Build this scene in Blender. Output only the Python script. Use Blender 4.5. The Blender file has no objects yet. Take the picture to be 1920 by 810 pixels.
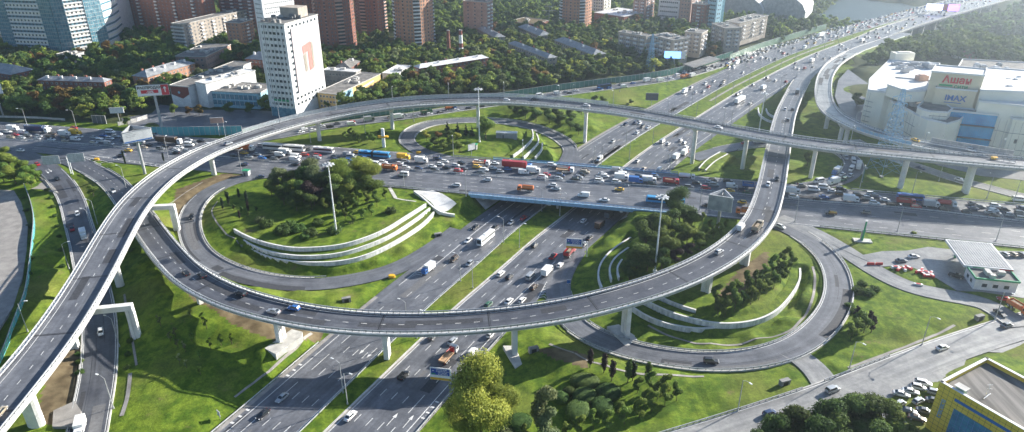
import bpy, bmesh, math, random
import numpy as np
from mathutils import Vector, Matrix
R = math.radians
rnd = random.Random(7)
S = bpy.context.scene
COL = S.collection

# ------------------------------------------------ camera, sky, sun, exposure
CAM_H, FPX, PITCH = 140.0, 1310.0, 25.5
cd = bpy.data.cameras.new('camera'); cam = bpy.data.objects.new('camera', cd); COL.objects.link(cam)
cam.location = (0, 0, CAM_H); cam.rotation_euler = (R(90 - PITCH), 0, 0)
cd.sensor_width = 36; cd.lens = 36 * FPX / 1920; cd.clip_start = 1; cd.clip_end = 9000
S.camera = cam
HAZE = 0.00026
SUN_AZ, SUN_EL = 59.0, 21.5        # degrees clockwise from +Y, and above the horizon
w = bpy.data.worlds.new('World'); S.world = w; w.use_nodes = True
nt = w.node_tree; nt.nodes.clear()
sky = nt.nodes.new('ShaderNodeTexSky'); sky.sky_type = 'NISHITA'; sky.sun_disc = False
sky.sun_elevation = R(SUN_EL); sky.sun_rotation = R(SUN_AZ); sky.air_density = 1.0; sky.dust_density = 0.3; sky.ozone_density = 3.0
bg = nt.nodes.new('ShaderNodeBackground'); bg.inputs[1].default_value = 0.065
wo = nt.nodes.new('ShaderNodeOutputWorld')
nt.links.new(sky.outputs[0], bg.inputs[0]); nt.links.new(bg.outputs[0], wo.inputs[0])
sl = bpy.data.lights.new('sun', 'SUN'); sl.energy = 5.0; sl.angle = R(0.5); sl.color = (1.0, 0.94, 0.84)
sun = bpy.data.objects.new('sun', sl); COL.objects.link(sun)
sdir = Vector((math.sin(R(SUN_AZ)) * math.cos(R(SUN_EL)), math.cos(R(SUN_AZ)) * math.cos(R(SUN_EL)), math.sin(R(SUN_EL))))
sun.rotation_euler = sdir.to_track_quat('Z', 'Y').to_euler()
vs = S.view_settings; vs.view_transform = 'Standard'; vs.look = 'None'; vs.gamma = 1; vs.exposure = 1.45
S.cycles.volume_bounces = 0; S.cycles.max_bounces = 5; S.cycles.diffuse_bounces = 2; S.cycles.glossy_bounces = 2
S.cycles.transparent_max_bounces = 12; S.cycles.volume_step_rate = 5

# ------------------------------------------------ helpers
_cp, _sp = math.cos(R(PITCH)), math.sin(R(PITCH))
def at(x, y, z=0.0):
    """world point at height z that the photograph shows at pixel (x, y) of 1920x810"""
    u, v = x - 960, y - 405
    d = (u, _cp * FPX - _sp * v, -_sp * FPX - _cp * v)
    t = (z - CAM_H) / d[2]
    return Vector((d[0] * t, d[1] * t, z))
def pix(p):
    v = Vector(p) - Vector((0, 0, CAM_H)); zz = v.y * _cp - v.z * _sp
    return 960 + FPX * v.x / zz, 405 - FPX * (v.y * _sp + v.z * _cp) / zz

def tag(o, label=None, cat=None, group=None, kind=None):
    if label: o['label'] = label
    if cat: o['category'] = cat
    if group: o['group'] = group
    if kind: o['kind'] = kind
    return o
def empty(name, loc=(0, 0, 0), rz=0.0, parent=None):
    o = bpy.data.objects.new(name, None); COL.objects.link(o); o.empty_display_size = .5
    o.location = loc; o.rotation_euler = (0, 0, rz); o.parent = parent
    return o
def thing(name, label, cat, loc=(0, 0, 0), rz=0.0, group=None):
    return tag(empty(name, loc, rz), label, cat, group)
def inst(name, mesh, parent=None, loc=(0, 0, 0), rz=0.0, sc=None):
    o = bpy.data.objects.new(name, mesh); COL.objects.link(o); o.parent = parent
    o.location = loc; o.rotation_euler = (0, 0, rz)
    if sc is not None: o.scale = sc if hasattr(sc, '__len__') else (sc, sc, sc)
    return o
def copy_tree(o, parent=None):
    c = o.copy(); COL.objects.link(c); c.parent = parent
    for ch in list(o.children): copy_tree(ch, c)
    return c

class MB:
    """collects geometry for ONE mesh"""
    def __init__(s): s.v = []; s.f = []; s.m = []; s.mi = 0; s.uv = None
    def mat(s, i): s.mi = i; return s
    def face(s, pts):
        n = len(s.v); s.v += [tuple(p) for p in pts]; s.f.append(tuple(range(n, n + len(pts)))); s.m.append(s.mi); return s
    def raw(s, vs, fs):
        n = len(s.v); s.v += [tuple(p) for p in vs]
        for f in fs: s.f.append(tuple(i + n for i in f)); s.m.append(s.mi)
        return s
    def prism(s, poly, z0, z1, top=None):
        """poly: ccw XY; top: optional XY list for the top ring"""
        t = top or poly; k = len(poly)
        vs = [(p[0], p[1], z0) for p in poly] + [(p[0], p[1], z1) for p in t]
        fs = [tuple(range(k - 1, -1, -1)), tuple(range(k, 2 * k))] + [(i, (i + 1) % k, k + (i + 1) % k, k + i) for i in range(k)]
        return s.raw(vs, fs)
    def box(s, c, d, rz=0.0):
        x, y, z = c; a, b, h = d[0] / 2, d[1] / 2, d[2] / 2; cs, sn = math.cos(rz), math.sin(rz)
        P = [(x + px * cs - py * sn, y + px * sn + py * cs) for px, py in ((-a, -b), (a, -b), (a, b), (-a, b))]
        return s.prism(P, z - h, z + h)
    def taper(s, c, d0, d1, z0, z1, rz=0.0):
        cs, sn = math.cos(rz), math.sin(rz)
        q = lambda d: [(c[0] + px * d[0] / 2 * cs - py * d[1] / 2 * sn, c[1] + px * d[0] / 2 * sn + py * d[1] / 2 * cs) for px, py in ((-1, -1), (1, -1), (1, 1), (-1, 1))]
        return s.prism(q(d0), z0, z1, q(d1))
    def cyl(s, c, r0, r1, z0, z1, n=10, sx=1.0):
        q = lambda r: [(c[0] + r * sx * math.cos(2 * math.pi * i / n), c[1] + r * math.sin(2 * math.pi * i / n)) for i in range(n)]
        return s.prism(q(r0), z0, z1, q(r1))
    def tube(s, p, q, r, r2=None, n=5):
        p, q = Vector(p), Vector(q); d = q - p
        if d.length < 1e-6: return s
        a = d.orthogonal().normalized(); b = d.normalized().cross(a); r2 = r if r2 is None else r2
        vs = [p + (a * math.cos(t) + b * math.sin(t)) * r for t in [2 * math.pi * i / n for i in range(n)]]
        vs += [q + (a * math.cos(t) + b * math.sin(t)) * r2 for t in [2 * math.pi * i / n for i in range(n)]]
        return s.raw(vs, [tuple(range(n - 1, -1, -1)), tuple(range(n, 2 * n))] + [(i, (i + 1) % n, n + (i + 1) % n, n + i) for i in range(n)])
    def mesh(s, name, mats, smooth=False):
        me = bpy.data.meshes.new(name); me.from_pydata(s.v, [], s.f)
        for m in (mats if isinstance(mats, (list, tuple)) else [mats]): me.materials.append(m)
        if any(s.m): me.polygons.foreach_set('material_index', s.m)
        if smooth: me.polygons.foreach_set('use_smooth', [True] * len(s.f))
        if s.uv:
            ul = me.uv_layers.new(name='lane'); ul.data.foreach_set('uv', [c for f in s.f for i in f for c in s.uv.get(i, (0, 0))])
        me.update(); return me
    def build(s, name, mats, parent=None, smooth=False, loc=(0, 0, 0), rz=0.0):
        return inst(name, s.mesh(name, mats, smooth), parent, loc, rz)

# ------------------------------------------------ materials
def new_mat(name):
    m = bpy.data.materials.new(name); m.use_nodes = True
    n = m.node_tree.nodes; p = n['Principled BSDF']; return m, n, m.node_tree.links, p
def noise_mat(name, c1, c2, scale=1.0, rough=.8, detail=5, spec=.3, bump=0.0, bscale=None, c3=None, s3=.05, metal=0.0, lo=.35, hi=.65, objrand=0.0, stretch=None):
    m, n, l, p = new_mat(name)
    geo = n.new('ShaderNodeNewGeometry') if True else None
    src = geo.outputs['Position']
    if stretch:
        mp = n.new('ShaderNodeMapping'); mp.inputs['Scale'].default_value = stretch[:3]; mp.inputs['Rotation'].default_value = (0, 0, stretch[3]); l.new(src, mp.inputs[0]); src = mp.outputs[0]
    t = n.new('ShaderNodeTexNoise'); t.inputs['Scale'].default_value = scale; t.inputs['Detail'].default_value = detail; l.new(src, t.inputs['Vector'])
    r = n.new('ShaderNodeValToRGB'); r.color_ramp.elements[0].position = lo; r.color_ramp.elements[1].position = hi
    r.color_ramp.elements[0].color = (*c1, 1); r.color_ramp.elements[1].color = (*c2, 1); l.new(t.outputs[0], r.inputs[0])
    out = r.outputs[0]
    if c3:
        t3 = n.new('ShaderNodeTexNoise'); t3.inputs['Scale'].default_value = s3; t3.inputs['Detail'].default_value = 4; l.new(geo.outputs['Position'], t3.inputs['Vector'])
        r3 = n.new('ShaderNodeValToRGB'); r3.color_ramp.elements[0].position = .5; r3.color_ramp.elements[1].position = .68; l.new(t3.outputs[0], r3.inputs[0])
        mx = n.new('ShaderNodeMix'); mx.data_type = 'RGBA'; l.new(r3.outputs[0], mx.inputs[0]); l.new(out, mx.inputs[6]); mx.inputs[7].default_value = (*c3, 1); out = mx.outputs[2]
    if objrand:
        oi = n.new('ShaderNodeObjectInfo'); hs = n.new('ShaderNodeHueSaturation')
        a = n.new('ShaderNodeMapRange'); a.inputs[3].default_value = 1 - objrand; a.inputs[4].default_value = 1 + objrand; l.new(oi.outputs['Random'], a.inputs[0])
        l.new(a.outputs[0], hs.inputs['Value'])
        mu = n.new('ShaderNodeMath'); mu.operation = 'MULTIPLY'; mu.inputs[1].default_value = 7.31; l.new(oi.outputs['Random'], mu.inputs[0])
        fr = n.new('ShaderNodeMath'); fr.operation = 'FRACT'; l.new(mu.outputs[0], fr.inputs[0])
        b = n.new('ShaderNodeMapRange'); b.inputs[3].default_value = .5 - objrand * .07; b.inputs[4].default_value = .5 + objrand * .07; l.new(fr.outputs[0], b.inputs[0]); l.new(b.outputs[0], hs.inputs['Hue'])
        l.new(out, hs.inputs['Color']); out = hs.outputs[0]
    l.new(out, p.inputs['Base Color']); p.inputs['Roughness'].default_value = rough; p.inputs['Specular IOR Level'].default_value = spec; p.inputs['Metallic'].default_value = metal
    if bump:
        tb = n.new('ShaderNodeTexNoise'); tb.inputs['Scale'].default_value = bscale or scale * 3; tb.inputs['Detail'].default_value = 4; l.new(geo.outputs['Position'], tb.inputs['Vector'])
        bp = n.new('ShaderNodeBump'); bp.inputs['Strength'].default_value = 1; bp.inputs['Distance'].default_value = bump; l.new(tb.outputs[0], bp.inputs['Height']); l.new(bp.outputs[0], p.inputs['Normal'])
    return m
def plain(name, c, rough=.6, metal=0.0, spec=.5, coat=0.0, var=.12, scale=.7):
    c1 = tuple(max(0, v * (1 - var)) for v in c); c2 = tuple(min(1, v * (1 + var)) for v in c)
    m = noise_mat(name, c1, c2, scale, rough, 3, spec, metal=metal); m.node_tree.nodes['Principled BSDF'].inputs['Coat Weight'].default_value = coat
    return m
def paint(name, c, metal=0.0):
    m, n, l, p = new_mat(name); p.inputs['Base Color'].default_value = (*c, 1); p.inputs['Roughness'].default_value = .35; p.inputs['Metallic'].default_value = metal
    p.inputs['Coat Weight'].default_value = .6; p.inputs['Coat Roughness'].default_value = .08; return m
M = {}
def road_mat(name, c1, c2, rough=.5):
    m = noise_mat(name, c1, c2, .16, rough, 7, .4, bump=.012, bscale=5); n, l = m.node_tree.nodes, m.node_tree.links; p = n['Principled BSDF']; src = p.inputs['Base Color'].links[0].from_socket
    uv = n.new('ShaderNodeUVMap'); uv.uv_map = 'lane'; mp = n.new('ShaderNodeMapping'); mp.inputs['Scale'].default_value = (.62, .012, 1); l.new(uv.outputs[0], mp.inputs[0])
    t = n.new('ShaderNodeTexNoise'); t.inputs['Scale'].default_value = 1.0; t.inputs['Detail'].default_value = 5; l.new(mp.outputs[0], t.inputs['Vector'])
    r = n.new('ShaderNodeMapRange'); r.inputs[1].default_value = .3; r.inputs[2].default_value = .7; r.inputs[3].default_value = .72; r.inputs[4].default_value = 1.22; l.new(t.outputs[0], r.inputs[0])
    t2 = n.new('ShaderNodeTexNoise'); t2.inputs['Scale'].default_value = .9; t2.inputs['Detail'].default_value = 6; g = n.new('ShaderNodeNewGeometry'); l.new(g.outputs['Position'], t2.inputs['Vector'])
    r2 = n.new('ShaderNodeMapRange'); r2.inputs[1].default_value = .35; r2.inputs[2].default_value = .65; r2.inputs[3].default_value = .88; r2.inputs[4].default_value = 1.1; l.new(t2.outputs[0], r2.inputs[0])
    mu = n.new('ShaderNodeMath'); mu.operation = 'MULTIPLY'; l.new(r.outputs[0], mu.inputs[0]); l.new(r2.outputs[0], mu.inputs[1])
    mx = n.new('ShaderNodeVectorMath'); mx.operation = 'SCALE'; l.new(src, mx.inputs[0]); l.new(mu.outputs[0], mx.inputs['Scale']); l.new(mx.outputs[0], p.inputs['Base Color']); return m
M['grass'] = noise_mat('grass', (.065, .120, .012), (.150, .215, .022), .30, .9, 9, .12, bump=.1, bscale=2.6, c3=(.15, .17, .035), s3=.03, lo=.38, hi=.62)
M['asphalt'] = road_mat('asphalt', (.105, .111, .128), (.165, .172, .19))
M['asphalt_dark'] = road_mat('asphalt_dark', (.070, .075, .092), (.112, .118, .134))
M['asphalt_pale'] = road_mat('asphalt_pale', (.20, .20, .20), (.31, .305, .295), .38)
gm_ = M['grass']; n_, l_ = gm_.node_tree.nodes, gm_.node_tree.links; p_ = n_['Principled BSDF']; src_ = p_.inputs['Base Color'].links[0].from_socket; geo_ = n_.new('ShaderNodeNewGeometry')
def _mul(src, scale, stretch, lo, hi):
    mp = n_.new('ShaderNodeMapping'); mp.inputs['Scale'].default_value = stretch; mp.inputs['Rotation'].default_value = (0, 0, .5); l_.new(geo_.outputs['Position'], mp.inputs[0]); t = n_.new('ShaderNodeTexNoise'); t.inputs['Scale'].default_value = scale; t.inputs['Detail'].default_value = 6; t.inputs['Roughness'].default_value = .7; l_.new(mp.outputs[0], t.inputs['Vector'])
    r = n_.new('ShaderNodeMapRange'); r.inputs[1].default_value = .32; r.inputs[2].default_value = .68; r.inputs[3].default_value = lo; r.inputs[4].default_value = hi; l_.new(t.outputs[0], r.inputs[0]); v = n_.new('ShaderNodeVectorMath'); v.operation = 'SCALE'; l_.new(src, v.inputs[0]); l_.new(r.outputs[0], v.inputs['Scale']); return v.outputs[0]
src_ = _mul(src_, 1.3, (1, 1, 1), .68, 1.28); src_ = _mul(src_, .45, (1, .12, 1), .82, 1.15)
tb_ = n_.new('ShaderNodeTexNoise'); tb_.inputs['Scale'].default_value = .12; tb_.inputs['Detail'].default_value = 9; tb_.inputs['Roughness'].default_value = .75; l_.new(geo_.outputs['Position'], tb_.inputs['Vector']); rb_ = n_.new('ShaderNodeMapRange'); rb_.inputs[1].default_value = .60; rb_.inputs[2].default_value = .68; l_.new(tb_.outputs[0], rb_.inputs[0])
mx_ = n_.new('ShaderNodeMix'); mx_.data_type = 'RGBA'; l_.new(rb_.outputs[0], mx_.inputs[0]); l_.new(src_, mx_.inputs[6]); mx_.inputs[7].default_value = (.16, .14, .06, 1); l_.new(mx_.outputs[2], p_.inputs['Base Color'])
M['paving'] = noise_mat('paving', (.24, .225, .21), (.34, .32, .30), .3, .8, 5, .3)
M['white_line'] = noise_mat('white_line', (.55, .55, .54), (.8, .8, .78), 1.2, .6, 4)
M['concrete'] = noise_mat('concrete', (.42, .41, .39), (.60, .585, .55), .35, .75, 6, .3, bump=.01)
M['concrete_white'] = noise_mat('concrete_white', (.62, .61, .59), (.78, .77, .75), .3, .6, 6, .35)
M['concrete_dark'] = noise_mat('concrete_dark', (.20, .20, .20), (.32, .31, .30), .3, .8, 6, .3)
M['galv'] = plain('galv', (.52, .53, .54), .45, .3)
M['dark_steel'] = plain('dark_steel', (.10, .11, .12), .5, .2)
M['blue_steel'] = plain('blue_steel', (.07, .23, .48), .45)
M['pale_blue_steel'] = plain('pale_blue_steel', (.25, .43, .60), .45)
M['green_panel'] = noise_mat('green_panel', (.05, .16, .13), (.09, .23, .19), .1, .35, 4, .5)
M['green_glass'] = noise_mat('green_glass', (.22, .33, .24), (.32, .43, .33), .08, .3, 4, .5)
M['pole_grey'] = plain('pole_grey', (.42, .43, .44), .5, .2)
M['lamp_white'] = plain('lamp_white', (.75, .76, .76), .4)
M['black'] = plain('black', (.02, .02, .022), .6)
M['rubber'] = plain('rubber', (.03, .03, .03), .85)
M['yellow'] = plain('yellow', (.75, .42, .02), .5)
M['orange'] = plain('orange', (.65, .16, .02), .5)
M['red'] = plain('red', (.5, .03, .03), .5)
M['blue'] = plain('blue', (.02, .12, .5), .4)
M['white'] = plain('white', (.8, .8, .8), .45, var=.05)
M['soil'] = noise_mat('soil', (.10, .075, .045), (.19, .15, .09), .3, .95, 6, .1)
M['water'] = noise_mat('water', (.02, .045, .055), (.035, .065, .075), .01, .45, 3, .15)
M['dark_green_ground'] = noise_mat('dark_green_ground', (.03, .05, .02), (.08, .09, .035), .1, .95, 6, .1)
# ------------------------------------------------ roads as centrelines
def catmull(P, step=2.0):
    P = [Vector(p) for p in P]; out = []
    Q = [2 * P[0] - P[1]] + P + [2 * P[-1] - P[-2]]
    for i in range(1, len(Q) - 2):
        a, b, c, d = Q[i - 1], Q[i], Q[i + 1], Q[i + 2]; n = max(1, int((c - b).length / step))
        for k in range(n):
            t = k / n
            out.append(.5 * ((2 * b) + (c - a) * t + (2 * a - 5 * b + 4 * c - d) * t * t + (3 * b - a - 3 * c + d) * t ** 3))
    out.append(P[-1]); return out
def smooth(pts, n):
    a = np.array([tuple(p) for p in pts])
    for _ in range(n): a[1:-1] = .25 * a[:-2] + .5 * a[1:-1] + .25 * a[2:]
    return [Vector(p) for p in a]
class Path:
    def __init__(s, pts, sm=0, step=2.0):
        c = catmull(pts, step); c = smooth(c, sm) if sm else c
        s.p = np.array([tuple(v) for v in c]); d = np.diff(s.p[:, :2], axis=0)
        s.s = np.concatenate([[0], np.cumsum(np.hypot(d[:, 0], d[:, 1]))]); s.L = float(s.s[-1])
        t = np.gradient(s.p[:, :2], axis=0); t /= np.linalg.norm(t, axis=1)[:, None]; s.t = t
    def at(s, q, off=0.0, dz=0.0):
        """point at arclength q, off metres to the right, dz above"""
        x = [float(np.interp(q, s.s, s.p[:, k])) for k in range(3)]; t = s.dir(q)
        return Vector((x[0] + t[1] * off, x[1] - t[0] * off, x[2] + dz))
    def dir(s, q):
        a = float(np.interp(q, s.s, s.t[:, 0])); b = float(np.interp(q, s.s, s.t[:, 1])); h = math.hypot(a, b); return a / h, b / h
    def ang(s, q): t = s.dir(q); return math.atan2(t[1], t[0])
    def near(s, x, y):
        d = np.hypot(s.p[:, 0] - x, s.p[:, 1] - y); i = int(d.argmin()); dx, dy = x - s.p[i, 0], y - s.p[i, 1]
        return float(s.s[i]), float(dx * s.t[i, 1] - dy * s.t[i, 0]), float(d[i])      # arclength, offset to the right, distance
    def qs(s, a=0.0, b=None, step=2.0):
        b = s.L if b is None else b; n = max(1, int(round((b - a) / step))); return [a + (b - a) * i / n for i in range(n + 1)]
def W(v, t):   # constant or function of arclength
    return v(t) if callable(v) else v
def sheet(mb, path, o0, o1, dz=0.0, a=0.0, b=None, step=2.5):
    if mb.uv is None: mb.uv = {}
    prev = None
    for q in path.qs(a, b, step):
        u0, u1 = W(o0, q), W(o1, q); L, Rr = path.at(q, u0, dz), path.at(q, u1, dz)
        if prev:
            n = len(mb.v); mb.face([prev[0], prev[1], Rr, L]); mb.uv.update({n: prev[2], n + 1: prev[3], n + 2: (u1, q), n + 3: (u0, q)})
        prev = (L, Rr, (u0, q), (u1, q))
    return mb
def sweep(mb, path, prof, a=0.0, b=None, step=2.5, off=0.0, cap=True):
    """closed profile of (right offset, height) swept along the path"""
    k = len(prof); qs = path.qs(a, b, step); vs = []
    for q in qs: vs += [path.at(q, W(off, q) + o, h) for o, h in prof]
    fs = [(i * k + j, (i + 1) * k + j, (i + 1) * k + (j + 1) % k, i * k + (j + 1) % k) for i in range(len(qs) - 1) for j in range(k)]
    if cap: fs += [tuple(range(k)), tuple(range(len(vs) - 1, len(vs) - 1 - k, -1))]
    return mb.raw(vs, fs)
def dashes(mb, path, off, dz, a=0.0, b=None, on=3.4, per=12.6, wd=.22, ph=0.0):
    b = path.L if b is None else b; q = a + ph
    while q + on < b:
        sheet(mb, path, (lambda t, o=off: W(o, t) - wd / 2), (lambda t, o=off: W(o, t) + wd / 2), dz, q, q + on, 4); q += per
    return mb
def line(mb, path, off, dz, a=0.0, b=None, wd=.25):
    return sheet(mb, path, lambda t: W(off, t) - wd / 2, lambda t: W(off, t) + wd / 2, dz, a, b)
def P3(L): return [at(x, y, z) for x, y, z in L]

ZC = 7.0                                   # level of the city and of the crossing avenue
# motorway: world metres, centre of its green strip
hw_pts = [(-128, 0, 0), (-104, 52, 0), (-80, 102, 0), (-56.5, 152, 0), (-27, 214, 0), (-10, 245, 0), (5.5, 275, 0), (19, 297, 0), (54.5, 358, 0), (76.5, 393, 0), (99, 425, 0), (122, 457, 0), (165, 516, 0),
          (197, 556, 0), (230, 596, 0), (266, 637, 0), (334, 705, 0), (381, 752, 0), (445, 811, 0), (616, 957, 0), (900, 1180, 0), (1400, 1560, 0)]
HW = Path(hw_pts, sm=12, step=4)
_my = np.array([0, 152, 200, 245, 297, 457, 600, 705, 752, 800, 1600]); _mw = np.array([3, 3.1, 4.0, 4.8, 6.0, 6.8, 7, 5, 2.6, 1.6, 1.6])
def MH(q): return float(np.interp(HW.at(q)[1], _my, _mw))      # half width of the green strip
LW, RW = 22.0, 24.0                                          # widths of the two carriageways
# crossing avenue
av_pts = [(-620, 470, ZC), (-430, 415, ZC), (-313, 390, ZC), (-255, 378, ZC), (-200, 365, ZC), (-137, 353, ZC), (-60, 336.5, ZC), (0, 323, ZC), (100, 300.5, ZC), (209, 273, ZC), (330, 245, ZC), (480, 212, ZC)]
AV = Path(av_pts, sm=15, step=4)
def AS(q): return float(np.interp(AV.at(q)[0], [-420, -255, -200, -150, 400], [17, 19, 22, 24, 24]))   # southern half width
AN = 23.0
A_px = [(-60, 826, 17.5), (0, 757, 17.5), (21.7, 730, 17.6), (53.3, 692.7, 17.8), (81, 657.7, 18), (104, 626.7, 18.2), (142, 570, 18.4), (171, 521.7, 18.6), (194.7, 479.3, 18.8), (215.3, 442, 19), (235.3, 408.3, 19.1), (257.7, 378.3, 19.2), (284.3, 351, 19.3), (316, 325.7, 19.4), (353.7, 303, 19.5), (394, 282.7, 19.6), (470, 255, 20), (556.7, 229.3, 20.3),
        (646.7, 210, 20.9), (760, 194.3, 21.5), (880, 188.5, 21.5), (960, 188.3, 21.5), (1026.7, 192.7, 21.6), (1093, 199, 21.8), (1160, 207.3, 22), (1226.7, 218.3, 22.3), (1293, 230, 22.8), (1360, 242.3, 23.3), (1440, 257, 24), (1540, 272, 24.5), (1640, 283, 24.6), (1723, 291, 24.4), (1806.7, 299, 24.1), (1920, 308, 23.6), (2060, 318, 23)]
A = Path(P3(A_px), sm=14)
B_px = [(100, 291, 7), (130, 298, 7), (161, 312.3, 7), (199.3, 333, 7.4), (226, 357.3, 8.2), (280, 431.7, 10.5), (309, 470, 12), (347.3, 510.7, 13.2), (385.7, 536, 13.8), (437.4, 560.2, 14), (503.4, 579.8, 14), (582.3, 596, 13.7), (672.3, 605.7, 13.2), (770.7, 608.7, 13.2), (873.3, 605, 13.6), (976, 595.3, 14.3), (1074, 579.7, 15.5), (1163.7, 558, 16.6),
        (1242, 533.3, 17.2), (1307, 506, 17.7), (1359, 476.7, 18.2), (1395, 447.7, 18.7), (1421, 417, 19), (1434.3, 390, 19), (1446, 350, 19), (1453, 313, 18.8), (1458.5, 283, 18.2), (1467, 238.3, 16.2), (1475, 208.6, 13.4), (1490.6, 174, 8.8), (1505, 149, 4.6), (1520, 134.6, 1.6), (1538, 122, .12), (1565, 106, .1)]
B = Path(P3(B_px), sm=14)
C_px = [(20, 283, 7), (60, 296, 7), (85, 312, 7), (108, 333, 6.9), (125, 356.7, 6.5), (137, 382, 6), (145, 412, 5.4), (155, 447, 4.7), (166, 495, 3.9), (178, 548, 3.2), (186, 600, 2.6), (187, 650, 2.1), (183, 707, 1.7), (176, 745, 1.5), (168, 785, 1.3), (155, 850, 1)]
C = Path(P3(C_px), sm=10)
L1_px = [(520, 325, 6.95), (480, 330, 6.9), (440, 338, 6.8), (405, 352, 6.6), (376, 372, 6.3), (360, 395, 5.9), (355, 420, 5.4), (361, 450, 4.8), (378, 476, 4.1), (407, 496, 3.4), (444, 512, 2.7), (485, 523, 2.0), (526, 530, 1.3), (562, 533, .8), (605, 532, .4), (652, 526, .15), (713, 513, 0.0), (763, 494, 0), (815, 463, 0), (860, 430, 0)]
L1 = Path(P3(L1_px), sm=8)
L2_px = [(1078, 470, 0), (1058, 500, 0), (1046, 530, 0), (1050, 565, .2), (1072, 602, .8), (1090, 617, 1.2), (1113, 631, 1.6), (1145, 645, 2.1), (1195, 660, 2.9), (1260, 672, 3.7), (1327, 678, 4.4), (1393, 676, 5), (1440, 668, 5.4), (1478, 656, 5.8), (1517, 634, 6.2), (1550, 602, 6.5), (1569, 568, 6.8), (1573, 532, 6.9), (1563, 497, 6.95), (1540, 468, 6.95), (1507, 443, 6.95), (1470, 424, 6.95), (1420, 410, 6.95)]
L2 = Path(P3(L2_px), sm=8)
L3_px = [(850, 300, 6.95), (812, 291, 6.95), (780, 279, 6.9), (763, 264, 6.7), (768, 249, 6.3), (787, 238, 5.8), (817, 230, 5.2), (867, 226, 4.4), (915, 226, 3.4), (960, 230, 2.4), (1000, 238, 1.3), (1032, 250, .5), (1058, 265, .1), (1071, 283, 0), (1062, 305, 0)]
L3 = Path(P3(L3_px), sm=8)
J_px = [(420, 264, 7), (480, 261, 6.95), (530, 254, 6.9), (600, 240, 6.7), (680, 229, 6.3), (760, 219.5, 5.8), (850, 206, 5.2), (950, 192, 4.4), (1040, 178, 3.6), (1137, 165, 2.8), (1200, 157, 2.2), (1270, 145, 1.2), (1320, 132, .5), (1380, 112, .1), (1450, 88, 0)]
J = Path(P3(J_px), sm=8)
L4_px = [(1300, 297, 0), (1330, 287, .3), (1370, 277, 1.3), (1420, 270, 2.6), (1480, 268, 4), (1540, 274, 5.4), (1578, 285, 6.2), (1597, 300, 6.7), (1600, 318, 6.9), (1580, 334, 6.95), (1545, 345, 6.95), (1500, 350, 6.95)]
L4 = Path(P3(L4_px), sm=6)
D_px = [(1700, 62, 0.1), (1650, 79, .6), (1612, 92, 3.5), (1582.5, 107, 7), (1562.7, 121, 9.8), (1549, 139.5, 12), (1544, 159, 13.5), (1544, 179, 14.5), (1550, 199, 15.5), (1563, 214, 16.2), (1582.5, 226, 17), (1620, 243, 18.3), (1669, 258, 19.8), (1719, 270, 21.2), (1768, 279, 22.2), (1817.5, 287, 23), (1860, 295, 23.4), (1920, 303.5, 23.5)]
D = Path(P3(D_px), sm=8)
F_px = [(1130, 880, 5.2), (1280, 833, 5.4), (1360, 808, 5.5), (1440, 782, 5.7), (1540, 748, 6.1), (1613, 720, 6.25), (1673, 696, 6.35), (1773, 658, 6.4), (1850, 632, 6.5), (1930, 607, 6.8), (2050, 570, 7)]
F = Path(P3(F_px), sm=6)
K_px = [(1478, 655, 5.6), (1505, 672, 5.7), (1527, 690, 5.75), (1541, 708, 5.8), (1558, 738, 5.8)]
K = Path(P3(K_px), sm=3)
G_px = [(1460, 408, 7), (1500, 424, 6.95), (1545, 446, 6.95), (1590, 473, 6.95), (1628, 499, 6.95), (1665, 520, 6.95), (1705, 538, 6.95), (1760, 551, 6.95), (1815, 560, 6.95), (1855, 571, 6.95), (1885, 590, 6.95), (1915, 612, 6.95)]
G = Path(P3(G_px), sm=6)
N_px = [(1600, 262, 5.6), (1655, 290, 7), (1700, 305, 7), (1745, 320, 7), (1790, 335, 7), (1850, 351, 7), (1930, 371, 7), (2050, 395, 7)]
N = Path(P3(N_px), sm=6)
# (path, half widths left/right, dz, follows the ground?, material)
GRADE = [(AV, AS, AN), ]
def hw_dist(x, y):
    """signed distance beyond the motorway corridor (negative inside)"""
    q, o, d = HW.near(x, y)
    m = MH(q); return (-o - (m + LW)) if o < 0 else (o - (m + RW))

# ------------------------------------------------ terrain: one sheet to the horizon
def axis(lo, hi, c0, c1, fine, first, grow):
    a = list(np.arange(c0, c1 + .01, fine)); st = first; x = c0
    left = []
    while x > lo: x -= st; st *= grow; left.append(x)
    st = first; x = c1; right = []
    while x < hi: x += st; st *= grow; right.append(x)
    return np.array(left[::-1] + a + right)
GX = axis(-2600, 4200, -215, 245, 1.25, 2.5, 1.07)
GY = axis(-120, 6500, 138, 440, 1.25, 2.5, 1.06)
ctrl = []
def ct(x, y, z, r=2.0): ctrl.append((x, y, z, r))
def along(path, hl, hr, a=0, b=None, step=6, gap=5, z=None, ok=None):
    for q in path.qs(a, b, step):
        l, r_ = -W(hl, q), W(hr, q); n = max(1, int((r_ - l) / gap))
        for i in range(n + 1):
            p = path.at(q, l + (r_ - l) * i / n)
            if ok is None or ok(p.x, p.y): ct(p.x, p.y, p.z if z is None else z)
away = lambda x, y: hw_dist(x, y) > 9
along(HW, lambda q: MH(q) + LW, lambda q: MH(q) + RW, step=8, gap=6)
along(AV, AN, AS, ok=away, step=7, gap=6)
along(C, 5, 5, b=C.L)
Bq = lambda x, y: B.near(x, y)[0]
along(B, 5.5, 5.5, 0, B.near(*at(268, 415, 10).xy)[0])
along(B, 6, 6, B.near(*at(1492, 170, 8).xy)[0], B.L)
along(D, 5, 5, 0, D.near(*at(1590, 103, 6).xy)[0])
for pth, hl, hr in ((L1, 4.5, 4.5), (L2, 5, 5), (L3, 4.5, 4.5), (J, 7, 5), (L4, 5, 5), (F, 6, 6), (K, 4, 4), (G, 4, 4), (N, 3.5, 3.5)): along(pth, hl, hr, step=5)
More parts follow.
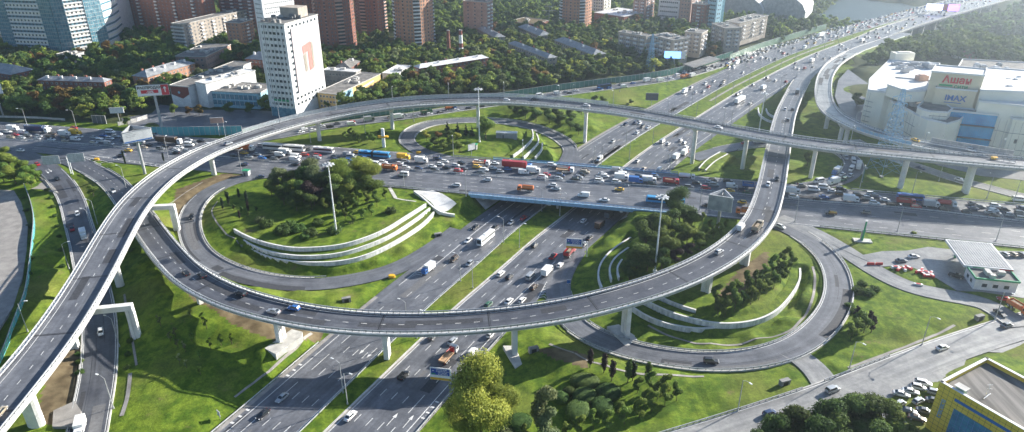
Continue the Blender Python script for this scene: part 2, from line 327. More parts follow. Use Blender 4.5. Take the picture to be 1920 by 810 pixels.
HEAD = [  # explicit spot heights: pixel x, y, z, radius
 # mound of the left loop
 (420, 400, 7.5, 6), (450, 420, 7.5, 6), (480, 430, 7.5, 6), (520, 445, 7.4, 6), (560, 452, 7.3, 6), (600, 452, 7.3, 6), (640, 447, 7.3, 6), (690, 430, 7.3, 6), (740, 405, 7.2, 6), (770, 388, 7.2, 6), (500, 360, 7.5, 8), (560, 380, 7.5, 9), (620, 390, 7.5, 9), (680, 380, 7.5, 9), (720, 365, 7.2, 6), (600, 350, 7.3, 8), (440, 365, 7.2, 6), (410, 375, 7.2, 4), (405, 390, 7.0, 3),
 (430, 440, 5.5, 3), (470, 475, 4.2, 3), (520, 495, 3.5, 3), (580, 505, 3.1, 3), (640, 500, 3.1, 3), (700, 483, 3.1, 3), (750, 460, 3.2, 3), (800, 430, 3.2, 3), (830, 415, 2.6, 3), (850, 425, .6, 3),
 # mound of the right loop
 (1200, 470, 6.5, 6), (1240, 450, 7, 8), (1290, 430, 7, 8), (1330, 420, 7, 6), (1260, 480, 7, 7), (1310, 460, 7, 6), (1380, 430, 7, 4), (1400, 500, 7, 7), (1440, 470, 7, 7), (1470, 500, 7.2, 7), (1440, 540, 7.2, 7), (1400, 560, 7.2, 7), (1350, 570, 7.0, 6), (1330, 585, 6.6, 4), (1480, 540, 7.2, 4), (1490, 520, 7.2, 4), (1500, 480, 7, 5), (1530, 500, 6.3, 3), (1530, 540, 5.8, 3), (1500, 590, 4.6, 3), (1440, 625, 3.6, 3), (1370, 640, 3.2, 3), (1300, 635, 2.9, 3), (1240, 620, 2.6, 3), (1190, 600, 2.4, 3), (1150, 560, 2.2, 3), (1110, 470, 1.0, 3), (1120, 520, 1.5, 3), (1140, 450, 2.5, 3), (1170, 420, 4.5, 3), (1190, 410, 6.0, 3),
 # lawns bottom centre
 (1020, 640, 3.0, 4), (960, 640, 2.0, 3), (1050, 670, 4.2, 4), (1150, 700, 4.5, 4), (1250, 710, 4.8, 5), (1350, 715, 4.9, 5), (1430, 710, 5.3, 5), (1100, 750, 3.6, 6), (1200, 760, 3.9, 6), (1300, 760, 4.4, 5), (1000, 760, 2.8, 6), (900, 760, 1.2, 6), (1050, 830, 3.2, 8), (1200, 820, 4.2, 8), (1500, 705, 5.6, 3), (900, 720, 1.0, 4), (1010, 690, 2.5, 3),
 # lawn between ramp and motorway bottom left
 (300, 520, 7.4, 5), (330, 545, 7.6, 5), (300, 600, 5.5, 6), (380, 580, 7.0, 6), (450, 610, 5.6, 6), (500, 640, 4.2, 5), (400, 660, 3.6, 6), (300, 680, 3.2, 6), (440, 690, 1.8, 4), (330, 760, 1.6, 6), (260, 720, 2.2, 5), (250, 620, 3.6, 4), (240, 560, 4.4, 4), (360, 790, 1.0, 4), (600, 640, 1.5, 3), (560, 625, 3.0, 3), (620, 560, 2.4, 3), (560, 552, 3.0, 3), (480, 545, 4.4, 3), (400, 515, 6.2, 3), (680, 548, 1.3, 3), (300, 480, 7.6, 4),
 (350, 470, 7.0, 3), (330, 440, 7.2, 3), (320, 400, 7.2, 5), (350, 360, 7.2, 5), (400, 340, 7.2, 5), (250, 325, 7.2, 5), (225, 345, 7.2, 4), (180, 350, 7.2, 3),
 # west of the ramp
 (20, 400, 7, 12), (25, 480, 7, 10), (10, 560, 7, 10), (60, 330, 7, 10), (80, 450, 6.6, 5), (75, 520, 6, 5), (60, 600, 5.5, 5), (100, 420, 5.4, 3), (115, 500, 3.9, 3), (110, 600, 3.0, 3), (60, 680, 4.2, 4), (130, 660, 2.2, 3), (130, 760, 1.5, 4), (60, 780, 2.0, 5), (-40, 700, 5, 10), (-60, 500, 7, 20),
 # by the top loop
 (860, 250, 7.2, 6), (940, 262, 7.2, 5), (900, 270, 7.2, 6), (820, 255, 7.2, 5), (960, 250, 6.4, 4), (990, 262, 5.4, 3), (1010, 275, 4.4, 3), (1025, 290, 4.0, 3), (700, 262, 7.0, 6), (600, 258, 7.0, 6), (730, 245, 6.8, 4), (1100, 230, 3.2, 4), (1160, 190, 3.0, 4), (1220, 165, 2.0, 3), (1050, 215, 3.8, 4),
 # east
 (1640, 580, 6.6, 6), (1700, 600, 6.8, 6), (1780, 590, 6.9, 6), (1600, 640, 5.6, 4), (1680, 645, 5.4, 3), (1760, 625, 5.8, 3), (1590, 680, 5.4, 3), (1620, 540, 6.8, 5), (1700, 420, 6.8, 4), (1850, 430, 6.8, 5), (1800, 470, 7, 8), (1880, 520, 7, 10), (1700, 490, 7, 6), (1860, 700, 7, 10), (1800, 780, 6.5, 10), (1700, 750, 6.5, 8), (1620, 780, 6.2, 6),
 (1380, 310, 4, 4), (1340, 330, 6.5, 3), (1350, 305, 3, 3), (1420, 330, 7, 5), (1420, 300, 5, 4), (1480, 310, 7, 5), (1380, 240, 1.5, 4), (1440, 215, 1.5, 4), (1430, 240, 2.5, 4), (1530, 240, 4, 5), (1520, 190, 3.5, 4), (1555, 250, 5, 5), (1660, 330, 7, 6), (1760, 345, 7, 8), (1880, 350, 7, 8), (1700, 250, 7, 12), (1850, 280, 7, 12), (1620, 180, 6, 10), (1640, 130, 6, 10),
]
for x, y, z, r in HEAD: p = at(x, y, z); ct(p.x, p.y, z, r)
for x in range(-1500, 700, 60):           # the city beyond: level
    for y in list(range(470, 1400, 70)):
        if hw_dist(x, y) > 60 and (HW.near(x, y)[1] < 0): ct(x, y, 6.0 if y < 700 else 4.0, 20)
for x in range(260, 1800, 60):
    for y in range(120, 1500, 60):
        if HW.near(x, y)[1] > 0 and hw_dist(x, y) > 60 and AV.near(x, y)[2] > 60: ct(x, y, 7.0 if y < 560 else 2.0, 20)
for x in range(-900, -240, 60):
    for y in range(100, 330, 50): ct(x, y, 7, 20)
ctrl = np.array(ctrl, dtype=np.float32)
cx = np.concatenate([GX[(GX < -215)][::1], np.arange(-215, 245.1, 5), GX[GX > 245]]); cy = np.concatenate([GY[GY < 138], np.arange(138, 440.1, 5), GY[GY > 440]])
XX, YY = np.meshgrid(cx, cy); Zc = np.zeros(XX.size, np.float32); fx, fy = XX.ravel().astype(np.float32), YY.ravel().astype(np.float32)
for i in range(0, fx.size, 2000):
    d = np.sqrt((fx[i:i + 2000, None] - ctrl[:, 0]) ** 2 + (fy[i:i + 2000, None] - ctrl[:, 1]) ** 2) - ctrl[:, 3]
    wt = 1.0 / np.maximum(d, .6) ** 3.2; Zc[i:i + 2000] = (wt * ctrl[:, 2]).sum(1) / wt.sum(1)
Zc = Zc.reshape(XX.shape)
def bilin(ax, ay, Z, x, y):
    x = np.clip(x, ax[0], ax[-1] - 1e-3); y = np.clip(y, ay[0], ay[-1] - 1e-3)
    i = np.clip(np.searchsorted(ax, x, 'right') - 1, 0, len(ax) - 2); j = np.clip(np.searchsorted(ay, y, 'right') - 1, 0, len(ay) - 2)
    u = (x - ax[i]) / (ax[i + 1] - ax[i]); v = (y - ay[j]) / (ay[j + 1] - ay[j])
    return Z[j, i] * (1 - u) * (1 - v) + Z[j, i + 1] * u * (1 - v) + Z[j + 1, i] * (1 - u) * v + Z[j + 1, i + 1] * u * v
FX, FY = np.meshgrid(GX, GY); GZ = bilin(cx, cy, Zc, FX, FY)
GZ += 0.06 * np.sin(FX * .31 + FY * .17) * np.cos(FY * .23) 
def stamp(path, hl, hr, sink=.3, feather=2.5, a=0.0, b=None, ok=None, z=None, side=None):
    qs = path.qs(a, b, 1.6)
    best = {}
    for q in qs:
        p = path.at(q); l, r_ = W(hl, q), W(hr, q); m = max(l, r_) + feather
        i0, i1 = np.searchsorted(GX, (p.x - m, p.x + m)); j0, j1 = np.searchsorted(GY, (p.y - m, p.y + m))
        if i1 <= i0 or j1 <= j0: continue
        t = path.dir(q); dx = FX[j0:j1, i0:i1] - p.x; dy = FY[j0:j1, i0:i1] - p.y
        al = dx * t[0] + dy * t[1]; o = dx * t[1] - dy * t[0]
        e = np.where(o < 0, -o - l, o - r_); wgt = np.clip(1 - e / feather, 0, 1); wgt = wgt * wgt * (3 - 2 * wgt)
        st = 1.0 + (GX[i0 + 1] - GX[i0] if i0 + 1 < len(GX) else 0) * .6
        mask = (np.abs(al) < max(1.4, st))
        if ok is not None: mask &= ok(FX[j0:j1, i0:i1], FY[j0:j1, i0:i1])
        ij = (slice(j0, j1), slice(i0, i1)); key = DZ[ij]
        upd = mask & (wgt > WT[ij]); WT[ij] = np.where(upd, wgt, WT[ij]); DZ[ij] = np.where(upd, (p.z - sink) if z is None else z, key)
def flush():
    global GZ, WT, DZ
    GZ = GZ * (1 - WT) + DZ * WT; WT = np.zeros_like(GZ); DZ = np.zeros_like(GZ)
WT = np.zeros_like(GZ); DZ = np.zeros_like(GZ)
hp = HW.p; 
def hwd_arr(x, y):
    sh = x.shape; xf, yf = x.ravel(), y.ravel(); q = []
    d = (xf[:, None] - hp[:, 0]) ** 2 + (yf[:, None] - hp[:, 1]) ** 2; i = d.argmin(1)
    o = (xf - hp[i, 0]) * HW.t[i, 1] - (yf - hp[i, 1]) * HW.t[i, 0]; m = np.interp(hp[i, 1], _my, _mw)
    return np.where(o < 0, -o - (m + LW), o - (m + RW)).reshape(sh)
okav = lambda x, y: hwd_arr(x, y) > 8
stamp(AV, AN, AS, ok=okav, feather=4); flush()
for pth, h, a, b in ((F, 6.2, 0, None), (G, 4.2, 0, None), (N, 3.6, 0, None), (K, 4.6, 0, None), (L4, 5.2, 0, None), (J, 6.5, 0, None), (L3, 4.8, 0, None), (L1, 4.8, 0, None), (L2, 5.2, 0, None), (C, 5.4, 0, None),
                     (B, 5.9, 0, B.near(*at(268, 415, 10).xy)[0]), (B, 6, B.near(*at(1492, 170, 8).xy)[0], None), (D, 5, 0, D.near(*at(1590, 103, 6).xy)[0])):
    stamp(pth, h, h, a=a, b=b); flush()
stamp(HW, lambda q: MH(q) + LW + .5, lambda q: MH(q) + RW + .5, sink=.3, feather=4); flush()
# terraces: pixel line at the foot of each wall, height of its crest, wall height, side of the higher ground (+1 right of the line)
TER = [
 ('uppermost curved white retaining wall on the left loop slope', [(440, 436), (458, 446), (490, 459), (540, 470), (585, 471), (647, 464), (713, 441), (763, 411), (799, 388)], 7.3, 1.7, -1),
 ('middle curved white retaining wall on the left loop slope', [(458, 456), (472, 465), (500, 476), (540, 484), (585, 486), (647, 479), (720, 453), (770, 423), (806, 396)], 5.7, 1.6, -1),
 ('lowest curved white retaining wall on the left loop slope', [(458, 462), (475, 475), (500, 487), (540, 496), (585, 499), (635, 497), (685, 486), (740, 460), (790, 428), (814, 404)], 4.2, 1.8, -1),
 ('long white retaining wall inside the right loop, curling up at its right end', [(1205, 570), (1245, 590), (1290, 605), (1350, 616), (1410, 611), (1452, 593), (1481, 563), (1498, 533), (1498, 512)], 6.4, 2.1, -1),
 ('lower white retaining wall inside the right loop under the viaduct', [(1178, 579), (1210, 600), (1250, 615), (1310, 625), (1364, 619)], 4.6, 1.9, -1),
 ('short upper white retaining wall inside the right loop', [(1236, 562), (1268, 576), (1304, 587)], 7.3, 1.3, -1),
 ('outer curved retaining wall on the motorway side of the right grove', [(1182, 451), (1150, 472), (1127, 498), (1121, 524), (1128, 545)], 3.2, 1.5, -1),
 ('middle curved retaining wall on the motorway side of the right grove', [(1178, 470), (1153, 489), (1142, 510), (1146, 530)], 4.8, 1.5, -1),
 ('inner curved retaining wall on the motorway side of the right grove', [(1166, 492), (1156, 508), (1160, 526)], 6.2, 1.4, -1),
 ('left one of three curved retaining walls in the small far loop', [(998, 247), (999, 262), (983, 280), (962, 296)], 6.8, 1.5, 1),
 ('middle one of three curved retaining walls in the small far loop', [(1006, 255), (1010, 269), (998, 284), (982, 299)], 5.6, 1.5, 1),
 ('right one of three curved retaining walls in the small far loop', [(1017, 272), (1015, 285), (1003, 299)], 4.6, 1.4, 1),
 ('lower curved retaining wall left of the rising viaduct', [(1421, 205), (1424, 218), (1440, 229), (1456, 233)], 3.6, 1.3, -1),
 ('upper curved retaining wall left of the rising viaduct', [(1436, 207), (1441, 217), (1459, 225)], 4.8, 1.3, -1),
 ('left retaining wall on the bank behind the jammed avenue', [(1310, 320), (1325, 304), (1350, 289)], 5.0, 1.4, 1),
 ('right retaining wall on the bank behind the jammed avenue', [(1322, 324), (1340, 307), (1364, 293)], 6.2, 1.4, 1),
]
TERP = []
for lab, L, zt, h, sd in TER:
    p = Path([at(x, y, zt - h) for x, y in L], sm=4, step=1.5); p.p[:, 2] = zt; TERP.append((lab, p, h, sd))
for lab, p, h, sd in TERP:
    if sd > 0: stamp(p, lambda q: -1.5, lambda q: 4.2, sink=.3, feather=.4)
    else: stamp(p, lambda q: 4.2, lambda q: -1.5, sink=.3, feather=.4)
flush()
for lab, p, h, sd in TERP:
    if sd > 0: stamp(p, lambda q: 2.4, lambda q: .9, sink=h, feather=.3)
    else: stamp(p, lambda q: .9, lambda q: 2.4, sink=h, feather=.3)
flush()
# the valley of the river under the far bridge
vr, vo, vd = HW.near(*at(1690, 45, 0).xy)
gq = np.array([[HW.s[i] for i in [0]]])
def along_hw(x, y):
    sh = x.shape; xf, yf = x.ravel(), y.ravel(); out = np.zeros(xf.size)
    for k in range(0, xf.size, 20000):
        d = (xf[k:k + 20000, None] - hp[:, 0]) ** 2 + (yf[k:k + 20000, None] - hp[:, 1]) ** 2; out[k:k + 20000] = HW.s[d.argmin(1)]
    return out.reshape(sh)
RIV0, RIV1 = HW.near(*at(1625, 58, 0).xy)[0], HW.near(*at(1840, 2, 0).xy)[0]
far = FY > 640
sa = along_hw(FX[far], FY[far]); fr = np.clip(np.minimum(sa - RIV0, RIV1 - sa) / 25, 0, 1); fr = fr * fr * (3 - 2 * fr)
GZ[far] = GZ[far] * (1 - fr) + (-16.0) * fr
def gz(x, y): return float(bilin(GX, GY, GZ, np.array([x]), np.array([y]))[0])
def gzs(x, y): return bilin(GX, GY, GZ, np.array(x, float), np.array(y, float))
def on(px, py, z=7.0, it=4):
    """ground point that shows at a pixel"""
    for _ in range(it):
        p = at(px, py, z); z = .35 * z + .65 * gz(p.x, p.y)
    p = at(px, py, z); return Vector((p.x, p.y, gz(p.x, p.y)))
# ------------------------------------------------ terrain mesh, water, far ground
def grid_mesh(name, ax, ay, Z, mats):
    X, Y = np.meshgrid(ax, ay); n, m = X.shape
    me = bpy.data.meshes.new(name); me.vertices.add(n * m)
    me.vertices.foreach_set('co', np.stack([X, Y, Z], -1).astype(np.float32).ravel())
    i = (np.arange(n - 1)[:, None] * m + np.arange(m - 1)).ravel(); q = np.stack([i, i + 1, i + m + 1, i + m], 1).astype(np.int32).ravel()
    k = len(q) // 4; me.loops.add(4 * k); me.loops.foreach_set('vertex_index', q); me.polygons.add(k)
    me.polygons.foreach_set('loop_start', np.arange(0, 4 * k, 4, dtype=np.int32)); me.polygons.foreach_set('loop_total', np.full(k, 4, dtype=np.int32))
    me.polygons.foreach_set('use_smooth', np.ones(k, dtype=bool))
    for mt in mats: me.materials.append(mt)
    me.update(calc_edges=True); return me
tm = grid_mesh('terrain', GX, GY, GZ, [M['grass'], M['soil'], M['dark_green_ground']])
# woods and yards of the city stand on darker earth, lawns near the roads stay grass
fxm, fym = (FX[:-1, :-1] + FX[1:, 1:]) / 2, (FY[:-1, :-1] + FY[1:, 1:]) / 2
def poly_mask(poly, x, y):
    ins = np.zeros(x.shape, bool); n = len(poly)
    for i in range(n):
        (x0, y0), (x1, y1) = poly[i][:2], poly[(i + 1) % n][:2]
        if y0 == y1: continue
        c = ((y0 > y) != (y1 > y)) & (x < (x1 - x0) * (y - y0) / (y1 - y0) + x0); ins ^= c
    return ins
def px_poly(L, z=ZC): return [tuple(at(x, y, z).xy) for x, y in L]
idx = np.zeros(fxm.shape, np.int32)
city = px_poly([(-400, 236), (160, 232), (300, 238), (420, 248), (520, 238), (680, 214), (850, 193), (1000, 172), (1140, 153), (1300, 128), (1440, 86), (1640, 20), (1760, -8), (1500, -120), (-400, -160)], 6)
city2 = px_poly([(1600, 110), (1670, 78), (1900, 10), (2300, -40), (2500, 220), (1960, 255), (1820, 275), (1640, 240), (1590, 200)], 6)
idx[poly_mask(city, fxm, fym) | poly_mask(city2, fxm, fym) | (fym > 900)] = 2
for L in ([(500, 560), (470, 590), (540, 600), (620, 606), (600, 640), (520, 640), (440, 610), (400, 580), (360, 560), (300, 510), (330, 500)], [(90, 680), (150, 640), (156, 700), (150, 790), (60, 800)], [(1000, 655), (1040, 650), (1110, 668), (1100, 690), (1050, 675)], [(1340, 560), (1390, 500), (1440, 470), (1440, 500), (1390, 550)], [(330, 355), (420, 325), (470, 330), (360, 385), (320, 420)]):
    idx[poly_mask([tuple(on(*p).xy) for p in L], fxm, fym)] = 1
tm.polygons.foreach_set('material_index', idx.ravel())
tag(inst('terrain', tm), kind='structure')
wq = MB(); wq.face([(-2000, 600, -12), (4200, 600, -12), (4200, 4000, -12), (-2000, 4000, -12)])
tag(wq.build('river_water', M['water']), kind='structure')

# ------------------------------------------------ carriageways with kerbs, markings
def struct(name, mb, mats, smooth=False): return tag(mb.build(name, mats, None, smooth), kind='structure')
def road(name, path, l, r, mat, dz=0.0, kerb=True, a=0.0, b=None, kl=None, kr=None, deep=.7):
    """grade road: surface with skirts and pale kerb lines; kl/kr: arclength span of the kerb on each side"""
    mb = MB(); b = path.L if b is None else b
    sweep(mb, path, [(0, dz)] * 0 or [(-1e-9, dz)], a, b) if False else None
    vs = []; qs = path.qs(a, b, 2.5); mb.uv = {}
    for q in qs:
        L, Rr = -W(l, q), W(r, q); k = len(vs); mb.uv.update({k: (L, q), k + 1: (L, q), k + 2: (Rr, q), k + 3: (Rr, q)})
        vs += [path.at(q, L, dz - deep), path.at(q, L, dz), path.at(q, Rr, dz), path.at(q, Rr, dz - deep)]
    fs = [(i * 4 + j, i * 4 + j + 1, i * 4 + j + 5, i * 4 + j + 4) for i in range(len(qs) - 1) for j in range(3)]
    mb.raw(vs, fs); o = struct(name, mb, mat)
    if kerb:
        for side, span in ((-1, kl), (1, kr)):
            if span == 0: continue
            s0, s1 = span or (a, b); e = l if side < 0 else r
            off = (lambda q, e=e, sd=side: sd * (W(e, q) + .1)); kb = MB()
            sweep(kb, path, [(-.22, dz - .5), (.22, dz - .5), (.22, dz + .13), (-.22, dz + .13)], s0, s1, off=off)
            struct('kerb', kb, M['concrete'])
    return o
road('motorway_road', HW, lambda q: MH(q) + LW, lambda q: MH(q) + RW, M['asphalt'], b=HW.near(*at(1625, 58, 0).xy)[0], kerb=False)
avN = lambda q: AN
q0, q1 = sorted((AV.near(*at(790, 356, 7).xy)[0], AV.near(*at(1238, 402, 7).xy)[0]))
# spans of the avenue where the motorway passes below
qa = [q for q in AV.qs(0, None, 2) if hw_dist(*AV.at(q, 0).xy) < 2]; Q0, Q1 = min(qa) - 16, max(qa) + 16
road('avenue_road', AV, AN, AS, M['asphalt'], b=Q0, kerb=False, deep=1.2)
road('avenue_road', AV, AN, AS, M['asphalt'], a=Q1, kerb=False, deep=1.2)
road('slip_road', C, 5.2, 5.2, M['asphalt_dark'], .012, kr=(60, C.L), kl=(70, C.L))
bq = B.near(*at(268, 415, 10).xy)[0]; bq2 = B.near(*at(1492, 170, 8).xy)[0]
road('slip_road', B, 5.6, 5.6, M['asphalt_dark'], .02, b=bq, kr=(45, bq), kl=(55, bq))
road('slip_road', B, 5.6, 5.6, M['asphalt'], .02, a=bq2, kr=0, kl=0)
road('loop_road', L1, 4.6, 4.6, M['asphalt'], .02, kl=(40, L1.L - 75), kr=(50, L1.L - 130))
road('loop_road', L2, 4.8, 4.8, M['asphalt'], .02, kl=(60, L2.L - 20), kr=(60, L2.L - 20))
road('loop_road', L3, 4.6, 4.6, M['asphalt'], .02, kl=(40, L3.L - 30), kr=(50, L3.L - 30))
road('slip_road', J, 7, 4.5, M['asphalt'], .016, kl=(60, J.L), kr=(120, J.L - 90))
road('slip_road', L4, 4.8, 4.8, M['asphalt'], .02, kl=(20, L4.L - 40), kr=(30, L4.L - 60))
road('frontage_road', F, 5.6, 5.6, M['asphalt_pale'], .02, kr=0, kl=(60, F.L))
road('link_road', K, 4.2, 4.2, M['asphalt_pale'], .026, kerb=False)
road('service_road', G, 4.4, 4.4, M['asphalt_pale'], .03, kl=0, kr=(90, G.L))
road('service_road', N, 3.6, 3.6, M['asphalt_pale'], .02)
dq0 = D.near(*at(1590, 103, 6).xy)[0]
road('slip_road', D, 5.2, 5.2, M['asphalt'], .02, b=dq0, kerb=False)
# green strip of the motorway
hwe = HW.near(*at(1695, 37, 0).xy)[0]
gs = MB(); sweep(gs, HW, [(-1, -.2), (-1, .14), (-.5, .24), (.5, .24), (1, .14), (1, -.2)], 0, hwe, step=4) if False else None
vs = []; qs = HW.qs(0, hwe, 3)
for q in qs:
    m = MH(q)
    for o, z in ((-m, -.2), (-m, .10), (-m + .8, .22), (0, .34), (m - .8, .22), (m, .10), (m, -.2)): vs.append(HW.at(q, o, z))
gs = MB(); gs.raw(vs, [(i * 7 + j, i * 7 + j + 1, i * 7 + j + 8, i * 7 + j + 7) for i in range(len(qs) - 1) for j in range(6)])
struct('central_lawn', gs, M['grass'])
for sd in (-1, 1):
    kb = MB(); sweep(kb, HW, [(-.3, -.2), (.3, -.2), (.3, .16), (-.3, .16)], 0, hwe, step=4, off=lambda q, s=sd: s * (MH(q) + .05)); struct('kerb', kb, M['concrete'])
# worn footway on the green strip, far part
ft = MB(); sheet(ft, HW, -.9, .9, .37, HW.near(*at(1340, 190, 0).xy)[0], HW.near(*at(1560, 80, 0).xy)[0], 4); struct('footpath', ft, M['paving'])
for nm, f0, f1, a, b in (('gutter', lambda q: MH(q) + .1, lambda q: MH(q) + 1.15, 0, hwe), ('shoulder', lambda q: -(MH(q) + LW + .1), lambda q: -(MH(q) + LW - 1.5), 0, HW.near(*at(700, 548, 0).xy)[0]), ('shoulder', lambda q: -(MH(q) + LW + .1), lambda q: -(MH(q) + LW - 1.6), HW.near(*at(1100, 300, 0).xy)[0], HW.near(*at(1320, 140, 0).xy)[0]), ('gutter', lambda q: MH(q) + RW - 1.2, lambda q: MH(q) + RW + .1, 0, HW.near(*at(940, 640, 0).xy)[0])):
    g_ = MB(); sheet(g_, HW, f0, f1, .006, a, b, 4); struct(nm, g_, M['paving'])
def LO(k): return lambda q: -(MH(q) + k)
def RO(k): return lambda q: MH(q) + k
mk = MB()
hb = HW.near(*at(1625, 58, 0).xy)[0]
for k in (3.9, 7.6, 11.3): dashes(mk, HW, LO(k), .008, 0, HW.L)
dashes(mk, HW, LO(15.0), .008, 0, HW.near(*at(700, 555, 0).xy)[0], on=9, per=15.5, ph=4)
qA, qB = HW.near(*at(812, 497, 0).xy)[0], HW.near(*at(960, 385, 0).xy)[0]
line(mk, HW, LO(15.0), .008, qA, qB, .3); dashes(mk, HW, LO(18.6), .008, qA, qB + 60, on=1.8, per=5.5, wd=.35)
dashes(mk, HW, LO(15.0), .008, qB, HW.L)
line(mk, HW, LO(18.7), .008, 0, qA - 55); line(mk, HW, LO(.7), .008, 0, HW.L); line(mk, HW, LO(18.9), .008, qB + 70, HW.L)
for k in (5.0, 9.0): dashes(mk, HW, RO(k), .008, 0, HW.L)
qC = HW.near(*at(1020, 560, 0).xy)[0]
dashes(mk, HW, RO(13.0), .008, 0, HW.L, on=3.4); dashes(mk, HW, RO(17.0), .008, 0, qC - 20, on=9, per=15.5)
line(mk, HW, RO(17.0), .008, qC - 15, qC + 30, .3); dashes(mk, HW, RO(17.0), .008, qC + 30, HW.L)
line(mk, HW, RO(1.2), .008, 0, HW.L); line(mk, HW, RO(21.0), .008, 0, qC - 30, .3); line(mk, HW, RO(21.0), .008, qC + 85, HW.L, .3)
# rumble bars on the shoulders
for q in HW.qs(20, qA - 80, 24):
    for i in range(3): sheet(mk, HW, lambda t: -(MH(t) + 20.6), lambda t: -(MH(t) + 19.4), .008, q + i * 3.0, q + i * 3.0 + .7, 1)
for q in HW.qs(20, qC - 60, 19):
    for i in range(4): sheet(mk, HW, lambda t: MH(t) + 21.4, lambda t: MH(t) + 22.6, .008, q + i * 2.6, q + i * 2.6 + .6, 1)
# arrows on the right carriageway and the left one
def arrow(px, py, path, d=1, z=0.0):
    p = at(px, py, z); q, o, _ = path.near(p.x, p.y); t = path.dir(q); a = Vector((t[0], t[1], 0)) * d; b = Vector((a.y, -a.x, 0)); c = Vector((p.x, p.y, path.at(q).z + .035))
    mk.face([c - a * 3 - b * .12, c - a * 3 + b * .12, c + a * .8 + b * .12, c + a * .8 - b * .12]); mk.face([c + a * .8 - b * .6, c + a * .8 + b * .6, c + a * 2.9])
for x, y in ((736, 786), (766, 790), (870, 678)): arrow(x, y, HW)
for x, y in ((683, 655), (697, 662)): arrow(x, y, HW, -1)
def hatch(tip, a, b, z, n=6, wd=.35):
    """chevron gore between two edges that start at tip"""
    T, Aa, Bb = at(*tip, z), at(*a, z), at(*b, z)
    for P, Q in ((T, Aa), (T, Bb)):
        d = (Q - P).normalized(); s_ = Vector((d.y, -d.x, 0)) * .13; mk.face([P - s_, P + s_, Q + s_, Q - s_])
    up = Vector((0, 0, .002))
    for i in range(1, n + 1):
        f = i / (n + .4); p, q = T.lerp(Aa, f) + up, T.lerp(Bb, f) + up; m = (p + q) / 2 - (((Aa + Bb) / 2) - T).normalized() * (p - q).length * .45
        for u, v in ((p, m), (q, m)):
            d = ((Aa + Bb) / 2 - T).normalized() * wd; mk.face([u, v, v + d, u + d] if u is p else [v, u, u + d, v + d])
hatch((800, 493), (748, 535), (790, 517), .036, 6); hatch((1025, 528), (1008, 560), (1030, 568), .036, 6)
# avenue markings
BAR_px = [(-200, 266), (0, 262), (160, 272), (300, 284), (480, 301), (560, 306), (700, 314), (770, 320), (957, 333), (1100, 343), (1247, 352), (1380, 364), (1507, 377), (1693, 391), (1873, 411), (2100, 440)]
BAR = Path(P3([(x, y, 7) for x, y in BAR_px]), sm=12)
bo = [AV.near(p[0], p[1])[:2] for p in BAR.p[::4]]; _bq = np.array([b[0] for b in bo]); _bo = np.array([b[1] for b in bo]); _i = np.argsort(_bq); _bq, _bo = _bq[_i], _bo[_i]
def BO(q): return float(np.interp(q, _bq, _bo))     # offset of the middle barrier
for k in range(1, 5):
    dashes(mk, AV, lambda q, k=k: BO(q) + .8 + (AS(q) - 1.6 - BO(q)) * k / 5, .012, 0, AV.L, ph=k * 1.4, per=14, wd=.2)
    dashes(mk, AV, lambda q, k=k: BO(q) - .8 - (AN - 1.6 + BO(q)) * k / 5, .012, 0, AV.L, per=14, wd=.2)
line(mk, AV, lambda q: BO(q) + .9, .012); line(mk, AV, lambda q: BO(q) - .9, .012); line(mk, AV, lambda q: AS(q) - 1.3, .012, AV.near(*at(500, 335, 7).xy)[0]); line(mk, AV, lambda q: -AN + 1, .012)
hatch((148, 291), (190, 309), (213, 306), 7.05, 4); hatch((165, 290), (330, 318), (330, 312), 7.05, 16, .5)
# ramps
def ramp_marks(p, hl, hr, dz, centre=True, a=6, b=None, l=True, r=True, on=1.8, per=5.4, edge=.55):
    b = p.L if b is None else b
    if centre: dashes(mk, p, 0, dz, a, b, on=on, per=per)
    if l: line(mk, p, -hl + edge, dz, a, b, .2)
    if r: line(mk, p, hr - edge, dz, a, b, .2)
ramp_marks(C, 5.2, 5.2, .03, centre=False, a=50); ramp_marks(B, 5.6, 5.6, .032, l=True, r=True, a=30, b=bq)
ramp_marks(L1, 4.6, 4.6, .032, centre=False, a=40, b=L1.L - 80); ramp_marks(L2, 4.8, 4.8, .032, centre=False, a=40, b=L2.L - 25)
ramp_marks(L3, 4.6, 4.6, .032, centre=False, a=30, b=L3.L - 20); ramp_marks(F, 5.6, 5.6, .034, centre=False, a=0, r=False); ramp_marks(J, 7, 4.5, .03, a=30, b=J.L - 60)
for x, y in ((101, 343), (96, 346)): arrow(x, y, C)
struct('lane_markings', mk, M['white_line'])
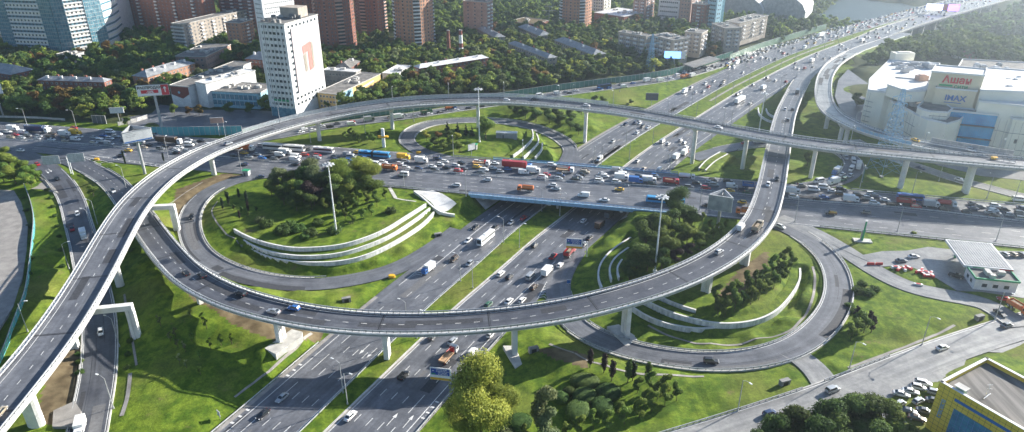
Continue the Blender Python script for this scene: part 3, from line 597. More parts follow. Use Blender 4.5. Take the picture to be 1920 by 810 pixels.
# repairs: darker and paler rectangles of newer or older asphalt, tar seams
M['patch_dark'] = noise_mat('patch_dark', (.045, .047, .055), (.07, .072, .08), 1.2, .7, 6, .3); M['patch_pale'] = noise_mat('patch_pale', (.13, .13, .135), (.17, .17, .175), 1.2, .7, 6, .3)
pd, ppl, seam = MB(), MB(), MB()
for p_, lo, hi, n_, a_, b_ in ((HW, -26, -7, 26, 60, 700), (HW, 8, 28, 26, 60, 700), (AV, -22, 20, 40, 150, AV.L - 60), (L2, -3, 3, 5, 60, L2.L - 60), (L1, -3, 3, 5, 60, L1.L - 90), (C, -4, 4, 6, 60, C.L - 10)):
    for i in range(n_):
        q = rnd.uniform(a_, b_); o = rnd.uniform(lo, hi); wd = rnd.choice([1.2, 3.2, 3.4]); ln = rnd.choice([4, 9, 18, 34])
        if p_ is HW and abs(o) > MH(q) + 20: continue
        sheet(pd if rnd.random() < .6 else ppl, p_, lambda t: o, lambda t: o + wd, .0035 if p_ in (HW, AV) else .036, q, q + ln, 2)
    for i in range(n_):
        q = rnd.uniform(a_, b_); o = rnd.uniform(lo, hi)
        if p_ is HW and abs(o) > MH(q) + 18: continue
        sheet(seam, p_, lambda t: o, lambda t: o + .09, .005 if p_ in (HW, AV) else .038, q, q + rnd.uniform(8, 50), 4)
struct('asphalt_patch', pd, M['patch_dark']); struct('asphalt_patch', ppl, M['patch_pale']); struct('tar_seam', seam, M['black'])
# flat yards and car parks
def yard(name, L, mat, z=ZC, dz=.06, sk=.8):
    P = px_poly(L, z); a = sum(P[i][0] * P[(i + 1) % len(P)][1] - P[(i + 1) % len(P)][0] * P[i][1] for i in range(len(P)))
    if a < 0: P = P[::-1]
    mb = MB(); mb.prism(P, z - sk, z + dz); return struct(name, mb, mat)
# ------------------------------------------------ rails
def rail(path, off, a, b, label, post=2.6, h=.85, mat='galv', double=False, name='guard_rail', group='steel guard rails along the roads', dz=0.0, step=3.0, parent=None):
    bm_ = MB(); sweep(bm_, path, [(-.07, h - .4 + dz), (.07, h - .4 + dz), (.07, h + dz), (-.07, h + dz)], a, b, step, off)
    if double: sweep(bm_, path, [(-.05, h + .25 + dz), (.05, h + .25 + dz), (.05, h + .38 + dz), (-.05, h + .38 + dz)], a, b, step, off)
    pm = MB()
    for q in path.qs(a, b, post):
        p = path.at(q, W(off, q)); pm.box((p.x, p.y, p.z + (h - .1) / 2 - .1 + dz), (.16, .16, h + .1), path.ang(q))
    if parent is None:
        t = thing(name, label, 'guard rail', group=group)
        bm_.build('beam', M[mat], t); tag(pm.build('posts', M['dark_steel'], t), kind='stuff'); return t
    bm_.build('rail', M[mat], parent); tag(pm.build('rail_posts', M['dark_steel'], parent), kind='stuff')

# ------------------------------------------------ flyovers
def deck(path, hl, hr, t, a, b, surf, extra=None, thick=1.0, wing=1.9, soff=.02):
    """box-girder deck: road surface, slab with wings, pale parapets"""
    mb = MB()
    vs = []; qs = path.qs(a, b, 3)
    for q in qs:
        l, r_ = -W(hl, q), W(hr, q)
        for o, z in ((l, 0), (l, -.55), (l + wing, -.95), (l + wing + .5, -thick - .9), (r_ - wing - .5, -thick - .9), (r_ - wing, -.95), (r_, -.55), (r_, 0)): vs.append(path.at(q, o, z))
    k = 8; mb.raw(vs, [(i * k + j, i * k + (j + 1) % k, (i + 1) * k + (j + 1) % k, (i + 1) * k + j) for i in range(len(qs) - 1) for j in range(k)] + [tuple(range(k)), tuple(range(len(vs) - 1, len(vs) - 1 - k, -1))])
    mb.build('girder', M['concrete'], t)
    sm = MB(); sheet(sm, path, lambda q: -W(hl, q) + .75, lambda q: W(hr, q) - .75, soff, a, b, 3); sm.build('road_surface', M[surf], t)
def parapet(path, off, sd, t, a, b):
    pm = MB(); sweep(pm, path, [(-.38 * sd, -.7), (.38 * sd, -.7), (.38 * sd, .42), (.2 * sd, .42), (.12 * sd, .52), (-.3 * sd, .52), (-.38 * sd, .3)] if sd > 0 else [(.38, -.7), (.38, .3), (.3, .52), (-.12, .52), (-.2, .42), (-.38, .42), (-.38, -.7)], a, b, 3, off)
    pm.build('parapet', M['concrete_white'], t)
def pier_round(t, base, top, rx=1.1, head=(4.5, 2.0), ang=0.0, flare=.25, mat='concrete_white'):
    mb = MB(); g = base[2]; cs, sn = math.cos(ang), math.sin(ang); n = 14
    def ring(r, z): return [(base[0] + (r * 1.15 * math.cos(2 * math.pi * i / n)) * cs - (r * .85 * math.sin(2 * math.pi * i / n)) * sn, base[1] + (r * 1.15 * math.cos(2 * math.pi * i / n)) * sn + (r * .85 * math.sin(2 * math.pi * i / n)) * cs) for i in range(n)]
    hh = min(2.2, (top - g) * .3)
    mb.prism(ring(rx, 0), g - 1.5, top - hh, ring(rx, 0)); mb.taper(base, (2 * rx, 1.7), (head[0], head[1]), top - hh, top - .55, ang); mb.box((base[0], base[1], top - .28), (head[0] + .15, head[1] + .1, .55), ang)
    return mb.build('pier', M[mat], t)
def pier_slab(t, base, top, w0=3.2, th=1.4, ang=0.0, plinth=None):
    mb = MB(); g = base[2]
    hx, hy = w0 / 2, th / 2
    P = [(-hx, -hy), (-.25, -hy), (-.2, -hy + .25), (.2, -hy + .25), (.25, -hy), (hx, -hy), (hx, hy), (.25, hy), (.2, hy - .25), (-.2, hy - .25), (-.25, hy), (-hx, hy)]
    cs, sn = math.cos(ang), math.sin(ang); P = [(base[0] + x * cs - y * sn, base[1] + x * sn + y * cs) for x, y in P]
    mb.prism(P, g - 1.5, top); o = mb.build('pier', M['concrete_white'], t)
    return o
def guard(path, off, t, a, b, post=2.1, h=1.0, base=.42):
    rail(path, off, a, b, None, post=post, h=h, parent=t, dz=base, double=False)

FA = thing('flyover', 'high curved concrete flyover sweeping from the lower left over the avenue to the right', 'flyover')
HA = 6.9
deck(A, HA, HA, FA, 0, A.L, 'asphalt')
parapet(A, -HA + .38, -1, FA, 0, A.L); parapet(A, HA - .38, 1, FA, 0, A.L)
am = MB(); dashes(am, A, .35, .03, 2, A.L, on=1.9, per=6.3, wd=.2); line(am, A, -HA + 2.4, .03, 0, A.L, .2); line(am, A, HA - 1.5, .03, 0, A.L, .2); tag(am.build('lane_marking', M['white_line'], FA), kind='stuff')
qn0 = A.near(*at(470, 255, 20).xy)[0]; qn1 = A.near(*at(1135, 204, 22).xy)[0]
guard(A, HA - .45, FA, 0, A.L); guard(A, -HA + .45, FA, 0, qn0); guard(A, -HA + .45, FA, qn1, A.L)
# inner crash rail with dark posts
rail(A, HA - 1.15, 0, A.L, None, post=2.1, h=.8, parent=FA); rail(A, -HA + 1.15, 0, A.L, None, post=2.1, h=.8, parent=FA)
glz, n_, l_, p_ = new_mat('screen_glass'); p_.inputs['Base Color'].default_value = (.55, .60, .62, 1); p_.inputs['Roughness'].default_value = .25; p_.inputs['Alpha'].default_value = .5; M['screen'] = glz
pn = MB(); sweep(pn, A, [(-.03, .5), (.03, .5), (.03, 2.5), (-.03, 2.5)], qn0, qn1, 3, -HA + .45); pn.build('noise_screen', M['screen'], FA)
pp = MB()
for q in A.qs(qn0, qn1, 2.6): p = A.at(q, -HA + .45); pp.box((p.x, p.y, p.z + 1.55), (.16, .16, 2.1), A.ang(q))
sweep(pp, A, [(-.07, 2.45), (.07, 2.45), (.07, 2.58), (-.07, 2.58)], qn0, qn1, 3, -HA + .45); tag(pp.build('screen_posts', M['pole_grey'], FA), kind='stuff')
def col_on(path, px, py, side=0.0, rx=1.15, head=(5, 2), two=False, z=7):
    g = on(px, py, z); q, o, d = path.near(g.x, g.y); o = max(-3.5, min(3.5, o)); c = path.at(q, side if not two else o); gg = gz(c.x, c.y)
    pier_round(FA if path is A else FD, (c.x, c.y, gg), path.at(q).z - 1.95, rx, head, path.ang(q) + math.pi / 2)
for px, py in ((72, 792), (402, 328), (598, 262), (735, 242), (898, 262), (1098, 262), (1296, 306), (1398, 314), (1521, 334)): col_on(A, px, py, rx=1.25 if px > 100 else 2.0, head=(6, 2) if px > 100 else (6, 3))
for px, py in ((1690, 352), (1800, 348), (1813, 362)): col_on(A, px, py, two=True, rx=1.5, head=(3.4, 3))
def portal(path, px, py, px2=None, up=0.0, zt=None):
    """beam that reaches out under the deck to an outrigger leg"""
    g = on(px, py, 3); q, o, d = path.near(g.x, g.y); zt = path.at(q).z - 2.0; a = path.ang(q)
    mb = MB(); dv = Vector((math.sin(a), -math.cos(a), 0)); c0 = path.at(q, -3.0)
    L = o + 3.0; mid = c0 + dv * (L / 2); mb.box((mid.x, mid.y, zt - .95), (L + 2.2, 2.2, 1.9), math.atan2(dv.y, dv.x)); mb.build('crossbeam', M['concrete_white'], FA)
    for oo in (o, -4.0):
        c = path.at(q, oo); pier_slab(FA, (c.x, c.y, gz(c.x, c.y)), zt - 1.9, 2.4, 1.9, math.atan2(dv.y, dv.x))
portal(A, 256, 636); portal(A, 334, 430)
c = on(226, 536, 4); q, o, d = A.near(c.x, c.y); c = A.at(q, 1.0); pier_round(FA, (c.x, c.y, gz(c.x, c.y)), A.at(q).z - 1.95, 1.3, (4, 2.4), A.ang(q) + 1.57)

FB = thing('ramp_bridge', 'lower curved concrete viaduct carrying a slip road across the motorway and up over the avenue', 'viaduct')
HB = 6.0; b0 = bq - 2; b1 = bq2 + 2
deck(B, HB, HB, FB, b0, b1, 'asphalt_dark', soff=.03)
parapet(B, -HB + .38, -1, FB, b0, b1); parapet(B, HB - .38, 1, FB, b0, b1)
bm2 = MB(); dashes(bm2, B, .2, .045, b0, b1, on=1.9, per=6.0, wd=.2); line(bm2, B, -HB + 1.6, .045, b0, b1, .18); line(bm2, B, HB - 1.6, .045, b0, b1, .18); tag(bm2.build('lane_marking', M['white_line'], FB), kind='stuff')
guard(B, HB - .45, FB, b0, b1); guard(B, -HB + .45, FB, b0, b1); rail(B, HB - 1.1, b0, b1, None, post=2.1, h=.8, parent=FB); rail(B, -HB + 1.1, b0, b1, None, post=2.1, h=.8, parent=FB)
def slabpier(px, py, z, w_=3.4, th=1.6, off=None):
    g = on(px, py, z); q, o, d = B.near(g.x, g.y); o = max(-2, min(2, o)) if off is None else off; c = B.at(q, o); return pier_slab(FB, (c.x, c.y, gz(c.x, c.y)), B.at(q).z - 1.9, w_, th, B.ang(q) + 1.57), c, q
for a_ in ((383, 568, 7), (528, 638, 3), (728, 672, 0), (963, 668, 1), (1169, 628, 2), (1325, 546, 7), (1397, 494, 7), (1470, 330, 7)): slabpier(*a_)
# wedge plinths at the feet of the piers
def plinth(L, z0, z1, name='plinth'):
    P = [tuple(at(x, y, z1).xy) for x, y in L]; a = sum(P[i][0] * P[(i + 1) % len(P)][1] - P[(i + 1) % len(P)][0] * P[i][1] for i in range(len(P)))
    if a < 0: P = P[::-1]
    mb = MB(); mb.prism(P, z0, z1); mb.build(name, M['concrete'], FB)
plinth([(496, 653), (547, 617), (567, 622), (566, 630), (517, 664)], 0, 4.2)
plinth([(943, 648), (966, 648), (979, 682), (966, 690)], 0, 2.4); plinth([(1138, 612), (1160, 608), (1197, 634), (1186, 647), (1172, 648)], 0, 2.6)
# abutments where the ramp leaves the ground
for q, sgn in ((b0 + 1, 1), (b1 - 1, -1)):
    c = B.at(q); mb = MB(); mb.box((c.x, c.y, c.z - 3.6), (12.4, 3.0, 5.2), B.ang(q) + 1.57); mb.build('abutment', M['concrete'], FB)
for o in (-1, 1):
    mb = MB(); sweep(mb, B, [(-.2, -4), (.2, -4), (.2, .3), (-.2, .3)], bq2 - 4, bq2 + 45, 3, o * 6.0); mb.build('wing_wall', M['concrete'], FB)
    mb = MB(); sweep(mb, B, [(-.2, -3.5), (.2, -3.5), (.2, .3), (-.2, .3)], bq - 22, bq + 4, 3, o * 6.0); mb.build('wing_wall', M['concrete'], FB)

FD = thing('slip_viaduct', 'pale curved slip viaduct bending round the shopping centre to join the high flyover', 'viaduct')
dq0 = D.near(*at(1596, 100, 5).xy)[0]; HD = 5.4
deck(D, HD, HD, FD, dq0, D.L - 4, 'asphalt_pale', soff=.03)
parapet(D, -HD + .38, -1, FD, dq0, D.L - 4); parapet(D, HD - .38, 1, FD, dq0, D.L - 4)
guard(D, HD - .45, FD, dq0, D.L - 4); guard(D, -HD + .45, FD, dq0, D.L - 4)
for px, py in ((1545, 241), (1561, 262), (1617, 268)): col_on(D, px, py, rx=1.1, head=(5, 2), z=4)
mb = MB(); c = D.at(dq0 + 1); mb.box((c.x, c.y, c.z - 4.2), (10.8, 3, 6.6), D.ang(dq0) + 1.57); mb.build('abutment', M['concrete_white'], FD)
for o in (-1, 1):
    mb = MB(); sweep(mb, D, [(-.2, -5), (.2, -5), (.2, .4), (-.2, .4)], 20, dq0 + 4, 3, o * 5.4); mb.build('wing_wall', M['concrete_white'], FD)
# barrier of pale panels beside the joining ramps
for P_, h_, t_, a_, b_ in ((A, HA, FA, 10, A.L), (B, HB, FB, b0 + 12, b1), (D, HD, FD, dq0 + 12, D.L - 8)):
    mb = MB()
    for q in P_.qs(a_, b_ - 3, 34): sheet(mb, P_, -h_ + .8, h_ - .8, .05, q, q + .35, 1); sheet(mb, P_, -h_ + .8, h_ - .8, .048, q + .6, q + .75, 1)
    tag(mb.build('expansion_joint', M['black'], t_), kind='stuff'); mb = MB()
    for i in range(14):
        q = rnd.uniform(a_, b_ - 40); o = rnd.uniform(-3.6, 1.6); sheet(mb, P_, lambda t: o, lambda t: o + 2.6, .036, q, q + rnd.uniform(4, 26), 3)
    tag(mb.build('asphalt_patch', M['patch_dark'], t_), kind='stuff'); mb = MB()
    for q in P_.qs(a_, b_ - 3, 6.8):
        for s in (-1, 1): p = P_.at(q, s * (h_ + .012)); mb.box((p.x, p.y, p.z - .1), (.07, .03, 1.0), P_.ang(q))
    tag(mb.build('panel_joints', M['concrete_dark'], t_), kind='stuff')
# ------------------------------------------------ avenue bridge over the motorway
OB = thing('avenue_bridge', 'wide grey road bridge with blue railing carrying the congested avenue over the motorway', 'bridge')
mb = MB(); sheet(mb, AV, lambda q: -AN, AS, 0.004, Q0 - .5, Q1 + .5, 4); mb.build('road_surface', M['asphalt'], OB)
mb = MB(); vs = []; qs = AV.qs(Q0 - .5, Q1 + .5, 4)
for q in qs:
    for o, z in ((-AN - .4, -.01), (-AN - .4, -1.2), (AS(q) + .4, -1.2), (AS(q) + .4, -.01)): vs.append(AV.at(q, o, z))
mb.raw(vs, [(i * 4 + j, i * 4 + (j + 1) % 4, i * 4 + 4 + (j + 1) % 4, i * 4 + 4 + j) for i in range(len(qs) - 1) for j in range(4)] + [(0, 1, 2, 3), tuple(range(len(vs) - 1, len(vs) - 5, -1))]); mb.build('deck_slab', M['concrete_dark'], OB)
for sd, ed in ((1, AS), (-1, lambda q: AN)):
    off = lambda q, s=sd, e=ed: s * (W(e, q) + .45)
    mb = MB(); sweep(mb, AV, [(-.3, -1.35), (.3, -1.35), (.3, .35), (-.3, .35)], Q0, Q1, 4, off); mb.build('edge_beam', M['pale_blue_steel'], OB)
    mb = MB()
    for h in (.75, 1.1, 1.4): sweep(mb, AV, [(-.05, h - .07), (.05, h - .07), (.05, h + .05), (-.05, h + .05)], Q0, Q1, 4, off)
    for q in AV.qs(Q0, Q1, 2.0): p = AV.at(q, off(q)); mb.box((p.x, p.y, p.z + .8), (.14, .14, 1.2), AV.ang(q))
    mb.build('railing', M['blue_steel'], OB)
# rows of columns under the bridge: left edge, centre strip, right edge
def bridge_cols(hoff, n=7):
    # intersect the motorway offset line with the avenue and set a row of columns across its width
    best = min(HW.qs(150, 500, 2), key=lambda q: abs(AV.near(*HW.at(q, W(hoff, q)).xy)[1]))
    for i in range(n):
        q = best + (i - (n - 1) / 2) * 8.6
        p = HW.at(q, W(hoff, q)); aq, ao, _ = AV.near(p.x, p.y)
        if -AN < ao < AS(aq): mb = MB(); mb.cyl(p, .55, .55, -.5, 5.3, 10); mb.build('pier', M['concrete'], OB)
    a_, b_ = HW.at(best - 26, W(hoff, best - 26)), HW.at(best + 26, W(hoff, best + 26))
    mb = MB(); d = b_ - a_; mb.box(((a_.x + b_.x) / 2, (a_.y + b_.y) / 2, 5.45), (d.length, 1.3, .7), math.atan2(d.y, d.x)); mb.build('crossbeam', M['concrete'], OB)
bridge_cols(lambda q: 0); bridge_cols(lambda q: -(MH(q) + LW + 2.2)); bridge_cols(lambda q: MH(q) + RW + 1.5)
# paved abutment slopes
def slope(sd):
    edge = (lambda q: -(MH(q) + LW + 1.0)) if sd < 0 else (lambda q: MH(q) + RW + 1.0)
    mb = MB(); qs = HW.qs(150, 560, 3); rows = []
    for q in qs:
        p = HW.at(q, edge(q)); aq, ao, _ = AV.near(p.x, p.y)
        if -AN - 2 < ao < AS(aq) + (3 if sd < 0 else 1):
            o0 = edge(q); rows.append((HW.at(q, o0 - sd * .4, .35), HW.at(q, o0 + sd * 7.5, 6.6)))
    for (a, b), (c, d) in zip(rows, rows[1:]): mb.face([a, c, d, b] if sd > 0 else [a, b, d, c])
    mb.build('abutment_slope', M['concrete'], OB)
slope(-1); slope(1)
# motorway bridge over the river
RB = thing('river_bridge', 'long flat twin motorway bridge over the river in the hazy distance', 'bridge')
hb0 = hb - 2
for l, r_ in ((lambda q: -(MH(q) + LW), lambda q: -MH(q)), (lambda q: MH(q), lambda q: MH(q) + RW)):
    mb = MB(); vs = []; qs = HW.qs(hb0, HW.L, 6)
    for q in qs:
        for o, z in ((l(q), 0), (l(q), -2.2), (r_(q), -2.2), (r_(q), 0)): vs.append(HW.at(q, o, z))
    mb.raw(vs, [(i * 4 + j, i * 4 + (j + 1) % 4, i * 4 + 4 + (j + 1) % 4, i * 4 + 4 + j) for i in range(len(qs) - 1) for j in range(4)] + [(0, 1, 2, 3)]); mb.build('deck', M['asphalt'], RB)
    for e in (l, r_):
        mb = MB(); sweep(mb, HW, [(-.2, -.6), (.2, -.6), (.2, .9), (-.2, .9)], hb0, HW.L, 6, e); mb.build('parapet', M['concrete'], RB)
for q in HW.qs(RIV0 + 25, RIV1 - 15, 34):
    for o in (-(MH(q) + LW * .8), -(MH(q) + LW * .2), MH(q) + RW * .25, MH(q) + RW * .85):
        p = HW.at(q, o); mb = MB(); mb.taper(p, (4, 2.4), (5, 2.6), -18, -2.1, HW.ang(q) + 1.57); mb.build('pier', M['concrete'], RB)
# ------------------------------------------------ guard rails along grade roads
RL = [
 (HW, lambda q: -(MH(q) - .5), 0, hwe - 5, 'steel guard rail along the left edge of the motorway green strip'),
 (HW, lambda q: -(MH(q) + LW - .1), 0, qA - 62, 'low guard rail on the outer shoulder of the oncoming carriageway, lower left'),
 (HW, lambda q: (MH(q) + RW - .2), 0, HW.near(*at(952, 626, 0).xy)[0], 'guard rail on the outer shoulder beside the tall yellow-green tree'),
 (AV, BO, 0, AV.L, 'long double guard rail down the middle of the avenue'),
 (AV, lambda q: AS(q) - .2, AV.near(*at(700, 350, 7).xy)[0], Q0 - 1, 'guard rail on the avenue edge behind the trees of the left loop'),
 (AV, lambda q: AS(q) - .2, AV.near(*at(1530, 423, 7).xy)[0], AV.L, 'guard rail on the avenue edge above the petrol station lawn'),
 (AV, lambda q: -AN + .2, AV.near(*at(850, 290, 7).xy)[0], Q0 - 1, 'guard rail on the far avenue edge before the bridge'),
 (AV, lambda q: -AN + .2, AV.near(*at(1600, 355, 7).xy)[0], AV.L, 'guard rail on the far avenue edge below the flyover columns'),
 (C, 4.9, 45, C.L, 'guard rail on the inner side of the descending slip road at the left'),
 (B, -5.3, 45, bq - 2, 'guard rail between the two slip roads under the billboard'),
 (B, 5.3 * -1 + 10.6, 40, bq - 2, 'guard rail on the right of the two lane slip road at upper left'),
 (L1, -4.5, 30, L1.L - 70, 'guard rail on the inside of the left loop road'),
 (L1, 4.5, 60, L1.L - 120, 'guard rail on the outside of the left loop road'),
 (L2, 4.9, 35, L2.L - 28, 'guard rail on the outside of the right loop road'),
 (L2, -4.7, 50, L2.L - 28, 'guard rail on the inside of the right loop road'),
 (L3, -4.5, 30, L3.L - 25, 'guard rail round the outside of the small far loop road'),
 (L4, 4.6, 30, L4.L - 30, 'guard rail on the curved slip road below the flyover'),
 (F, -5.5, F.near(*at(1562, 728, 6).xy)[0], F.L - 90, 'guard rail along the frontage road beside the big lawn'),
 (F, -5.5, 0, F.near(*at(1523, 740, 6).xy)[0], 'guard rail along the frontage road below the planted lawn'),
]
HWD = HW
for k, (p, o, a, b, lab) in enumerate(RL):
    if p is L2: o = -o    # the loop runs clockwise in the picture: its outside is on the right of travel
    if p is L1 : o = o
    rail(p, o, a, b, lab, post=3.0 if p in (HW, AV) else 2.2, step=4 if p in (HW, AV) else 2.5)
# ------------------------------------------------ vehicles
CARC = {'white': (.78, .78, .77), 'silver': (.45, .47, .49), 'grey': (.17, .18, .19), 'black': (.015, .016, .02), 'dark blue': (.02, .045, .12), 'blue': (.03, .14, .42), 'red': (.42, .02, .02), 'yellow': (.75, .45, .02), 'beige': (.45, .38, .28),
        'green': (.04, .13, .07), 'orange': (.65, .17, .03), 'brown': (.10, .065, .04), 'light blue': (.05, .32, .62)}
PM = {k: paint('paint_' + k.replace(' ', '_'), v, .35 if k in ('silver', 'grey', 'brown', 'beige') else 0) for k, v in CARC.items()}
gm, n_, l_, p_ = new_mat('car_glass'); p_.inputs['Base Color'].default_value = (.02, .028, .035, 1); p_.inputs['Roughness'].default_value = .08; p_.inputs['Specular IOR Level'].default_value = .8; M['glass'] = gm
def lamp_m(name, c): m = plain(name, c, .2, var=.02); return m
M['head'] = lamp_m('headlight', (.7, .72, .75)); M['tail'] = lamp_m('taillight', (.35, .01, .01))
def loft(mb, st):
    """st: x, bottom z, top z, half width; rounded section"""
    vs = []
    for x, zb, zt, w_ in st:
        m = zb + (zt - zb) * .55
        vs += [(x, -w_ * .9, zb), (x, -w_, zb + .12), (x, -w_, m), (x, -w_ * .93, zt - .06), (x, -w_ * .8, zt), (x, w_ * .8, zt), (x, w_ * .93, zt - .06), (x, w_, m), (x, w_, zb + .12), (x, w_ * .9, zb)]
    k = 10; n = len(st)
    mb.raw(vs, [(i * k + (j + 1) % k, i * k + j, (i + 1) * k + j, (i + 1) * k + (j + 1) % k) for i in range(n - 1) for j in range(k)] + [tuple(range(k)), tuple(range(n * k - 1, n * k - k - 1, -1))])
def frustum(mb, x0, x1, w0, z0, a0, a1, w1, z1):
    b = [(x0, -w0, z0), (x1, -w0, z0), (x1, w0, z0), (x0, w0, z0), (a0, -w1, z1), (a1, -w1, z1), (a1, w1, z1), (a0, w1, z1)]
    mb.raw(b, [(3, 2, 1, 0), (4, 5, 6, 7), (0, 1, 5, 4), (1, 2, 6, 5), (2, 3, 7, 6), (3, 0, 4, 7)])
def wheel_mb(x, y, r=.33, wd=.22):
    mb = MB(); s = 1 if y > 0 else -1; n = 12
    for rr, y0, y1, mi in ((r, y - wd / 2, y + wd / 2, 0), (r * .62, y + s * wd / 2 - .01, y + s * (wd / 2 + .015), 1)):
        mb.mat(mi); ring = lambda yy: [(x + rr * math.cos(2 * math.pi * i / n), yy, r + rr * math.sin(2 * math.pi * i / n)) for i in range(n)]
        mb.raw(ring(y0) + ring(y1), [tuple(range(n)), tuple(range(2 * n - 1, n - 1, -1))] + [(i, n + i, n + (i + 1) % n, (i + 1) % n) for i in range(n)])
    return mb
CAR = {  # length, half width, stations, greenhouse (x0,x1,w0,z0 -> a0,a1,w1,z1)
 'saloon': (4.6, [(-2.3, .32, .78, .76), (-2.1, .22, .95, .86), (-1.3, .2, 1.0, .9), (0, .2, .95, .9), (1.0, .2, .93, .9), (1.9, .22, .78, .86), (2.3, .32, .62, .7)], (-1.75, 1.05, .8, .93, -1.05, .35, .6, 1.43)),
 'hatchback': (4.1, [(-2.05, .32, .95, .78), (-1.9, .22, 1.02, .86), (-1, .2, 1.0, .88), (.2, .2, .97, .88), (1.0, .2, .95, .88), (1.75, .22, .82, .84), (2.05, .32, .65, .7)], (-1.95, 1.15, .79, .95, -1.55, .4, .62, 1.5)),
 'estate car': (4.6, [(-2.3, .32, .95, .8), (-2.15, .22, 1.0, .88), (-1, .2, 1.0, .9), (.2, .2, .97, .9), (1.1, .2, .95, .9), (1.95, .22, .8, .86), (2.3, .32, .65, .72)], (-2.2, 1.15, .8, .95, -1.85, .4, .64, 1.5)),
 'off-road car': (4.7, [(-2.35, .42, 1.1, .84), (-2.2, .32, 1.18, .93), (-1, .3, 1.17, .95), (.2, .3, 1.14, .95), (1.1, .3, 1.12, .95), (2.1, .34, 1.0, .9), (2.35, .42, .8, .8)], (-2.25, 1.1, .86, 1.12, -2.0, .5, .7, 1.78)),
}
def mirror_pair(f): return [f(-1), f(1)]
def car_parts(kind):
    L, st, gh = CAR[kind]; w_ = max(s[3] for s in st); P = []
    b = MB(); loft(b, st); a = gh; frustum(b, a[4] - .04, a[5] + .04, a[6] + .03, a[7], a[4] + .1, a[5] - .12, a[6] - .06, a[7] + .06)
    for s in (-1, 1): b.tube((a[5] + .02, s * a[6], a[7]), (a[1], s * a[2], a[3]), .045, n=4); b.tube((a[4], s * a[6], a[7]), (a[0], s * a[2], a[3]), .06, n=4); b.box((a[1] - .25, s * (w_ + .07), a[3] + .06), (.2, .16, .13))
    P.append(('body', b, 'paint'))
    g = MB(); frustum(g, *gh); P.append(('windows', g, 'glass'))
    r = .36 if kind == 'off-road car' else .32
    for x in (-L * .3, L * .31):
        for s in (-1, 1): P.append(('wheel', wheel_mb(x, s * (w_ - .1), r), 'wheel'))
    for s in (-1, 1):
        h = MB(); z = st[-1][2]; h.box((L / 2 - .12, s * w_ * .66, z - .02), (.3, .34, .15)); P.append(('headlight', h, 'head'))
        h = MB(); z = st[0][2]; h.box((-L / 2 + .06, s * w_ * .74, z - .03), (.16, .28, .16)); P.append(('taillight', h, 'tail'))
    return P
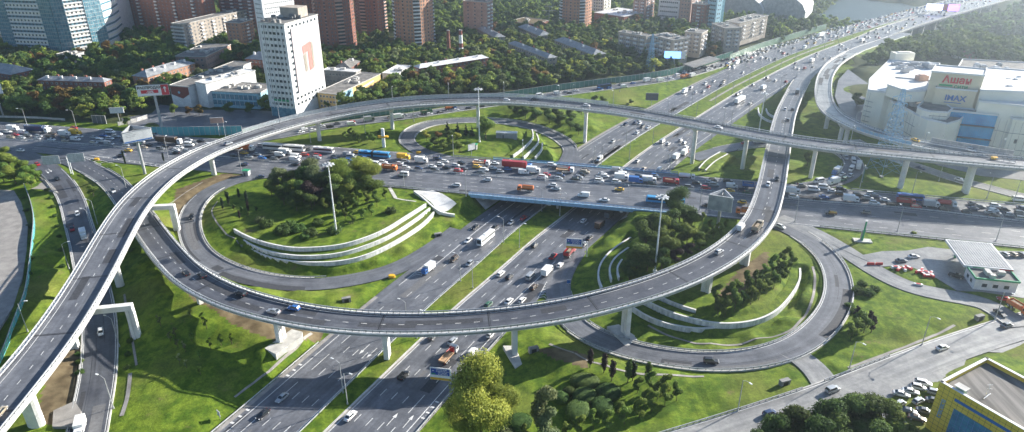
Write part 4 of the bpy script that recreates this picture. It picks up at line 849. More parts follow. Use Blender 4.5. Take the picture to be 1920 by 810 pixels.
def boxv(kind):
    """vans, lorries, buses: list of (part, mesh, material)"""
    P = []
    def wheels(xs, w_, r=.48, wd=.3):
        for x in xs:
            for s in (-1, 1): P.append(('wheel', wheel_mb(x, s * (w_ - wd / 2), r, wd), 'wheel'))
    def lamps(xf, xr, w_, z=.8):
        for s in (-1, 1):
            h = MB(); h.box((xf, s * w_ * .8, z), (.08, .32, .2)); P.append(('headlight', h, 'head')); h = MB(); h.box((xr, s * w_ * .86, z), (.08, .18, .34)); P.append(('taillight', h, 'tail'))
    def bod(stn, name='body', mat='paint'): b = MB(); loft(b, stn); P.append((name, b, mat)); return b
    def pane(c, d, name='window'): g = MB(); g.box(c, d); P.append((name, g, 'glass'))
    def cab(x, w_=1.2, h=2.7, l=1.9, name='cab', mat='paint'):
        b = MB(); loft(b, [(x - l, .5, h, w_), (x - .35, .5, h, w_), (x - .1, .5, h - .35, w_), (x, .5, 1.5, w_ * .98), (x + .03, .5, 1.2, w_ * .97)]); P.append((name, b, mat))
        g = MB(); g.raw([(x + .02, -w_ * .88, 1.45), (x + .02, w_ * .88, 1.45), (x - .22, w_ * .84, h - .3), (x - .22, -w_ * .84, h - .3)], [(0, 1, 2, 3)]); g.box((x - .95, 0, h - .75), (1.1, w_ * 2 + .03, .62)); P.append(('windows', g, 'glass'))
    if kind in ('van', 'minibus'):
        bod([(-2.8, .4, 2.2, .9), (-2.7, .3, 2.4, .98), (.9, .3, 2.4, 1.0), (1.3, .3, 2.25, .98), (2.0, .3, 1.35, .96), (2.6, .32, 1.1, .9), (2.8, .4, .8, .8)])
        g = MB(); g.raw([(1.38, -.8, 2.14), (1.38, .8, 2.14), (2.02, .86, 1.4), (2.02, -.86, 1.4)], [(0, 3, 2, 1)]); g.box((1.0, 0, 1.72), (.9, 2.02, .55))
        if kind == 'minibus': g.box((-1.1, 0, 1.78), (3.0, 2.03, .6)); g.box((-2.78, 0, 1.75), (.06, 1.5, .6))
        P.append(('windows', g, 'glass')); wheels((-1.7, 1.8), .98, .36, .24); lamps(2.72, -2.8, .9, .85); return P, 5.6
    if kind == 'small van':
        bod([(-2.1, .4, 1.7, .82), (-2.0, .25, 1.82, .9), (.2, .25, 1.82, .92), (.6, .25, 1.7, .9), (1.2, .25, 1.1, .9), (1.9, .3, .95, .85), (2.1, .4, .7, .75)])
        g = MB(); g.raw([(.66, -.74, 1.62), (.66, .74, 1.62), (1.22, .8, 1.14), (1.22, -.8, 1.14)], [(0, 3, 2, 1)]); g.box((.2, 0, 1.4), (1.0, 1.86, .42)); P.append(('windows', g, 'glass')); wheels((-1.3, 1.35), .9, .32, .22); lamps(2.05, -2.1, .82, .8); return P, 4.2
    if kind in ('box lorry', 'refrigerated lorry'):
        cab(3.4, 1.1, 2.5, 1.8); b = MB(); b.box((-1.0, 0, 2.05), (5.0, 2.4, 2.5)); P.append(('cargo_box', b, 'cargo')); c = MB(); c.box((-.6, 0, .62), (6.0, .9, .3)); P.append(('chassis', c, 'black')); wheels((-2.0, 2.5), 1.15, .42); lamps(3.45, -3.5, 1.05, .8); return P, 7.0
    if kind == 'tipper lorry':
        cab(3.8, 1.25, 2.8, 1.8); b = MB(); z0, z1 = 1.15, 2.7
        b.prism([(-3.9, -1.2), (1.6, -1.2), (1.6, 1.2), (-3.9, 1.2)], z0, z0 + .15)
        for c_, d_ in (((-1.15, -1.2, 1.95), (5.5, .1, 1.5)), ((-1.15, 1.2, 1.95), (5.5, .1, 1.5)), ((-3.88, 0, 1.9), (.1, 2.4, 1.3)), ((1.6, 0, 2.05), (.1, 2.4, 1.7))): b.box(c_, d_)
        for i in range(5): b.box((-3.4 + i * 1.1, -1.28, 1.95), (.12, .1, 1.5)); b.box((-3.4 + i * 1.1, 1.28, 1.95), (.12, .1, 1.5))
        P.append(('tipper_body', b, 'paint')); l = MB(); frustum(l, -3.8, 1.5, 1.1, 1.4, -3.0, .8, .5, 2.45); P.append(('load', l, 'load'))
        c = MB(); c.box((-.2, 0, .85), (7.2, .9, .4)); P.append(('chassis', c, 'black')); wheels((-2.9, -1.6, 2.7), 1.22, .52); lamps(3.85, -3.95, 1.15, .9); return P, 7.8
    if kind == 'flatbed crane lorry':
        cab(4.3, 1.25, 2.8, 1.8, mat='white'); b = MB(); b.box((-1.6, 0, 1.25), (6.0, 2.45, .18)); b.box((-1.6, -1.22, 1.5), (6, .06, .4)); b.box((-1.6, 1.22, 1.5), (6, .06, .4)); b.box((-4.6, 0, 1.5), (.06, 2.4, .4)); P.append(('cargo_bed', b, 'bed'))
        c = MB(); c.box((1.9, 0, 2.0), (.6, 1.6, 1.6)); c.tube((1.9, 0, 2.8), (-1.2, .3, 3.0), .16, .12, 6); c.tube((1.9, .6, 2.2), (1.9, .2, 3.3), .14, n=6); P.append(('crane_arm', c, 'red'))
        c = MB(); c.box((-.2, 0, .85), (8.4, .9, .4)); P.append(('chassis', c, 'black')); wheels((-3.4, -2.1, 3.1), 1.22, .5); lamps(4.35, -4.7, 1.15, .9); return P, 9.0
    if kind == 'tanker lorry':
        cab(3.8, 1.25, 2.7, 1.8, mat='cabc'); b = MB(); n = 12; ring = lambda x, r: [(x, r * 1.05 * math.cos(2 * math.pi * i / n), 2.05 + r * math.sin(2 * math.pi * i / n)) for i in range(n)]
        vs = ring(-4.1, .5) + ring(-3.8, 1.05) + ring(1.3, 1.05) + ring(1.6, .5); b.raw(vs, [(i * n + (j + 1) % n, i * n + j, (i + 1) * n + j, (i + 1) * n + (j + 1) % n) for i in range(3) for j in range(n)] + [tuple(range(n)), tuple(range(4 * n - 1, 3 * n - 1, -1))]); P.append(('tank', b, 'paint'))
        c = MB(); c.box((-.2, 0, .85), (7.6, .9, .4)); P.append(('chassis', c, 'black')); wheels((-3.0, -1.7, 2.7), 1.22, .5); lamps(3.85, -4.1, 1.15, .9); return P, 8.0
    if kind == 'articulated lorry':
        cab(7.6, 1.25, 3.1, 2.0, mat='cabc'); b = MB(); b.box((-1.6, 0, 2.55), (12.6, 2.5, 2.9)); P.append(('trailer', b, 'cargo')); c = MB(); c.box((-.6, 0, .85), (14, .9, .4)); P.append(('chassis', c, 'black')); wheels((-6.4, -5.1, -3.8, 4.2, 6.6), 1.22, .5); lamps(7.65, -7.9, 1.15, .9); return P, 15.6
    if kind in ('coach', 'city bus', 'bendy bus'):
        Ls = {'coach': 12.0, 'city bus': 11.6, 'bendy bus': 17.5}[kind]; H = 3.4 if kind == 'coach' else 3.0; h = Ls / 2
        b = MB(); loft(b, [(-h, .5, H - .2, 1.1), (-h + .15, .35, H, 1.24), (h - .6, .35, H, 1.25), (h - .15, .35, H - .25, 1.24), (h, .4, 1.3, 1.15)])
        if kind != 'coach':
            for x in (-h * .5, h * .35): b.box((x, 0, H + .1), (1.8, 1.5, .25))
        else: b.box((0, 0, H + .06), (2.2, 1.4, .18))
        P.append(('body', b, 'paint')); g = MB(); g.box((-.2, 0, H - 1.05), (Ls - 1.2, 2.54, .95)); P.append(('windows', g, 'glass')); g = MB(); g.raw([(h - .02, -1.05, 1.35), (h - .02, 1.05, 1.35), (h - .18, 1.05, H - .32), (h - .18, -1.05, H - .32)], [(0, 1, 2, 3)]); g.raw([(h + .0, -1.02, 1.3), (h + .0, 1.02, 1.3), (h - .12, 1.0, H - .3), (h - .12, -1.0, H - .3)], [(0, 1, 2, 3)]); P.append(('windscreen', g, 'glass'))
        if kind == 'bendy bus': g = MB(); g.box((-.8, 0, 1.75), (1.1, 2.58, 2.7)); P.append(('bellows', g, 'black'))
        wheels((-h + 2.6, h - 2.7) if kind != 'bendy bus' else (-h + 2.2, 1.4, h - 2.7), 1.22, .48); lamps(h - .02, -h, 1.1, .8); return P, Ls
    if kind == 'pickup':
        bod([(-2.6, .45, 1.0, .84), (-2.5, .35, 1.05, .92), (.2, .3, 1.05, .94), (1.3, .3, 1.05, .94), (2.3, .35, .95, .88), (2.6, .45, .75, .78)])
        g = MB(); frustum(g, -.6, 1.35, .84, 1.05, -.45, .75, .68, 1.7); P.append(('windows', g, 'glass')); t = MB(); t.box((-1.6, 0, 1.08), (1.7, 1.5, .1)); P.append(('cargo_bed', t, 'black')); wheels((-1.6, 1.7), .95, .38, .25); lamps(2.58, -2.6, .9, .8); return P, 5.2
MATK = {'glass': 'glass', 'head': 'head', 'tail': 'tail', 'black': 'black', 'white': 'white', 'red': 'red'}
M['load'] = noise_mat('load', (.22, .17, .11), (.35, .28, .2), 1.5, .9); M['bed'] = plain('bed', (.5, .33, .2), .7)
LEN = {k: v[0] for k, v in CAR.items()}; WID = {}
PROTO = {}; _ml = {}
def proto(kind, col, near, cargo='white', cabc='white'):
    key = (kind, col, near, cargo, cabc)
    if key in PROTO: return PROTO[key]
    if ('parts', kind) not in _ml:
        if kind in CAR: P = car_parts(kind); L = CAR[kind][0]
        else: P, L = boxv(kind)
        _ml[('parts', kind)] = (P, L); LEN[kind] = L
    P, L = _ml[('parts', kind)]
    def mat(m):
        if m == 'paint': return [PM[col]]
        if m == 'cargo': return [PM[cargo]]
        if m == 'cabc': return [PM[cabc]]
        if m == 'wheel': return [M['rubber'], M['galv']]
        if m == 'load': return [M['load']]
        if m == 'bed': return [M['bed']]
        return [M[MATK[m]]]
    if near:
        out = []
        for i, (n, mb, m) in enumerate(P):
            kk = (kind, i, m if m not in ('paint', 'cargo', 'cabc') else mat(m)[0].name)
            if kk not in _ml: _ml[kk] = mb.mesh(n, mat(m), smooth=False)
            out.append((n, _ml[kk]))
        PROTO[key] = (out, L); return PROTO[key]
    big = MB(); mats = []
    for n, mb, m in P:
        if m in ('head',): continue
        for mm in mat(m):
            if mm not in mats: mats.append(mm)
        base = len(big.v); ids = [mats.index(mm) for mm in mat(m)]
        big.v += mb.v; big.f += [tuple(i + base for i in f) for f in mb.f]; big.m += [ids[min(k, len(ids) - 1)] for k in mb.m]
    PROTO[key] = ((big, mats), L); return PROTO[key]
VEH = []     # dict records, built after all are placed
def road_z(x, y, path): return path.p[path.near(x, y)[0:0] or 0][2]
ZONE = {'HL': (HW, -1, 'on the near motorway carriageway coming towards the camera'), 'HR': (HW, 1, 'on the near motorway carriageway driving away'), 'AVS': (AV, -1, 'in the free lanes of the avenue'), 'AVN': (AV, 1, 'in the avenue traffic jam'),
        'A': (A, 1, 'on the high flyover'), 'B': (B, 1, 'on the lower viaduct'), 'C': (C, 1, 'on the descending slip road at the left'), 'L1': (L1, 1, 'on the left loop road'), 'L2': (L2, 1, 'on the right loop road'), 'F': (F, 1, 'on the pale frontage road'),
        'J': (J, 1, 'queueing by the noise screen'), 'L4': (L4, 1, 'queueing on the curved slip road under the flyover'), 'D': (D, 1, 'on the pale slip viaduct'), 'G': (G, 1, 'on the petrol station road'), 'N': (N, 1, 'on the service road beyond the flyover'),
        'FL': (HW, -1, 'on the far motorway carriageway coming towards the camera'), 'FR': (HW, 1, 'on the far motorway carriageway driving away')}
def V(zone, kind, col, px=None, py=None, pos=None, d=1, rz=None, cargo='white', cabc='white', note=None, z=None):
    path, dr, ph = ZONE[zone] if zone in ZONE else (None, 1, zone)
    proto(kind, col, False, cargo, cabc)
    if pos is None:
        zz = z if z is not None else 0
        if path is not None:
            for _ in range(6): p = at(px, py, zz + .5); zz = path.at(path.near(p.x, p.y)[0]).z
            p = at(px, py, zz + .5)
        else: p = at(px, py, zz + .5)
    else: p = Vector(pos); zz = p.z if z is None else z
    if rz is None:
        q, o, _ = path.near(p.x, p.y); rz = path.ang(q) + (math.pi if dr * d < 0 else 0)
    VEH.append(dict(zone=ph, kind=kind, col=col, x=p.x, y=p.y, z=zz + .045, rz=rz, cargo=cargo, cabc=cabc, note=note, L=LEN[kind]))
def free(x, y, L, rz, gap=1.2):
    c, s = math.cos(rz), math.sin(rz)
    for v in VEH:
        dx, dy = v['x'] - x, v['y'] - y
        if dx * dx + dy * dy > 500: continue
        if abs(dx * c + dy * s) < (L + v['L']) / 2 + gap and abs(-dx * s + dy * c) < 2.5: return False
    return True
S4, HB4, ES, OR = 'saloon', 'hatchback', 'estate car', 'off-road car'
for a_ in ((803, 507, 'box lorry', 'blue'), (877.7, 451, S4, 'white'), (891, 426, S4, 'black'), (926.6, 427, S4, 'black'), (959, 417, S4, 'silver'), (981, 409, S4, 'red'), (851, 486, OR, 'brown'), (880.5, 494, HB4, 'silver'), (529, 746, S4, 'silver'), (493, 777, S4, 'black')):
    V('HL', a_[2], a_[3], a_[0], a_[1])
V('HL', 'coach', 'white', 911, 450)
for a_ in ((939, 513, ES, 'white'), (955, 519, HB4, 'black'), (1037, 481, 'pickup', 'red'), (1050, 497, HB4, 'white'), (1002, 460, HB4, 'black'), (1001, 538, ES, 'brown'), (954, 565, S4, 'white'), (979, 563, HB4, 'white'), (916, 571, HB4, 'green'), (756.7, 705, OR, 'black'), (657, 780, S4, 'white'),
           (848, 640, S4, 'silver'), (920, 627, HB4, 'white'), (812, 632, HB4, 'grey'), (1095, 458, S4, 'silver'), (1105, 446, S4, 'black')):
    V('HR', a_[2], a_[3], a_[0], a_[1])
V('HR', 'minibus', 'silver', 995, 519); V('HR', 'box lorry', 'white', 1026, 511, cargo='white'); V('HR', 'tipper lorry', 'red', 1068, 475); V('HR', 'flatbed crane lorry', 'white', 842, 668); V('HR', 'small van', 'white', 887, 660)
V('HR', 'box lorry', 'brown', 1125, 424, cargo='brown'); V('HR', 'box lorry', 'grey', 1143, 405, cargo='grey')
for a_ in ((348, 512, S4, 'black', -1), (378, 516, S4, 'black', -1), (451.6, 551, OR, 'black', -1), (513, 584, S4, 'silver', -1), (551, 578, HB4, 'blue', -1), (1348, 472, HB4, 'silver', 1), (1457, 335, HB4, 'black', -1), (1440, 346, HB4, 'white', -1), (1472, 205, HB4, 'white', -1), (1486, 205, HB4, 'black', 1), (1477.5, 225, HB4, 'grey', 1), (1470, 254, HB4, 'white', 1)):
    V('B', a_[2], a_[3], a_[0], a_[1], d=a_[4])
V('B', 'van', 'white', 1389, 427); V('B', 'tipper lorry', 'beige', 1420, 428); V('B', 'box lorry', 'blue', 1495, 174, cargo='grey'); V('B', 'pickup', 'white', 212, 358)
for a_ in ((428, 269, S4, 'silver'), (1003, 186, S4, 'black'), (1100, 198, HB4, 'white'), (1347, 239, S4, 'white'), (950, 187.5, HB4, 'white'), (1, 772, HB4, 'beige')): V('A', a_[2], a_[3], a_[0], a_[1])
V('D', 'saloon', 'yellow', 1717, 263); V('D', 'off-road car', 'white', 1821, 282); V('D', 'van', 'grey', 1583, 112)
for a_ in ((107, 335, S4, 'black'), (145, 401, HB4, 'white'), (189, 623, HB4, 'white'), (70, 308, S4, 'red')): V('C', a_[2], a_[3], a_[0], a_[1])
V('C', 'pickup', 'red', 135, 429); V('C', 'box lorry', 'white', 157, 443); V('C', 'box lorry', 'white', 151, 806)
for a_ in ((554, 308, S4, 'black'), (584, 304, S4, 'black'), (615, 306, ES, 'grey'), (612, 316, S4, 'black'), (855, 347, 'estate car', 'white'), (914, 337, HB4, 'white'), (1036, 347, HB4, 'white'), (1042, 354, S4, 'silver'), (1133, 375, S4, 'white'), (1161, 355, S4, 'yellow'), (1325, 385, S4, 'brown'), (1391, 379, HB4, 'yellow'),
           (1558, 400, OR, 'black'), (1623, 398, HB4, 'grey'), (38, 282, S4, 'white'), (240, 282, S4, 'yellow'), (227, 292, OR, 'dark blue'), (330, 286, S4, 'black'), (458, 308, S4, 'dark blue')): V('AVS', a_[2], a_[3], a_[0], a_[1])
V('AVS', 'tipper lorry', 'orange', 731, 317, d=-1); V('AVS', 'minibus', 'white', 756, 328); V('AVS', 'tanker lorry', 'orange', 985, 356, cabc='orange'); V('AVS', 'van', 'white', 1094, 367); V('AVS', 'bendy bus', 'light blue', 1247, 379); V('AVS', 'tipper lorry', 'orange', 1396, 399)
for a_ in ((1561, 731, OR, 'silver'), (1767, 652, S4, 'white'), (1888, 610, S4, 'grey'), (1443, 775, HB4, 'dark blue')): V('F', a_[2], a_[3], a_[0], a_[1])
V('L2', OR, 'black', 1333, 678); V('L2', 'hatchback', 'white', 1464, 425, d=-1); V('L1', HB4, 'black', 359, 407); V('L1', 'saloon', 'dark blue', 487, 332)
V('G', S4, 'white', 1713, 481, rz=R(8)); V('G', S4, 'grey', 1690, 489, rz=R(5)); V('G', S4, 'black', 1875, 587); V('G', 'tipper lorry', 'orange', 1909, 580); V('G', S4, 'red', 1883, 561, rz=R(160))
V('N', S4, 'dark blue', 1726, 315); V('N', S4, 'white', 1799, 337)
PK = 'in the small car park beside the yellow building'; PKF = 'parked behind the petrol station shop'
for i, (x, y, k, c) in enumerate(((1731, 718, ES, 'white'), (1722, 726, HB4, 'white'), (1707, 734, S4, 'white'), (1690, 739, S4, 'white'), (1687, 757, HB4, 'silver'), (1722, 752, HB4, 'silver'), (1704, 771, S4, 'grey'), (1734, 771, S4, 'grey'), (1719, 784, S4, 'brown'), (1753, 736, HB4, 'silver'), (1752, 752, S4, 'grey'))): V(PK, k, c, x, y, rz=R(-22 if i < 4 else (28 if i in (4, 5) else -24)), z=6.5)
for x, c in ((1883, 'silver'), (1898, 'beige'), (1913, 'grey')): V(PKF, HB4, c, x, 477, rz=R(108), z=7)
V('beside the petrol station shop', 'pickup', 'black', 1793, 518, rz=R(-40), z=7)
# big vehicles of the jam
for a_ in ((702, 292, 'bendy bus', 'light blue', {}), (757, 297, 'box lorry', 'yellow', dict(cargo='yellow')), (790, 303, 'box lorry', 'white', {}), (903, 308, 'flatbed crane lorry', 'red', {}), (970, 314, 'articulated lorry', 'red', dict(cargo='red', cabc='blue')), (1000, 322, 'box lorry', 'white', {}),
           (1060, 321, 'flatbed crane lorry', 'red', {}), (1217, 340, 'box lorry', 'white', {}), (1192, 341, 'box lorry', 'blue', dict(cargo='blue')), (1165, 335, 'box lorry', 'white', {}), (1258, 343, 'tipper lorry', 'red', {}), (1288, 334, 'tanker lorry', 'white', {}), (1407, 351, 'tipper lorry', 'blue', {}), (1372, 350, 'van', 'white', {}),
           (513, 279, 'coach', 'white', {}), (552, 281, 'coach', 'white', {}), (607, 284, 'city bus', 'white', {}), (525, 291, 'van', 'white', {}), (555, 294, 'van', 'white', {}), (452, 280, 'articulated lorry', 'orange', dict(cargo='orange', cabc='white')), (653, 291, 'van', 'silver', {}),
           (1485, 361, 'box lorry', 'white', {}), (1526, 356, 'minibus', 'white', {}), (1545, 352, 'minibus', 'white', {}), (1595, 376, 'box lorry', 'white', {}), (1706, 373, 'city bus', 'blue', {}), (1698, 381, 'tipper lorry', 'red', {}), (1745, 386, 'box lorry', 'white', dict(cargo='silver')), (1775, 385, 'tanker lorry', 'red', {}),
           (71, 246, 'articulated lorry', 'dark blue', dict(cargo='dark blue', cabc='white')), (122, 253, 'box lorry', 'white', {}), (142, 251, 'box lorry', 'yellow', dict(cargo='yellow')), (142, 262, 'van', 'white', {}), (190, 265, 'minibus', 'white', {}), (207, 248, 'minibus', 'white', {}), (318, 267, 'articulated lorry', 'orange', dict(cargo='brown', cabc='white')), (1157, 320, 'van', 'silver', {}), (1910, 375, 'minibus', 'white', {}), (25, 243, 'box lorry', 'white', {}), (355, 272, 'minibus', 'white', {})):
    V('AVN', a_[2], a_[3], a_[0], a_[1], **a_[4])
for a_ in ((845, 204, 'tanker lorry', 'orange', dict(cabc='blue')), (800, 212, 'tipper lorry', 'green', {}), (748, 221, 'box lorry', 'white', {}), (692, 226, 'box lorry', 'grey', dict(cargo='silver')), (659, 233, 'van', 'white', {}), (1045, 175, 'van', 'white', {}), (1133, 164, 'city bus', 'dark blue', {}), (1170, 163, 'van', 'white', {}), (1238, 152, 'box lorry', 'white', {}), (1283, 145, 'tipper lorry', 'orange', {}), (1298, 143, 'box lorry', 'white', {})):
    V('J', a_[2], a_[3], a_[0], a_[1], **a_[4])
for a_ in ((1600, 303, 'van', 'white', -1), (1596, 318, 'van', 'white', -1), (1568, 324, 'box lorry', 'blue', -1), (1585, 296, 'van', 'silver', -1), (1268, 296, 'box lorry', 'white', 1), (1284, 288, 'box lorry', 'red', 1)): V('L4' if a_[0] > 1400 else 'HR', a_[2], a_[3], a_[0], a_[1])
for a_ in ((1283, 173, 'box lorry', 'white'), (1387, 190, 'articulated lorry', 'white'), (1431, 166, 'box lorry', 'grey'), (1522, 115, 'box lorry', 'white'), (1538, 68, 'articulated lorry', 'white'), (1616, 77, 'box lorry', 'grey')): V('FL' if a_[0] in (1283, 1538) else 'FR', a_[2], a_[3], a_[0], a_[1])
for a_ in ((1124, 299, 'van', 'white', 'HL'), (1194, 249, HB4, 'white', 'FL'), (1199, 231, HB4, 'white', 'FL'), (1199, 224, S4, 'white', 'FL'), (1149, 265, S4, 'silver', 'FL'), (1318, 172, S4, 'silver', 'FL'), (1328, 163, ES, 'red', 'FL'), (1338, 152, S4, 'silver', 'FL'), (1375, 127, S4, 'white', 'FL'), (1392, 136, S4, 'silver', 'FL'), (1195, 302, S4, 'silver', 'HR'), (1276, 263, HB4, 'silver', 'FR'), (1207, 316, S4, 'beige', 'HR'), (1237, 319, 'van', 'white', 'HR'), (1283, 268, HB4, 'silver', 'FR'), (1388, 173, S4, 'white', 'FR'), (1412, 159, HB4, 'silver', 'FR')):
    V(a_[4], a_[2], a_[3], a_[0], a_[1])
# the rest of the traffic
CC = ['white'] * 8 + ['silver'] * 4 + ['grey'] * 3 + ['black'] * 6 + ['dark blue'] * 2 + ['red'] * 2 + ['yellow', 'beige', 'brown', 'blue', 'green']
KK = [S4] * 5 + [HB4] * 4 + [ES] * 2 + [OR] * 4
def fill(zone, path, off, a, b, gap, p=1.0, vans=.08, d=1, limx=None):
    q = a + rnd.uniform(0, 9)
    while q < b:
        g = gap(q) if callable(gap) else gap
        if rnd.random() < p:
            o = W(off, q) + rnd.uniform(-.3, .3); P = path.at(q, o); dr = ZONE[zone][1] * d; rz = path.ang(q) + (math.pi if dr < 0 else 0) + rnd.uniform(-.02, .02)
            k = rnd.choice(KK); c = rnd.choice(CC)
            if rnd.random() < vans: k = rnd.choice(['van', 'minibus', 'van', 'small van', 'box lorry']); c = 'white' if rnd.random() < .7 else 'silver'
            x, y = pix(P)
            if -30 < x < 1950 and y > -40 and free(P.x, P.y, LEN.get(k, 7), rz): V(zone, k, c, pos=P, rz=rz)
        q += g * rnd.uniform(.75, 1.35)
for k in ('van', 'minibus', 'small van', 'box lorry'): proto(k, 'white', False)
for k in range(6):
    off = lambda q, k=k: BO(q) - .8 - (AN - 1.6 + BO(q)) * (k + .5) / 6
    fill('AVN', AV, off, AV.near(*at(-40, 250, 7).xy)[0], AV.near(*at(1950, 390, 7).xy)[0], 9.0, .92 if k < 4 else (.6 if k == 4 else .16))
J0 = J.near(*at(560, 248, 7).xy)[0]
fill('J', J, 2.4, J0, J.L, 8.5, .8); fill('J', J, -2.0, J0, J.L, 8.5, .75); fill('J', J, -5.5, J.L * .62, J.L, 8.5, .6)
fill('L4', L4, 2.0, L4.L * .35, L4.L - 10, 7.5, .95, .3); fill('L4', L4, -2.0, L4.L * .2, L4.L - 10, 7.5, .9, .3)
qf = HW.near(*at(1440, 118, 0).xy)[0]; qn = HW.near(*at(1180, 270, 0).xy)[0]
for k in range(5):
    fill('FL', HW, LO(2.2 + 3.8 * k), qf + 10, HW.L - 100, (lambda q: 30 if q < qf + 90 else (17 if q < qf + 260 else 11)), .8); fill('FL', HW, LO(2.2 + 3.8 * k), qn + 30, qf, 120, .7)
    fill('FR', HW, RO(3.2 + 3.9 * k), qf - 60, HW.L - 100, (lambda q: 48 if q < qf + 120 else 27), .85); fill('FR', HW, RO(3.2 + 3.9 * k), qn + 10, qf - 60, 110, .7)
fill('FL', HW, LO(25), qf - 40, hb, 8.5, .9); fill('FL', HW, LO(21.2), qf - 40, hb + 200, 8.5, .9)
fill('HL', HW, LO(9.4), 330, qn, 90, .6); fill('HR', HW, RO(11), 330, qn, 80, .6)
# build them: nearest first
VEH.sort(key=lambda v: math.dist((v['x'], v['y'], v['z']), (0, 0, CAM_H)))
isbig = lambda k: k not in CAR
WORD = {'saloon': 'saloon', 'hatchback': 'hatchback', 'estate car': 'estate car', 'off-road car': 'off-road car'}
CATS = {'van': 'van', 'small van': 'van', 'minibus': 'minibus', 'box lorry': 'lorry', 'tipper lorry': 'lorry', 'flatbed crane lorry': 'lorry', 'tanker lorry': 'lorry', 'articulated lorry': 'lorry', 'coach': 'coach', 'city bus': 'bus', 'bendy bus': 'bus', 'pickup': 'pickup'}
ncar = 0; rest = []; groups = {}
for v in VEH:
    v['d'] = math.dist((v['x'], v['y'], v['z']), (0, 0, CAM_H)); v['px'], v['py'] = pix((v['x'], v['y'], v['z'] + .7))
    if v['kind'] in CAR:
        ncar += 1
        if ncar > 290: v['rest'] = True
    elif v['d'] > 760: v['rest'] = True
    v['far'] = v['d'] > 480
    if not v.get('rest'): groups.setdefault((v['zone'], v['col'], v['kind']), []).append(v)
ORD = 'first second third fourth fifth sixth seventh eighth ninth tenth eleventh twelfth thirteenth fourteenth fifteenth sixteenth seventeenth eighteenth nineteenth twentieth'.split()
def cnt(i): return ORD[i] if i < 20 else f'{i + 1}th'
for (zn, col, kd), L in groups.items():
    L.sort(key=lambda v: v['px']); nm = f"{col} {kd}"
    if 'lorry' in kd and L[0]['cargo'] != 'white' and kd in ('box lorry', 'articulated lorry'): pass
    far_ = [v for v in L if v['far']]
    for i, v in enumerate(L):
        if len(L) == 1: v['label'] = f"{nm} {zn}"
        elif i == 0: v['label'] = f"leftmost {nm} {zn}"
        elif i == len(L) - 1: v['label'] = f"rightmost {nm} {zn}"
        else: v['label'] = f"{nm} {zn}, {cnt(i)} such from left"
sn = lambda s: s.replace(' ', '_').replace('-', '_')
farmesh = {}; RB_ = []
for v in VEH:
    if v.get('rest'): RB_.append(v); continue
    cat = CATS.get(v['kind'], 'car'); nm = sn('car' if v['kind'] in CAR else v['kind'])
    grp = f"{'cars' if cat == 'car' else cat + 's'} {v['zone']}"
    loc = (v['x'], v['y'], v['z'])
    near = v['d'] < 345
    pr, L = proto(v['kind'], v['col'], near, v['cargo'], v['cabc'])
    # follow the slope of the road
    if near:
        t = thing(nm, v['label'], cat, loc, v['rz'], grp)
        for n, me in pr: inst(n, me, t)
    else:
        key = (v['kind'], v['col'], v['cargo'], v['cabc'])
        if key not in farmesh: farmesh[key] = pr[0].mesh(nm, pr[1])
        tag(inst(nm, farmesh[key], None, loc, v['rz']), v['label'], cat, grp)
big = MB(); mats = [M['glass'], M['rubber'], M['galv'], M['black'], M['tail']] + list(PM.values()); mi = {m: i for i, m in enumerate(mats)}
for v in RB_:
    (b, ms), L = proto(v['kind'], v['col'], False, v['cargo'], v['cabc']); c, s = math.cos(v['rz']), math.sin(v['rz']); base = len(big.v)
    big.v += [(v['x'] + p[0] * c - p[1] * s, v['y'] + p[0] * s + p[1] * c, v['z'] + p[2]) for p in b.v]; big.f += [tuple(i + base for i in f) for f in b.f]
    for m in ms:
        if m not in mi: mi[m] = len(mats); mats.append(m)
    big.m += [mi[ms[k]] for k in b.m]
if RB_: tag(big.build('distant_traffic', mats), 'mass of tiny cars jammed on the far motorway and river bridge', 'traffic', kind='stuff')
print('vehicles', len(VEH), 'cars', ncar, 'rest', len(RB_))
# ------------------------------------------------ buildings
M['brick_red'] = noise_mat('brick_red', (.22, .095, .07), (.31, .14, .105), .35, .85, 6, .2)
M['brick_orange'] = noise_mat('brick_orange', (.38, .20, .13), (.48, .27, .18), .35, .85, 6, .2)
M['brick_pale'] = noise_mat('brick_pale', (.36, .315, .27), (.46, .405, .35), .3, .85, 6, .2)
M['brick_pink'] = noise_mat('brick_pink', (.40, .26, .21), (.50, .34, .28), .3, .85, 6, .2)
M['cream'] = noise_mat('cream', (.78, .75, .64), (.85, .82, .72), .12, .6, 5, .3)
M['roof_grey'] = noise_mat('roof_grey', (.22, .235, .25), (.36, .37, .38), .35, .5, 6, .5)
M['roof_flat'] = noise_mat('roof_flat', (.14, .135, .13), (.24, .23, .22), .25, .85, 6, .2)
M['roof_white'] = noise_mat('roof_white', (.60, .61, .62), (.78, .78, .78), .1, .55, 5, .4)
M['win'] = noise_mat('win', (.02, .03, .04), (.07, .09, .11), .8, .12, 2, .8)
M['glass_blue'] = noise_mat('glass_blue', (.02, .14, .24), (.05, .28, .42), .25, .12, 4, .8)
M['glass_teal'] = noise_mat('glass_teal', (.05, .16, .23), (.17, .33, .40), .4, .1, 6, .9)
M['mall_blue'] = noise_mat('mall_blue', (.01, .26, .55), (.03, .42, .75), .15, .18, 4, .7)
M['yellow_tile'] = noise_mat('yellow_tile', (.68, .48, .05), (.78, .60, .09), .15, .4, 4, .4)
M['banner'] = noise_mat('banner', (.46, .40, .41), (.54, .48, .49), .08, .7, 4, .2)
M['slat_white'] = noise_mat('slat_white', (.66, .66, .67), (.8, .8, .8), .4, .6, 4, .3)
M['maroon'] = plain('maroon', (.22, .06, .045), .7)
M['cyan'] = noise_mat('cyan', (.05, .30, .36), (.12, .42, .46), .12, .6, 5, .3)
